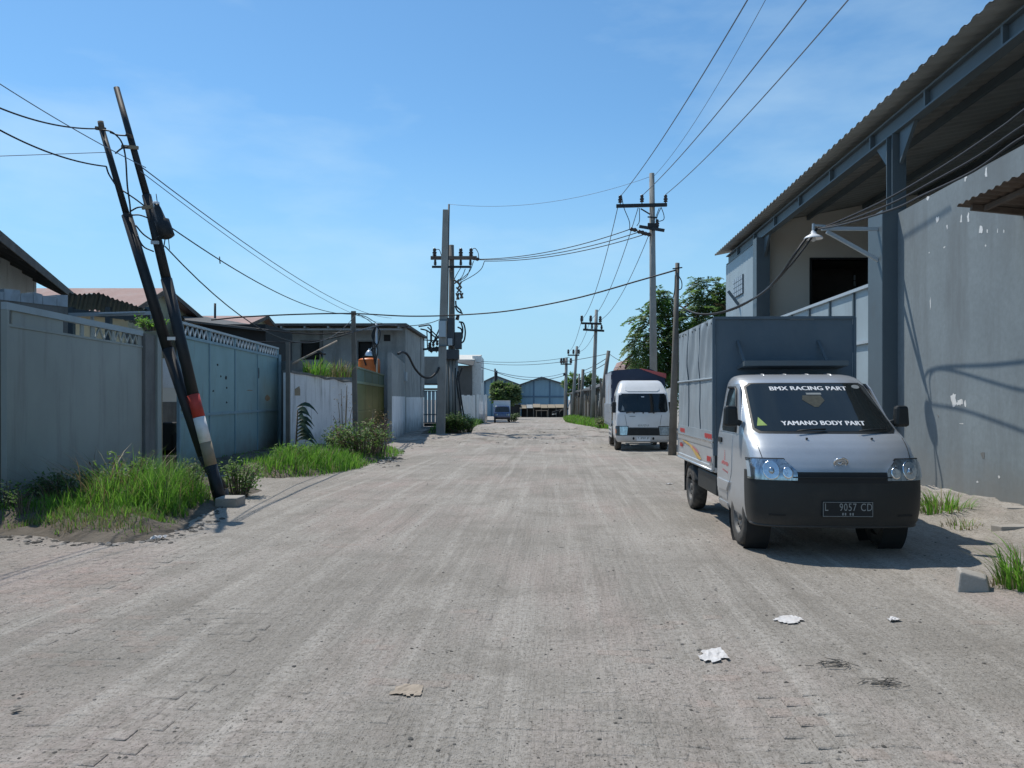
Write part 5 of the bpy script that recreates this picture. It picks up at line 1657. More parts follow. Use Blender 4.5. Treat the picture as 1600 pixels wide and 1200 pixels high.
# door panels
for sg in (-1, 1):
    q = MB()
    q.patch(spatch(cab, sg, .40, 1.10, lambda z: 1.14 - .22 * sstep(.42, .75, z) + .0 * z, lambda z: 1.53), 8, 10, .006, .015)
    d = q.build('door', M['silver'], TK)
    q = MB()
    q.patch(spatch(cab, sg, 1.115, 1.625, lambda z: .62 + (z - 1.115) * .86, lambda z: 1.53, .12, .03), 8, 10, .006, .015)
    q.build('window_frame', M['silver'], d)
    q = MB()
    q.patch(spatch(cab, sg, 1.125, 1.585, lambda z: .80 + (z - 1.115) * .66, lambda z: 1.45, .22, .07), 8, 12, .010, .012)
    q.build('window', M['glass_dark'], d)
    q = MB()   # rain visor and rubber
    q.tube([cab.side(sg, .80 + (z - 1.115) * .66 - .012, z, .014) for z in (1.13, 1.2, 1.3, 1.4, 1.5, 1.56)] + [cab.side(sg, 1.16, 1.59, .014), cab.side(sg, 1.44, 1.592, .014)], .014, 6)
    q.build('window_seal', M['black_plastic'], d)
    q = MB()
    y, z = 1.42, 1.02
    q.box(sg * (cab.hw(z) + .007), sg * (cab.hw(z) + .022), y - .07, y + .07, z - .025, z + .03)
    q.build('handle', M['black_plastic'], d, bevel=.006)
    q = MB()
    q.patch(spatch(cab, sg, .50, .60, lambda z: .98 + (.6 - z) * 1.2, lambda z: 1.50), 6, 3, .022, .03)
    q.build('sill_bulge', M['silver'], d)
    q = MB()
    q.patch(spatch(cab, sg, .30, .36, lambda z: 1.15, lambda z: 1.56), 4, 2, .008, .03)
    q.build('sill', M['silver'], TK)
# roof seams
for x in (-.36, -.12, .12, .36):
    q = MB()
    q.tube([(x, 1.20, 1.700), (x * .98, 1.27, 1.722), (x * .98, 1.36, 1.727), (x * .98, 1.55, 1.728)], [.006, .014, .016, .016], 6)
    q.build('roof_rib', M['silver'], TK)
# windscreen
def wl_(z): return -cab.hw(z) + .085 - (z - 1.13) * .03
q = MB(); q.patch(fpatch(cab, 1.135, 1.632, lambda z: wl_(z) - .022, lambda z: -wl_(z) + .022, .06, .05), 36, 14, .003, .012)
q.build('windscreen_seal', M['black_plastic'], TK)
q = MB(); q.patch(fpatch(cab, 1.152, 1.618, wl_, lambda z: -wl_(z), .07, .05), 36, 14, .007, .010)
ws = q.build('windscreen', M['glass_dark'], TK)
def onws(cx, cz, rot=0.0, off=.0095):
    return lambda a, b: cab.fx(cx + a * math.cos(rot) - b * math.sin(rot), cz + (b * math.cos(rot) + a * math.sin(rot)) * .72, off)
def bow(cx, cz, k):
    return lambda a, b: cab.fx(cx + a, cz + b * .74 - k * a * a, .0095)
lettering(ws, 'BMX RACING PART', .078, 'decal_white', bow(.0, 1.567, .02), .0032, 1.12, 1.03)
lettering(ws, 'YAMANO BODY PART', .076, 'decal_white', bow(-.005, 1.225, .02), .0032, 1.02, 1.03)
q = MB(); q.add([onws(-.585, 1.235)(a, b) for a, b in ((-.045, -.05), (.045, -.045), (-.01, .065))], [(0, 1, 2)]); q.build('sticker', M['decal_green'], ws)
q = MB(); q.add([onws(.50, 1.585)(.045 * math.cos(k * math.pi / 6), .028 * math.sin(k * math.pi / 6)) for k in range(12)], [tuple(range(12))]); q.build('sticker', M['decal_grey'], ws)
q = MB(); q.add([onws(.03, 1.512)(a, b) for a, b in ((-.075, -.012), (.075, -.012), (.075, .014), (-.075, .014))], [(0, 1, 2, 3)]); q.build('sticker', M['decal_grey'], ws)
q = MB(); q.add([onws(.0, 1.445)(a, b) for a, b in ((-.09, .07), (-.11, .01), (-.02, -.09), (.02, -.09), (.11, .0), (.09, .07))], [tuple(range(6))]); q.build('charm', mat('charm', (.055, .058, .045), .6, 0, .4, 30, 0, 1), ws)
for x0, x1 in ((-.30, -.02), (.28, .56)):
    q = MB(); q.tube([cab.fx(x0, 1.135, .03), cab.fx((x0 + x1) / 2, 1.15, .03), cab.fx(x1, 1.16, .022)], .008, 6); q.build('wiper', M['black_plastic'], TK)
for x in (-.235, .37):
    q = MB(); c = cab.fx(x, 1.085, .004); q.lathe([(.011, 0), (.011, .012), (.0, .016)], c, 'z', 10); q.build('washer_nozzle', M['black_plastic'], TK)
# bonnet seams and bumper
for sg in (-1, 1):
    q = MB(); q.tube([cab.fx(sg * (.675 + .006 * k), .915 + .045 * k, .0015) for k in range(0, 5)], .0035, 5); q.build('bonnet_seam', M['dark'], TK)
q = MB(); q.patch(lambda u, v, o: cab.front(-.993 + 1.986 * u, .295 + (.795 - .295) * v - .0 * abs(2 * u - 1), o), 44, 10, .014, .03)
for sg in (-1, 1):
    q.patch(spatch(cab, sg, .295, .795, lambda z: .28, lambda z: .375), 3, 6, .014, .03)
bump = q.build('bumper', M['black_plastic'], TK)
q = MB(); q.patch(fpatch(cab, .70, .775, lambda z: -.46, lambda z: .46, .3, .03), 20, 3, .018, .02); q.build('grille_slot', M['dark'], bump)
q = MB(); q.patch(fpatch(cab, .745, .755, lambda z: -.44, lambda z: .44), 20, 1, .026, .02); q.build('grille_bar', M['black_plastic'], bump)
q = MB(); q.patch(fpatch(cab, .40, .415, lambda z: -.64, lambda z: -.5), 4, 1, .020, .02); q.patch(fpatch(cab, .40, .415, lambda z: .5, lambda z: .64), 4, 1, .020, .02); q.build('bumper_crease', M['dark'], bump)
q = MB(); q.tube([cab.front(-.96 + 1.92 * k / 24, .305, .012) for k in range(25)], .012, 6); q.build('bumper_lip', M['black_plastic'], bump)
# headlights
for sg in (-1, 1):
    def lim(z, sg=sg):
        inner = .405 - .13 * max(0, (z - .72)) * 1.4 + (.03 if z < .74 else 0)
        return inner
    def hl(u, v, o, sg=sg):
        z = .722 + (.900 - .722) * v
        xi = .40 + .10 * max(0, v - .45) / .55
        s_in = cab.s_of_x(-xi, z)
        s_out = -.965 + .03 * (1 - v)
        sp = s_out + (s_in - s_out) * u
        p = cab.front(sp, z - .02 * v * 0, o)
        if sg > 0: p = Vector((-p.x, p.y, p.z))
        return p
    q = MB(); q.patch(hl, 18, 8, .022, .04)
    h = q.build('headlight', M['lens'], TK)
    def bowl(x0, z0, prof, nm, m, kx=1.0):
        q = MB(); vs = []; sg_ = 22
        for r, o in prof:
            for k in range(sg_):
                a = 2 * math.pi * k / sg_
                p = cab.fx(-(x0 + r * kx * math.cos(a)), z0 + r * math.sin(a), o)
                vs.append(Vector((-p.x, p.y, p.z)) if sg > 0 else p)
        q.add(vs, [(i * sg_ + k, i * sg_ + (k + 1) % sg_, (i + 1) * sg_ + (k + 1) % sg_, (i + 1) * sg_ + k) for i in range(len(prof) - 1) for k in range(sg_)], 0, True)
        return q.build(nm, M[m], h)
    bowl(.615, .805, [(.080, .023), (.078, .031), (.070, .030), (.050, .026), (.03, .0245), (.001, .024)], 'reflector', 'chrome', .85)
    bowl(.615, .800, [(.028, .0245), (.026, .036), (.018, .042), (.001, .044)], 'bulb', 'lens', .85)
    bowl(.48, .785, [(.050, .023), (.048, .029), (.036, .028), (.001, .025)], 'reflector', 'chrome', .9)
    q = MB(); q.patch(lambda u, v, o: hl(-.012 + 1.03 * u, 1.0 + .05 * v, o), 16, 1, .021, .03); q.build('headlight_rim', M['dark'], h)
    q = MB(); q.patch(lambda u, v, o: hl(.02 + .13 * u, .1 + .8 * v, o), 3, 4, .0255, .01); q.build('turn_signal', M['steel_light'], h)
# badge: plain oval
c = cab.fx(0.0, .875, .012)
q = MB(); q.lathe([(.060, .01), (.064, -.004), (.058, -.013), (.047, -.012), (.044, -.006)], (0, 0, 0), 'y', 24)
q.v = [(x * 1.12 + c.x, y + c.y - (z * .5), z * .82 + c.z) for x, y, z in q.v]
bd = q.build('badge', M['chrome'], TK)
q = MB(); q.lathe([(.045, -.006), (0, -.009)], (0, 0, 0), 'y', 20); q.v = [(x * 1.12 + c.x, y + c.y - z * .5, z * .82 + c.z) for x, y, z in q.v]; q.build('badge_field', M['silver'], bd)
q = MB(); q.tube([(c.x - .026, c.y - .014, c.z + .002), (c.x - .01, c.y - .018, c.z - .012), (c.x + .012, c.y - .02, c.z + .016), (c.x + .028, c.y - .014, c.z - .006)], .007, 6); q.build('badge_mark', M['chrome'], bd)
# number plate
PC = Vector((.035, -.032, .468))
q = MB(); q.box(PC.x - .225, PC.x + .225, PC.y, PC.y + .025, PC.z - .068, PC.z + .068); pl = q.build('number_plate', M['dark'], bump, bevel=.004)
q = MB()
for a in ((-.222, .222, .062, .066), (-.222, .222, -.066, -.062)):
    q.box(PC.x + a[0], PC.x + a[1], PC.y - .002, PC.y - .0005, PC.z + a[2], PC.z + a[3])
for a in (-.222, .218):
    q.box(PC.x + a, PC.x + a + .004, PC.y - .002, PC.y - .0005, PC.z - .0618, PC.z + .0618)
q.build('plate_border', M['decal_grey'], bump)
for s, dx in (('L', -.192), ('9057', .0), ('CD', .165)):
    lettering(bump, s, .098, 'decal_grey', lambda a, b, dx=dx: (PC.x + dx + a, PC.y - .0015, PC.z + .016 + b), .0, .72, 1.12)
q = MB()
for dx in (-.045, -.022, .022, .045):
    q.box(PC.x + dx - .006, PC.x + dx + .006, PC.y - .002, PC.y - .0005, PC.z - .055, PC.z - .032)
q.build('plate_mark', M['decal_grey'], bump)
# mirrors
for sg in (-1, 1):
    z = 1.30; y = .72
    b_ = cab.side(sg, y, 1.22)
    q = MB(); q.bar(b_, b_ + Vector((sg * .10, -.01, .03)), .05, .06)
    mm = q.build('mirror_arm', M['black_plastic'], TK, bevel=.01)
    q = MB(); c = b_ + Vector((sg * (.105), -.03, .07))
    q.hexa([c + Vector((-.075, -.045, -.10)), c + Vector((.075, -.03, -.10)), c + Vector((.08, .045, -.10)), c + Vector((-.08, .045, -.10))],
           [c + Vector((-.06, -.035, .11)), c + Vector((.065, -.02, .11)), c + Vector((.07, .045, .11)), c + Vector((-.07, .045, .11))])
    q.build('mirror', M['black_plastic'], TK, bevel=.03)
# wheels
for y in (WY0, WY1):
    for sg in (-1, 1):
        wheel(TK, sg * (.675 if y < 2 else .675), y, WR, WR, .165, sg)
# underbody
q = MB(); q.box(-.42, .42, .3, 4.1, .36, .50); q.box(-.55, .55, 1.6, 4.1, .50, .62)
q.box(-.70, .70, .5, 1.56, .285, .34); q.build('chassis', M['dark'], TK)
q = MB(); q.bar((-.62, WY1, .29), (.62, WY1, .29), .09, .09); q.build('axle', M['dark'], TK)
q = MB(); q.box(-.76, -.45, 1.70, 2.75, .36, .60); q.build('tool_box', M['black_plastic'], TK, bevel=.02)
for sg in (-1, 1):
    q = MB(); q.box(sg * .59, sg * .77, WY1 + .36, WY1 + .375, .20, .66); q.build('mudflap', M['black_plastic'], TK)
    q = MB(); q.lathe([(.36, sg * .56), (.36, sg * .765), (.345, sg * .765), (.345, sg * .56)], (0, WY1, .29), 'x', 30)
    q.v = [(x, y, max(z, .40)) for x, y, z in q.v]; q.build('mudguard', M['black_plastic'], TK)
# flat bed
BW, BY0, BY1 = .80, 1.72, 3.98
q = MB(); q.box(-BW + .03, BW - .03, BY0, BY1, .625, .68); q.build('bed_floor', M['silver_bed'], TK)
for sg in (-1, 1):
    x = sg * BW
    q = MB()
    def prof(x):
        return [(x - sg * .03, .655), (x, .655), (x, .700), (x - sg * .008, .71), (x - sg * .008, .90), (x, .91), (x + sg * .006, .955), (x - sg * .02, .962), (x - sg * .03, .95)]
    pr = prof(x)
    q.prism([(a, BY0 + .02, b) for a, b in pr], (0, BY1 - BY0 - .04, 0))
    sp_ = q.build('side_board', M['silver_bed'], TK)
    q = MB(); q.bar((x - sg * .005, BY0 + .03, .968), (x - sg * .005, BY1 - .03, .968), .022, .022); q.build('board_rail', M['chrome'], sp_)
    q = MB(); q.tube([(x - sg * .002, BY0 + .03, .648), (x - sg * .002, BY1 - .03, .648)], .016, 6); q.build('board_trim', M['silver'], sp_)
    q = MB(); q.box(x - .002, x + .002, BY0 + .0, BY0 + .03, .66, 1.0)
    X = x + sg * .0085 - sg * .008
    def dec(y0, y1, z0, z1, m, nm='decal', XX=X):
        q = MB(); q.box(XX - .0012, XX + .0012, y0, y1, z0, z1); return q.build(nm, M[m], sp_)
    # red lettered tape: blocks with paler gaps
    for (y0, y1, z0, z1) in ((1.80, 2.02, .735, .80), (3.60, 3.80, .80, .855)):
        n = 5
        for k in range(n):
            dec(y0 + (y1 - y0) * k / n + .004, y0 + (y1 - y0) * (k + .85) / n, z0 + .008 * (k % 2), z1, 'decal_red', 'decal_letter')
    for k in range(3):
        dec(1.70 + .045 * k + .05, 1.70 + .045 * k + .075, .70, .75 + .03 * (k % 2), 'decal_grey', 'decal_letter')
    sw = [(3.66, .90), (3.3, .895), (2.95, .862), (2.6, .80), (2.35, .735), (2.42, .715), (2.62, .735), (2.85, .80), (3.1, .85), (3.4, .872)]
    q = MB(); pts = [(X, a, b) for a, b in sw]; q.prism(pts, (sg * .0015, 0, 0)); q.build('swoosh', M['decal_yellow'], sp_)
    q = MB(); q.prism([(X + sg * .0012, a, b) for a, b in ((2.95, .868), (2.62, .83), (2.45, .79), (2.62, .80), (2.85, .84))], (sg * .0015, 0, 0)); q.build('swoosh', M['decal_pink'], sp_)
    for (zz) in (.87, .845):
        dec(3.5, 3.86, zz, zz + .006, 'decal_grey', 'pinstripe')
q = MB(); q.box(-BW, BW, BY1 - .04, BY1, .655, .96); q.build('tailboard', M['silver_bed'], TK)
q = MB(); q.box(-BW + .01, -BW + .05, BY1 + .002, BY1 + .03, .66, .95); q.box(BW - .05, BW - .01, BY1 + .002, BY1 + .03, .66, .95); q.build('tail_light', M['decal_red'], TK)
# tarpaulin box
TW, TZ0, TZ1 = .785, 1.02, 2.385
def wrk(y, z):
    k = sstep(1.62, 1.95, z) * (1 - .5 * sstep(2.28, 2.385, z))
    yy = y + (z - 2.385) * .28
    a = .016 * k * (math.sin(yy * 17) * .5 + noise.noise((yy * 6.0, z * 1.2, 3)) * 1.6)
    b = .010 * noise.noise((y * 3, z * 2.5, 1)) + .006 * noise.noise((y * 9, z * 4, 5))
    return a + b
for sg in (-1, 1):
    q = MB()
    q.patch(lambda u, v, o: Vector((sg * (TW + o + (wrk(BY0 + (BY1 - BY0) * (u if sg > 0 else 1 - u), TZ0 + (TZ1 - TZ0) * v) if .01 < u < .99 and .01 < v < .99 else 0)), BY0 + (BY1 - BY0) * (u if sg > 0 else 1 - u), TZ0 + (TZ1 - TZ0) * v)), 70, 40, .0, .02)
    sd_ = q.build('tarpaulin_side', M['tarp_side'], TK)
    for k in (1 / 3., 2 / 3.):
        q = MB(); yy = BY0 + (BY1 - BY0) * k
        q.tube([(sg * (TW + .004 + wrk(yy, TZ0 + (TZ1 - TZ0) * j / 20)), yy, TZ0 + (TZ1 - TZ0) * j / 20) for j in range(21)], .007, 5); q.build('seam', M['tarp'], sd_)
    q = MB(); zz = 1.70
    q.tube([(sg * (TW + .006 + wrk(BY0 + (BY1 - BY0) * j / 20, zz)), BY0 + (BY1 - BY0) * j / 20, zz) for j in range(21)], .014, 6); q.build('seam', M['tarp_side'], sd_)
    q = MB(); q.box(sg * TW, sg * (TW + .012), BY0, BY1, TZ0 - .04, TZ0 + .075); q.build('hem', M['tarp_side'], sd_)
    for y0, y1 in ((1.76, 2.16), (3.45, 3.80)):
        n = 6
        for k in range(n):
            q = MB(); q.box(sg * (TW + .0125), sg * (TW + .0145), y0 + (y1 - y0) * k / n + .005, y0 + (y1 - y0) * (k + .86) / n, TZ0 - .02 + .01 * (k % 2), TZ0 + .04); q.build('decal_letter', M['decal_red'], sd_)
    for j in range(10):
        q = MB(); q.lathe([(.012, 0), (.012, sg * .008), (0, sg * .009)], (sg * TW, BY0 + .1 + (BY1 - BY0 - .2) * j / 9, TZ1 - .05), 'x', 8); q.build('eyelet', M['dark'], sd_)
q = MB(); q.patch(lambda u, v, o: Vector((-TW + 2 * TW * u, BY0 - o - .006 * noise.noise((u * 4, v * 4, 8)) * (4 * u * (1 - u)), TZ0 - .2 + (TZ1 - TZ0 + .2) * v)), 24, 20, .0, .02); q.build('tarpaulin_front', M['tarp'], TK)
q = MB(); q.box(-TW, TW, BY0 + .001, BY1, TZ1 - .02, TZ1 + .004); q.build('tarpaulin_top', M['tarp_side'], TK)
q = MB(); q.box(-TW + .01, TW - .01, BY1 - .02, BY1, TZ0 - .05, TZ1 - .02); q.build('tarpaulin_rear', M['tarp'], TK)
q = MB()
for sg in (-1, 1):
    q.bar((sg * (TW + .002), BY0 - .004, TZ0), (sg * (TW + .002), BY0 - .004, TZ1), .03, .03)
q.bar((-TW, BY0 - .004, TZ1), (TW, BY0 - .004, TZ1), .03, .03); q.build('box_frame', M['tarp'], TK)
q = MB()
for y in (BY0 + .1, BY0 + 1.1, BY1 - .1):
    for sg in (-1, 1):
        q.bar((sg * .75, y, .68), (sg * .75, y, TZ1 - .03), .04, .04)
q.build('hoop', M['steel'], TK)
# tray shelf on the front of the box above the cab
q = MB(); q.hexa([(-.52, 1.40, 1.83), (.60, 1.40, 1.83), (.60, BY0 - .002, 1.80), (-.52, BY0 - .002, 1.80)], [(-.52, 1.40, 1.885), (.60, 1.40, 1.885), (.60, BY0 - .002, 1.83), (-.52, BY0 - .002, 1.83)])
sh = q.build('roof_shelf', M['steel'], TK)
for x in (-.50, .40):
    q = MB(); q.bar((x, 1.50, 1.88), (x - .02, BY0 - .01, 2.12), .03, .02); q.build('shelf_brace', M['steel'], sh)
# door emblem: red tower mark over an illegible red script
q = MB()
xx = -(cab.hw(.9) + .0075)
def dm(y0, y1, z0, z1, m='decal_pink'):
    q = MB(); q.box(-(cab.hw((z0 + z1) / 2) + .0085), -(cab.hw((z0 + z1) / 2) + .0065), y0, y1, z0, z1); q.build('emblem', M[m], TK)
for k in range(5):
    dm(1.20 - .004 * k, 1.215 + .004 * k, .905 - .022 * k, .918 - .022 * k)
for k, (dy, dz) in enumerate(((0, .0), (-.045, .006), (-.09, -.004), (-.13, .004), (-.18, -.002), (-.225, -.008), (-.265, -.004))):
    dm(1.34 + dy - .034, 1.34 + dy, .765 + dz, .795 + dz + .006 * (k % 3))
for k in range(5):
    dm(1.29 - .05 * k - .028, 1.29 - .05 * k, .700 - .004 * k, .718 - .004 * k)

# ---- white cab-over lorry
gy = gz(23.7)
LR = thing('light_truck', 'white cab-over light lorry with navy tarpaulin load parked behind the silver pickup', 'lorry', (4.03, 23.55, gy - .01), -0.06, local=True)
st = [(.28, .06, .77), (.33, .02, .80), (.48, .0, .83), (.75, .015, .835), (1.0, .035, .83), (1.18, .06, .82), (1.22, .085, .825), (1.5, .17, .81), (1.76, .26, .785), (1.80, .285, .775), (1.86, .35, .755), (2.0, .50, .71), (2.12, .66, .66), (2.18, .80, .61), (2.20, .88, .57)]
cb = Cab(st, .22, 4.0, 1.42)
bo = cb.mesh().build('body', M['whitepaint'], LR)
cut(bo, [(.82, .31, .37, -1, -.5), (.82, .31, .37, .5, 1)])
def wl2(z): return -cb.hw(z) + .06
q = MB(); q.patch(fpatch(cb, 1.20, 1.775, lambda z: wl2(z), lambda z: -wl2(z), .10, .06), 24, 10, .005, .012); wq = q.build('windscreen', M['glass_dark'], LR)
q = MB(); q.add([cb.fx(a, b, .008) for a, b in ((-.045, 1.66), (.045, 1.66), (.045, 1.69), (-.045, 1.69))], [(0, 1, 2, 3)]); q.build('sticker', M['decal_white'], wq)
q = MB(); q.add([cb.fx(a, b, .008) for a, b in ((-.66, 1.25), (-.57, 1.25), (-.58, 1.34), (-.63, 1.42))], [(0, 1, 2, 3)]); q.build('sticker', M['decal_grey'], wq)
for x0, x1 in ((-.5, -.1), (.15, .55)):
    q = MB(); q.tube([cb.fx(x0, 1.18, .02), cb.fx((x0 + x1) / 2, 1.20, .02), cb.fx(x1, 1.215, .015)], .01, 6); q.build('wiper', M['black_plastic'], LR)
for x in (-.5, -.28, .0, .32):
    q = MB(); q.patch(fpatch(cb, 1.165, 1.195, lambda z: x - .02, lambda z: x + .02), 2, 2, .012, .02); q.build('wiper_pivot', M['dark'], LR)
q = MB(); q.tube([cb.fx(-.56, 1.12, .002), cb.fx(-.52, .9, .002), cb.fx(-.50, .74, .002), cb.fx(0, .735, .002), cb.fx(.50, .74, .002), cb.fx(.52, .9, .002), cb.fx(.56, 1.12, .002)], .005, 5); q.build('panel_seam', M['dark'], LR)
q = MB(); q.patch(fpatch(cb, .49, .725, lambda z: -.50 + .08 * (.725 - z), lambda z: .50 - .08 * (.725 - z)), 16, 6, .008, .02); gq = q.build('grille', M['black_plastic'], LR)
for z in (.53, .60, .67):
    q = MB(); q.patch(fpatch(cb, z, z + .025, lambda z: -.46, lambda z: .46), 12, 1, .018, .02); q.build('grille_bar', M['black_plastic'], gq)
lettering(LR, 'ISUZU', .085, 'decal_grey', lambda a, b: cb.fx(a, .795 + b, .004), .003, 1.15, 1.3)
q = MB(); q.patch(fpatch(cb, 1.07, 1.085, lambda z: -.42, lambda z: -.24), 4, 1, .004, .01); q.build('badge', M['steel'], LR)
for sg in (-1, 1):
    def hl2(u, v, o, sg=sg):
        z = .50 + .26 * v - .05 * u * 0
        xi = .50 - .03 * v
        s_in = cb.s_of_x(-xi, z); s_out = -.93
        p = cb.front(s_out + (s_in - s_out) * u, z, o)
        return Vector((-p.x, p.y, p.z)) if sg > 0 else p
    q = MB(); q.patch(lambda u, v, o: hl2(-.02 + 1.04 * u, -.06 + 1.13 * v, o), 10, 6, .006, .02); hq = q.build('headlight_rim', M['dark'], LR)
    q = MB(); q.patch(hl2, 10, 6, .012, .02); q.build('headlight', M['lens'], hq)
    q = MB(); q.patch(lambda u, v, o: hl2(.02 + .2 * u, .2 + .5 * v, o), 3, 3, .016, .01); q.build('turn_signal', M['orange_lens'], hq)
    q = MB(); q.patch(fpatch(cb, .36, .44, lambda z: sg * .30 - .03, lambda z: sg * .30 + .03, .3, .015), 3, 3, .018, .02); q.build('fog_recess', M['dark'], LR)
    q = MB(); q.patch(spatch(cb, sg, 1.22, 1.70, lambda z: .55 + (z - 1.2) * .45, lambda z: 1.2, .2, .06), 6, 8, .006, .012); q.build('side_window', M['glass_dark'], LR)
    q = MB(); q.patch(spatch(cb, sg, .42, 1.19, lambda z: 1.18 - .5 * sstep(.6, .85, z), lambda z: 1.30), 6, 8, .005, .012); q.build('door', M['whitepaint'], LR)
    b_ = cb.side(sg, .42, 1.32)
    q = MB(); q.box(b_.x + sg * .05 - .07, b_.x + sg * .05 + .09 - (0 if sg > 0 else .02), .30, .38, 1.18, 1.52); q.build('mirror', M['black_plastic'], LR, bevel=.03)
    for y in (.82, 3.3):
        wheel(LR, sg * .72, y, .31, .31, .18, sg)
q = MB(); q.patch(fpatch(cb, .30, .47, lambda z: -cb.hw(z) * .995, lambda z: cb.hw(z) * .995), 30, 5, .010, .02); q.build('bumper', M['whitepaint'], LR)
q = MB(); q.box(-.21, .21, -.028, -.012, .32, .45); nq = q.build('number_plate', M['decal_white'], LR)
for k, x in enumerate((-.16, -.07, -.03, .01, .05, .12, .16)):
    q = MB(); q.box(x - .012, x + .012, -.031, -.0285, .40 - .02 * (k % 2), .44); q.build('plate_mark', M['decal_grey'], LR)
q = MB(); q.box(-.5, .35, .5, .62, .20, .235); q.build('tow_bar', M['steel_light'], LR)
q = MB(); q.patch(fpatch(cb, 1.84, 2.15, lambda z: -cb.hw(z) * .72, lambda z: cb.hw(z) * .72, .3, .10), 14, 8, .015, .02); q.build('wind_deflector', M['whitepaint'], LR)
q = MB(); q.box(-.5, .5, .4, 4.6, .42, .62); q.build('chassis', M['dark'], LR)
LW, LY0, LY1 = .88, 1.62, 4.75
q = MB(); q.box(-LW, LW, LY0, LY1, .72, .80); q.build('bed_floor', M['steel'], LR)
for sg in (-1, 1):
    for z0, z1 in ((.74, .93), (.95, 1.14), (1.16, 1.42)):
        q = MB(); q.box(sg * (LW - .03), sg * LW, LY0, LY1, z0, z1); q.build('side_board', M['silver_bed'], LR)
    for k in range(5):
        y = LY0 + .05 + (LY1 - LY0 - .1) * k / 4
        q = MB(); q.box(sg * LW, sg * (LW + .03), y - .03, y + .03, .72, 1.45); q.build('stake', M['whitepaint'], LR)
    q = MB()
    for z in (.38, .52, .66):
        q.bar((sg * .86, 1.6, z), (sg * .86, 2.85, z), .03, .05)
    for y in (1.65, 2.2, 2.8):
        q.bar((sg * .86, y, .36), (sg * .86, y, .72), .03, .05)
    q.build('side_guard', M['whitepaint'], LR)
# sagging load under tarpaulins
def ltop(u): return 2.52 + .08 * math.sin(math.pi * u) - .16 * sstep(.72, 1.0, u) + .02 * noise.noise((u * 5, 0, 0))
q = MB()
def ld(u, v):
    x = -LW + 2 * LW * u
    return x, ltop(u) * v + 1.40 * (1 - v)
q.grid(lambda u, v: (ld(u, v)[0], LY0 + .03 * noise.noise((u * 4, v * 4, 0)), ld(u, v)[1]), 20, 10, 0, True, True)
q.grid(lambda u, v: (ld(u, 1)[0], LY0 + (LY1 - LY0) * v, ltop(u) + .0), 20, 8, 0)
q.build('tarpaulin_front', M['tarp_navy'], LR)
for sg in (-1, 1):
    q = MB(); q.patch(lambda u, v, o: Vector((sg * (LW - .02 + o + .02 * noise.noise((u * 6, v * 3, 1))), LY0 + (LY1 - LY0) * (u if sg > 0 else 1 - u), 1.36 + (ltop(0 if sg < 0 else 1) - 1.36) * v)), 20, 10, .01, .02); q.build('tarpaulin_side', M['tarp_grey'], LR)
q = MB(); q.hexa([(.1, LY0 - .05, 2.585), (LW + .03, LY0 - .05, 2.28), (LW + .03, LY0 + 2, 2.34), (.1, LY0 + 2, 2.61)], [(.1, LY0 - .05, 2.61), (LW + .03, LY0 - .05, 2.44), (LW + .03, LY0 + 2, 2.46), (.1, LY0 + 2, 2.64)]); q.build('red_flap', M['tarp_red'], LR)

# ---- small blue box truck far down the road
BT = thing('box_truck', 'small dark blue truck with white box facing the camera far down the road', 'truck', (XE(784.5, 66), 66, gz(66)), .02, local=True)
st = [(.30, .05, .68), (.5, .0, .72), (.85, .03, .72), (.95, .10, .70), (1.4, .38, .64), (1.46, .45, .6), (1.48, .6, .5)]
c3 = Cab(st, .2, 3.5, 1.3)
c3.mesh(2).build('body', M['bluepaint'], BT)
q = MB(); q.patch(fpatch(c3, .93, 1.42, lambda z: -c3.hw(z) + .08, lambda z: c3.hw(z) - .08), 10, 5, .006, .01); q.build('windscreen', M['glass_dark'], BT)
q = MB(); q.box(-.74, .74, 1.35, 3.4, .7, 1.85); q.build('box', M['whitepaint'], BT)
q = MB(); q.box(-.76, .76, 1.32, 3.42, 1.852, 1.9); q.build('box_roof', M['white'], BT)
for sg in (-1, 1):
    q = MB(); q.patch(fpatch(c3, .62, .78, lambda z: sg * .5 - .12, lambda z: sg * .5 + .12), 4, 2, .012, .02); q.build('headlight', M['lens'], BT)
    for y in (.7, 2.7):
        wheel(BT, sg * .62, y, .27, .27, .15, sg)
q = MB(); q.patch(fpatch(c3, .32, .48, lambda z: -.68, lambda z: .68), 8, 2, .02, .03); q.build('bumper', M['black_plastic'], BT)
q = MB(); q.box(-.36, .36, .3, 3.3, .3, .69); q.build('chassis', M['dark'], BT)

# ------------------------------------------------------------------ plants
def blade(mb, base, h, w, bend, az, rg, m=0, segs=3):
    b = Vector(base)
    d = Vector((math.cos(az), math.sin(az), 0)); s_ = Vector((-d.y, d.x, 0))
    vs = []
    for i in range(segs):
        t = i / segs
        c = b + Vector((0, 0, h * t * (1 - .3 * bend * t))) + d * (bend * h * t * t)
        ww = w * (1 - t * .75)
        vs += [c - s_ * ww / 2, c + s_ * ww / 2]
    vs.append(b + Vector((0, 0, h * (1 - .3 * bend))) + d * bend * h)
    fs = [(i * 2, i * 2 + 1, i * 2 + 3, i * 2 + 2) for i in range(segs - 1)] + [(segs * 2 - 2, segs * 2 - 1, segs * 2)]
    mb.add(vs, fs, m, True)

def leaf(mb, c, d, n, L, W, m=0):
    d = d.normalized(); s_ = d.cross(n)
    if s_.length < .01: s_ = Vector((1, 0, 0))
    s_.normalize(); nn = s_.cross(d)
    mb.add([c, c + d * L * .45 + s_ * W / 2 - nn * L * .04, c + d * L, c + d * L * .45 - s_ * W / 2 - nn * L * .04], [(0, 1, 2, 3)], m)

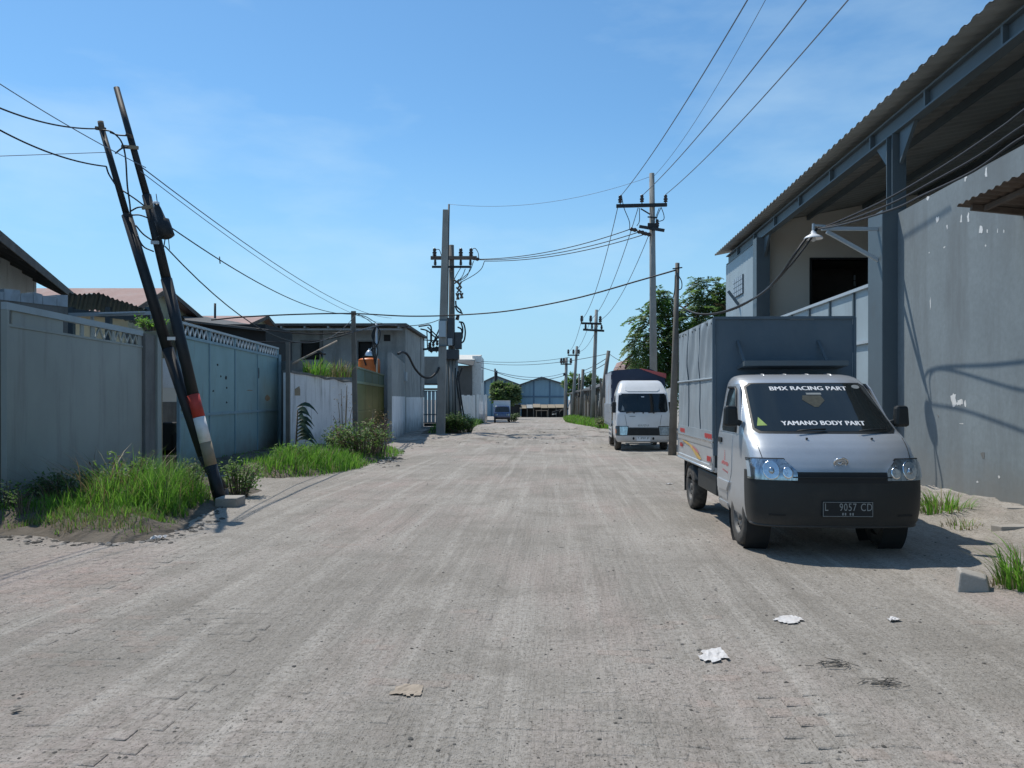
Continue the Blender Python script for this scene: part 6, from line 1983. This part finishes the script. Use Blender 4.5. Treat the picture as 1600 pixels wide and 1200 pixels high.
def grassfield(name, n, sampler, hfn, mats, wts, seed, w=.008, zf=hroad):
    rg = random.Random(seed)
    mb = MB()
    for _ in range(n):
        p = sampler(rg)
        if p is None: continue
        x, y = p
        h = hfn(x, y, rg)
        if h <= 0: continue
        m = rg.choices(range(len(mats)), wts)[0]
        blade(mb, (x, y, zf(x, y) - .01), h, w * rg.uniform(.7, 1.5), rg.uniform(.1, .75), rg.uniform(0, 6.28), rg, m)
    return tag(mb.build(name, [M[k] for k in mats]), kind='stuff')

def za(x, y): return hverge(x, y, VERGE_A)
def sA(rg):
    x, y = rg.uniform(-8.5, -3.5), rg.uniform(7.7, 13.0)
    if edged((x, y), VERGE_A) < -.02: return None
    return x, y
def hA(x, y, rg):
    e = edged((x, y), VERGE_A)
    lush = math.exp(-(((x + 4.75) / .55) ** 2 + ((y - 9.9) / 1.0) ** 2)) + .6 * math.exp(-(((x + 4.15) / .42) ** 2 + ((y - 9.5) / .7) ** 2)) + .3 * math.exp(-(((x + 5.6) / .4) ** 2 + ((y - 9.3) / .5) ** 2))
    lush *= max(.12, .85 + 1.0 * noise.noise((x * 2.4, y * 2.4, 0)) + .5 * noise.noise((x * 6, y * 6, 3)))
    if e < .24 + .2 * noise.noise((x * 2.5, y * 2.5, 9)) or rg.random() > .10 + lush * 1.3: return 0
    return (.07 + .60 * min(1, lush)) * rg.uniform(.2, 1.15) * min(1, .35 + e * 1.6)
grassfield('grass', 52000, sA, hA, ['grass', 'grassdry', 'leaf'], [7, 1.2, 1.5], 21, .011, za)
def sA2(rg):
    x, y = rg.uniform(-5.5, -3.7), rg.uniform(7.7, 9.2)
    e = edged((x, y), VERGE_A)
    return (x, y) if e > .30 + .25 * noise.noise((x * 3, y * 3, 7)) else None
grassfield('dry_grass', 4200, sA2, lambda x, y, rg: rg.uniform(.03, .12), ['grassdry', 'grass'], [3, 1.2], 22, .007, za)
def zb_(x, y): return hverge(x, y, VERGE_B)
def sB(rg):
    x, y = rg.uniform(-7, -3.1), rg.uniform(14.6, 24)
    return (x, y) if edged((x, y), VERGE_B) > -.05 else None
def hB(x, y, rg):
    l = max(.2, .9 + .9 * noise.noise((x * 2.4, y * 2.4, 0))) * math.exp(-(((x + 4.5) / .85) ** 2 + ((y - 16.3) / 1.5) ** 2)) + .55 * math.exp(-(((x + 3.7) / .5) ** 2 + ((y - 17.0) / 1.2) ** 2)) + .4 * math.exp(-(((x + 3.6) / .6) ** 2 + ((y - 21.0) / 2) ** 2))
    if rg.random() > .12 + l: return 0
    return (.08 + .46 * min(1, l)) * rg.uniform(.4, 1.1)
grassfield('grass', 22000, sB, hB, ['grass', 'grassdry', 'leaf'], [7, 1, 1], 23, .016, zb_)
def sD(rg):
    y = rg.uniform(47, 86)
    return LX(rg.uniform(.6, 3.6), y), y
grassfield('grass', 14000, sD, lambda x, y, rg: rg.uniform(.1, .55) if edged((x, y), VERGE_D) > 0 else 0, ['grass', 'grassdry'], [6, 1], 24, .05, lambda x, y: hverge(x, y, VERGE_D))
def sC(rg):
    y = rg.uniform(38.5, 66)
    return rg.uniform(-4.2, -2.4), y
grassfield('grass', 3500, sC, lambda x, y, rg: rg.uniform(.1, .5) if edged((x, y), VERGE_C) > .1 else 0, ['grass', 'leafdark'], [3, 3], 25, .04, lambda x, y: hverge(x, y, VERGE_C))

def tuft(name, label, c, r, n, h, mats, wts, seed, w=.012, bend=(.2, .9), cat='plant', group=None, lean=None):
    rg = random.Random(seed)
    t = thing(name, label, cat, c, group=group)
    mb = MB()
    for _ in range(n):
        a, q = rg.uniform(0, 6.28), r * math.sqrt(rg.random())
        b = Vector(c) + Vector((math.cos(a) * q, math.sin(a) * q, -.02))
        blade(mb, b, h * rg.uniform(.45, 1.1) * (1 - .4 * q / r), w * rg.uniform(.7, 1.4), rg.uniform(*bend), a + rg.uniform(-.8, .8), rg, rg.choices(range(len(mats)), wts)[0], 4)
    mb.build('blades', [M[k] for k in mats], t)
    return t
g = G(1476, 800, .05); tuft('grass_tuft', 'broad-bladed grass clump at the foot of the grey wall beside the pickup', g, .30, 170, .42, ['grass', 'grassdry'], [3, 2], 31, .016)
g = G(1452, 792, .05); tuft('grass_tuft', 'small grass clump right next to the pickup bumper at the wall', g, .16, 60, .34, ['grass', 'grassdry'], [3, 2], 32, .014)
g = G(1510, 822, .02); tuft('grass_tuft', 'low dry grass spreading at the edge of the pickup shadow', g, .26, 120, .16, ['grassdry', 'grass'], [3, 1], 33, .01)
g = G(1604, 915, .02); tuft('grass_tuft', 'tall green grass clump at the right edge behind the grey stone', g, .22, 260, .50, ['grass', 'grassdry'], [4, 1.2], 34, .013)
g = G(1578, 912, .02); tuft('grass_tuft', 'dry twiggy weeds directly behind the grey stone block', g, .2, 130, .22, ['grassdry', 'leafbrown'], [4, 1], 35, .006)
g = Vector((XE(170, 9.9), 9.9, za(XE(170, 9.9), 9.9)))
tuft('reed_clump', 'tall arching reddish grass stems standing above the weeds by the grey gate', g, .75, 110, 1.15, ['grassdry', 'leafbrown'], [2, 2], 36, .011, (.4, 1.25))
g = Vector((XE(205, 10.3), 10.3, za(XE(205, 10.3), 10.3)))
tuft('reed_clump', 'green arching grass clump in the middle of the weeds by the grey gate', g, .7, 330, .85, ['grass', 'grassdry'], [4, 2], 37, .014, (.3, 1.0))
for k, (px, h, sd_) in enumerate(((495, .75, 41), (534, .95, 42))):
    Yp = WHITE.Y(px); g = WHITE.p(WHITE.u(px), -.1, 2.2)
    tuft('grass_tuft', ['green grass clump growing on top of the whitewashed wall', 'dry yellowish grass clump growing on top of the whitewashed wall near the pole'][k], g, .5, 220, h, [['grass', 'grassdry'], ['grassdry', 'grass']][k], [4, 1], sd_, .03)

def shrub(name, label, c, rx, ry, h, nst, nl, L, mats, wts, seed, cat='shrub', group=None, twig=0):
    rg = random.Random(seed)
    t = thing(name, label, cat, c, group=group)
    st_, lf = MB(), MB()
    c = Vector(c)
    for _ in range(nst):
        a, q = rg.uniform(0, 6.28), math.sqrt(rg.random())
        b = c + Vector((math.cos(a) * q * rx * .4, math.sin(a) * q * ry * .4, -.05))
        tip = c + Vector((math.cos(a) * q * rx, math.sin(a) * q * ry, h * rg.uniform(.55, 1.05) * (1 - .35 * q)))
        pts = catmull([b, b.lerp(tip, .5) + Vector((0, 0, .12 * h)), tip], 4)
        st_.tube(pts, [.012 * (1 - .7 * i / 8) * (1 + h * .3) for i in range(len(pts))], 4, cap=False)
        for _k in range(nl):
            p = pts[min(len(pts) - 1, int(rg.uniform(.25, 1.0) * len(pts)))] + Vector((rg.gauss(0, .07), rg.gauss(0, .07), rg.gauss(0, .06))) * (h ** .5)
            d = Vector((rg.gauss(0, 1), rg.gauss(0, 1), rg.gauss(.1, .6)))
            leaf(lf, p, d, Vector((rg.gauss(0, .5), rg.gauss(0, .5), 1)), L * rg.uniform(.6, 1.3), L * .45 * rg.uniform(.7, 1.2), rg.choices(range(len(mats)), wts)[0])
    st_.build('stem', M['bark' if not twig else 'wood'], t)
    lf.build('foliage', [M[k] for k in mats], t)
    return t
Z = lambda px, Y, f: Vector((XE(px, Y), Y, f(XE(px, Y), Y)))
shrub('weed_bush', 'leafy weed bush right of the foot of the leaning poles', Z(372, 11.6, za), .42, .4, .58, 26, 26, .075, ['leaf', 'leafgrey'], [3, 1], 51)
shrub('weed_bush', 'small leafy weeds left of the foot of the leaning poles', Z(300, 11.8, za), .35, .3, .45, 18, 18, .06, ['leaf', 'leafgrey'], [2, 2], 52)
shrub('weed_bush', 'low leafy bush at the end of the blue gate', Z(465, 16.9, zb_), .6, .55, .55, 34, 26, .085, ['leaf', 'grass'], [2, 1], 53)
shrub('weed_bush', 'large weed bush with brown seed heads in front of the olive gate', Z(566, 19.5, zb_), .85, .8, 1.05, 60, 26, .10, ['leaf', 'leafgrey', 'leafbrown'], [4, 2, 1], 54)
shrub('weed_bush', 'dry brown stalks sticking out of the large bush by the olive gate', Z(588, 20.2, zb_), .5, .5, 1.25, 30, 20, .07, ['leafbrown', 'grassdry'], [3, 1], 55, twig=1)
shrub('weed_bush', 'darker bush between the whitewashed wall and the large bush', Z(527, 20.5, zb_), .45, .5, .75, 26, 24, .10, ['leafdark', 'leaf'], [3, 1], 56)
shrub('weed_bush', 'weedy growth in the shade at the far left by the grey gate', Z(12, 9.2, za), .3, .3, .42, 16, 20, .06, ['leaf', 'leafdark'], [1, 2], 57)
shrub('weed_bush', 'pale leafy weed near the bottom of the grey gate', Z(36, 8.9, za), .13, .12, .36, 10, 16, .04, ['leafgrey', 'grass'], [1, 1], 58)
shrub('weed_bush', 'dark weeds in the shade along the grey gate', Z(90, 10.2, za), .8, .3, .40, 40, 22, .07, ['leafdark', 'leaf'], [3, 1], 59)
shrub('weed_bush', 'tangle of broad-leaved weeds in the middle of the grass by the grey gate', Z(195, 10.2, za), .55, .4, .62, 30, 22, .07, ['leaf', 'leafgrey', 'leafbrown'], [3, 2, .5], 66)
shrub('weed_bush', 'small leafy weeds at the right end of the grass by the leaning poles', Z(282, 10.6, za), .3, .3, .42, 16, 20, .055, ['leaf', 'leafgrey'], [2, 1], 67)
shrub('hedge_bush', 'dark green bush beneath the transformer pole', Vector((XE(711, 39.4), 39.4, gz(39.4))), .85, .7, 1.2, 70, 46, .14, ['leafdark', 'leaf'], [4, 1], 60)
shrub('hedge_bush', 'bright leafy bush at the road edge beside the transformer pole', Vector((XE(731, 39.8), 39.8, gz(39.8))), .48, .5, 1.0, 40, 30, .11, ['leaf', 'leafgrey'], [3, 1], 61)
shrub('weed_bush', 'straggling dry stems against the whitewashed wall near its right end', Z(537, 22.5, zb_), .3, .3, 2.1, 7, 14, .06, ['leafbrown', 'grassdry'], [3, 1], 62, twig=1)
shrub('climbing_plant', 'bright green creeper sprouting above the pillar behind the leaning poles', P(234, 512, 13.9), .34, .2, .22, 18, 18, .07, ['leaf', 'grass'], [1, 2], 63)
shrub('weed_bush', 'greenery by the parked blue truck', Vector((XE(800, 70), 70, gz(70))), .8, .6, 1.0, 20, 30, .2, ['leafgrey', 'leafdark'], [1, 1], 64)
shrub('weed_bush', 'scrub at the foot of the leaning wooden pole', Vector((XE(946, 50), 50, gz(50))), .8, .8, .8, 26, 26, .16, ['leafgrey', 'grassdry'], [2, 1], 65)

# plant with large dark leaves against the whitewashed wall
c = Z(462, 19.5, zb_)
t = thing('broad_leaf_plant', 'dark plant with large drooping leaves against the whitewashed wall', 'plant', c)
q = MB(); q.tube([c - Vector((0, 0, .1)), c + Vector((.02, 0, .5)), c + Vector((.05, 0, 1.15))], [.03, .025, .015], 6); q.build('stem', M['bark'], t)
rg = random.Random(71)
for k in range(11):
    z = .35 + .085 * k
    a = rg.choice([-.25, .25, .05, .5, -.6]) + rg.uniform(-.25, .25)
    d = Vector((math.cos(a), math.sin(a), 0))
    L = rg.uniform(.36, .55)
    s_ = Vector((-d.y * .5, d.x * .5, .8)); b = c + Vector((.03, 0, z))
    q = MB()
    vs = []
    for i in range(6):
        f = i / 5
        p = b + d * L * f + Vector((0, 0, .12 * L * math.sin(f * 3.0) * 2 - .35 * L * f * f))
        w = .125 * math.sin(math.pi * min(1, f * .92 + .06)) + .004
        vs += [p - s_ * w / 2 + Vector((0, 0, .015)), p, p + s_ * w / 2 + Vector((0, 0, .015))]
    fs = []
    for i in range(5):
        fs += [(i * 3, i * 3 + 1, i * 3 + 4, i * 3 + 3), (i * 3 + 1, i * 3 + 2, i * 3 + 5, i * 3 + 4)]
    q.add(vs, fs, 0, True); q.build('leaf', M['bigleaf'], t)

# feathery tree behind the trucks
def tree(name, label, base, clumps, nf, Lf, nleaf, mats, wts, seed, trunk_r=.16, droop=.5, lw=.35):
    rg = random.Random(seed)
    base = Vector(base)
    t = thing(name, label, 'tree', base)
    tr, cr = MB(), MB()
    cen = sum((Vector(c[0]) for c in clumps), Vector()) / len(clumps)
    fork = base.lerp(Vector((cen.x, cen.y, cen.z)), .45)
    tr.tube(catmull([base - Vector((0, 0, .4)), base.lerp(fork, .5) + Vector((.1, 0, 0)), fork], 5), [trunk_r * (1 - .35 * i / 10) for i in range(11)], 8)
    for cc, r, dens in clumps:
        cc = Vector(cc)
        mid = fork.lerp(cc, .5) + Vector((0, 0, .25))
        pts = catmull([fork, mid, cc], 6)
        tr.tube(pts, [trunk_r * .5 * (1 - .8 * i / (len(pts) - 1)) for i in range(len(pts))], 6)
        for _ in range(int(5 * dens)):
            e = cc + Vector((rg.gauss(0, 1), rg.gauss(0, 1), rg.gauss(.2, .8))).normalized() * r * rg.uniform(.6, 1)
            tr.tube([cc.lerp(mid, .2), cc.lerp(e, .5) + Vector((0, 0, .1)), e], [trunk_r * .16, trunk_r * .1, trunk_r * .04], 4, cap=False)
        for _ in range(int(nf * dens)):
            v = Vector((rg.gauss(0, 1), rg.gauss(0, 1), rg.gauss(0, 1))).normalized()
            p = cc + Vector((v.x, v.y, v.z * .8)) * r * rg.random() ** .4
            d = (v + Vector((rg.gauss(0, .5), rg.gauss(0, .5), rg.gauss(-.1, .4)))).normalized()
            m = rg.choices(range(len(mats)), wts)[0]
            L = Lf * rg.uniform(.6, 1.2)
            if nleaf <= 1:
                leaf(cr, p, d, Vector((rg.gauss(0, .5), rg.gauss(0, .5), 1)), L, L * .5, m)
            else:
                s_ = d.cross(Vector((0, 0, 1)))
                if s_.length < .05: s_ = Vector((1, 0, 0))
                s_.normalize()
                for k in range(nleaf):
                    f = (k + 1) / nleaf
                    q = p + d * L * f + Vector((0, 0, -droop * L * f * f))
                    tip = (d + Vector((0, 0, -droop * 1.6 * f))).normalized()
                    for sg in (-1, 1):
                        leaf(cr, q, s_ * sg + tip * .5 + Vector((0, 0, rg.uniform(-.5, .05))), Vector((rg.gauss(0, .3), rg.gauss(0, .3), 1)), L * lw * (1.1 - .5 * f), L * .13, m)
    tr.build('trunk', M['bark'], t)
    cr.build('crown', [M[k] for k in mats], t)
    return t
YTr = 39.0
def C(px, py, dy, r, d=1.0): return (tuple(P(px, py, YTr + dy)), r * YTr / F, d)
tree('feathery_tree', 'feathery-leaved tree rising behind the trucks and tall concrete pole', (XE(1062, YTr), YTr, gz(YTr)), [
    C(1020, 545, 0, 34), C(1002, 538, -.5, 17, .5), C(1045, 560, .5, 36), C(1018, 505, .6, 26, .8), C(1075, 540, -.3, 40), C(1040, 480, .8, 22, .6), C(1085, 500, 0, 34), C(1110, 470, .6, 32), C(1100, 452, 1, 24, .7), C(1130, 490, .5, 32),
    C(1065, 510, 1.5, 28, .7), C(1120, 540, 1, 40), C(1150, 465, 1.5, 34), C(1025, 580, .4, 28), C(1060, 590, 0, 34), C(1095, 575, .8, 34), C(1033, 468, .5, 14, .5)],
    105, .74, 10, ['leafdark', 'leaf', 'leafgrey', 'leafbrown'], [3, 5, 4, .6], 81, .17, .55, .42)
YB2 = 84
def C2(px, py, dy, r, d=1.0): return (tuple(P(px, py, YB2 + dy)), r * YB2 / F, d)
tree('round_tree', 'round dusty green tree in front of the left blue warehouse', (XE(796, YB2), YB2, gz(YB2)), [
    C2(780, 618, 0, 13), C2(792, 611, .5, 13), C2(800, 621, 0, 11), C2(786, 628, -.5, 11), C2(778, 606, .5, 9), C2(803, 612, 0, 8)],
    800, .50, 1, ['leafgrey', 'leafdark', 'leaf'], [6, 1, 1], 82, .22)
YB3 = 100
def C3(px, py, dy, r, d=1.0): return (tuple(P(px, py, YB3 + dy)), r * YB3 / F, d)
tree('far_tree', 'small far green tree behind the farthest crossarm poles', (XE(895, YB3), YB3, gz(YB3)), [
    C3(888, 600, 0, 8), C3(896, 592, .5, 9), C3(903, 600, 0, 8), C3(893, 610, -.5, 9)], 240, .5, 1, ['leaf', 'leafgrey'], [2, 2], 83, .22)
tree('far_tree', 'darker far tree above the timber sheds on the right', (XE(925, YB3), YB3, gz(YB3)), [
    C3(917, 596, 0, 8), C3(925, 592, .5, 8), C3(935, 600, 0, 9)], 240, .5, 1, ['leafdark', 'leafgrey'], [3, 2], 84, .22)

# ------------------------------------------------------------------ stones, litter, broken slabs
def rock(mb, c, s, rg, m=0, flat=.6):
    c = Vector(c)
    vs = []
    for p in ((1, 0, 0), (-1, 0, 0), (0, 1, 0), (0, -1, 0), (0, 0, 1), (.7, .7, .5), (-.7, .7, .5), (.7, -.7, .5), (-.7, -.7, .5)):
        v = Vector(p) * s * rg.uniform(.7, 1.2)
        vs.append(c + Vector((v.x, v.y, v.z * flat)))
    mb.add(vs, [(4, 7, 5), (4, 5, 6), (4, 6, 8), (4, 8, 7), (0, 5, 7), (2, 5, 0), (2, 6, 5), (1, 6, 2), (1, 8, 6), (3, 8, 1), (3, 7, 8), (0, 7, 3)], m)
rg = random.Random(91)
M['stone'] = mat('stone', (0.21, 0.195, 0.175), 0.9, 0, .2, 8, .2, 30, island=.55)
M['clod'] = mat('clod', (0.10, 0.092, 0.08), 0.95, 0, .2, 8, .2, 30, island=.4)
mb = MB()
for _ in range(20000):
    y = 2.4 + 22 * rg.random() ** 1.7
    x = rg.uniform(-.75, .75) * y
    a = x - .06 * y
    if not -9 < a < 5.6: continue
    dens = .35 + .9 * max(0, noise.noise((a * 1.1, y * .13, 5))) + .6 * max(0, noise.noise((x * 1.3, y * 1.3, 8))) + (.35 if a > 3.2 else 0) + (.5 if a > 4.2 else 0)
    if rg.random() > dens: continue
    s = .0022 + .008 * rg.random() ** 6 + (.010 * rg.random() if rg.random() < .012 else 0)
    rock(mb, (x, y, hroad(x, y)), s * (1 + y * .03), rg, 0 if rg.random() > .28 else 1)
tag(mb.build('gravel', [M['stone'], M['clod']]), kind='stuff')
mb = MB()
for _ in range(900):
    y = rg.uniform(25, 52); x = LX(rg.uniform(-5.2, 2.6), y)
    if noise.noise((x * .5, y * .5, 3)) < -.05: continue
    rock(mb, (x, y, hroad(x, y)), .015 + .07 * rg.random() ** 4, rg, rg.choice((0, 0, 0, 0, 1)))
for _ in range(260):
    px, py = rg.gauss(600, 12), rg.gauss(712, 6)
    g = G(px, py); rock(mb, (g.x, g.y, hroad(g.x, g.y)), .03 + .07 * rg.random() ** 2, rg, rg.choice((0, 0, 1)))
tag(mb.build('rubble', [M['slab'], M['clod']]), kind='stuff')
mb = MB()
for _ in range(700):
    i = rg.randrange(len(VERGE_A)); a, b = Vector(VERGE_A[i]), Vector(VERGE_A[i - 1])
    p = a.lerp(b, rg.random()) + Vector((rg.gauss(0, .09), rg.gauss(0, .09)))
    if p.y > 11: continue
    rock(mb, (p.x, p.y, hroad(p.x, p.y)), .008 + .035 * rg.random() ** 3, rg, rg.choice((0, 1, 1)))
tag(mb.build('clods', [M['stone'], M['clod']]), kind='stuff')

# the grey stone block at lower right
g = G(1524, 924)
q = MB()
def rb(x, y, z): return (g.x + x, g.y + y, hroad(g.x, g.y) + z)
q.hexa([rb(-.14, 0, -.03), rb(.09, -.04, -.03), rb(.19, .11, -.03), rb(-.05, .19, -.03)], [rb(-.10, .025, .145), rb(.08, -.01, .098), rb(.165, .13, .105), rb(-.025, .20, .150)])
solo(q, 'stone_block', M['slab'], 'grey broken concrete block lying alone on the dirt at lower right', 'stone', g, bevel=.014)
# broken slabs along the foot of the wall
for k, (px, py, w, d, h, rz, lab) in enumerate(((1592, 836, .55, .16, .02, .1, 'broken slab edge on the bank right of the pickup shadow'), (1602, 812, .5, .2, .01, -.1, 'flat pale slab at the right edge below the grey wall'))):
    c = G(px, py); z = hroad(c.x, c.y)
    q = MB(); cs, sn = math.cos(rz), math.sin(rz)
    rr = random.Random(k)
    pts = [(-w / 2, -d / 2), (-w * .1, -d * .6), (w / 2, -d / 2), (w * .52, d * .4), (w * .1, d / 2), (-w / 2, d * .4)]
    q.prism([(c.x + a * cs - b * sn + rr.uniform(-.02, .02), c.y + a * sn + b * cs, z - .08) for a, b in pts], (0, 0, .08 + h))
    solo(q, 'broken_slab', M['slab'], lab, 'slab', c, bevel=.01)
def crumple(name, label, px, py, w, d, m, seed, lift=.02, cat='litter'):
    rr = random.Random(seed)
    g = G(px, py); zc = hroad(g.x, g.y)
    nu, nv = 11, 9
    q = MB()
    vs, ok = [], []
    for i in range(nu):
        for j in range(nv):
            u, v = i / (nu - 1) * 2 - 1, j / (nv - 1) * 2 - 1
            x = g.x + u * w / 2 + rr.gauss(0, w * .012); y = g.y + v * d / 2 + u * d * .15 + rr.gauss(0, d * .012)
            edge = math.hypot(u, v) + .55 * noise.noise((u * 2.2, v * 2.2, seed))
            vs.append((x, y, hroad(x, y) + .006 + lift * abs(noise.noise((u * 3.5, v * 3.5, seed + .5))) + lift * .4 * rr.random())); ok.append(edge < .95)
    fs = []
    for i in range(nu - 1):
        for j in range(nv - 1):
            f = (i * nv + j, (i + 1) * nv + j, (i + 1) * nv + j + 1, i * nv + j + 1)
            if sum(ok[k] for k in f) >= 3: fs.append(f)
    q.add(vs, fs, 0, False)
    q.add([(x, y, z - .003) for x, y, z in vs], [f[::-1] for f in fs])
    return solo(q, name, M[m], label, cat, g)
crumple('paper_scrap', 'largest crumpled white paper on the road in the lower right foreground', 1115, 1024, .19, .27, 'paper', 3, .012)
crumple('paper_scrap', 'flattened white scrap on the road just in front of the pickup', 1231, 971, .20, .20, 'paper', 5, .007)
crumple('paper_scrap', 'small white scrap right of the flattened one before the pickup', 1396, 968, .10, .10, 'paper', 8, .02)
crumple('paper_scrap', 'small white scrap beside the dirt edge near the weeds at left', 248, 845, .16, .14, 'paper', 12, .04)
crumple('brown_scrap', 'flat brown scrap lying on the road at bottom centre', 638, 1084, .17, .16, 'brownpaper', 6, .010)
crumple('paper_scrap', 'tiny white scrap on the road left of the pickup wheel', 1046, 756, .14, .12, 'paper', 9, .02)
rg = random.Random(97)
for (px, py, lab) in ((1378, 1072, 'small heap of dry twigs on the road at lower right'), (1300, 1046, 'faint scatter of dry twigs left of the twig heap')):
    g = G(px, py); t = thing('twig_heap', lab, 'twigs', g)
    for _ in range(24):
        a = rg.gauss(.15, .5); L = rg.uniform(.03, .10); c = Vector((g.x + rg.gauss(0, .045), g.y + rg.gauss(0, .03), hroad(g.x, g.y) + .008 + rg.random() * .012))
        d = Vector((math.cos(a), math.sin(a), rg.uniform(-.05, .05))) * L / 2
        q = MB(); q.tube([c - d, c + d], .0022, 4); q.build('twig', M['woodpole'], t)
# dead leaf at lower left
g = G(14, 1114); q = MB()
leaf(q, Vector((g.x, g.y, hroad(g.x, g.y) + .012)), Vector((1, .5, .1)), Vector((0, 0, 1)), .06, .03)
leaf(q, Vector((g.x + .01, g.y - .01, hroad(g.x, g.y) + .012)), Vector((1, .1, .25)), Vector((0, 0, 1)), .05, .025)
solo(q, 'dead_leaf', M['clod'], 'curled dark dead leaf on the pavers at lower left', 'leaf', g)
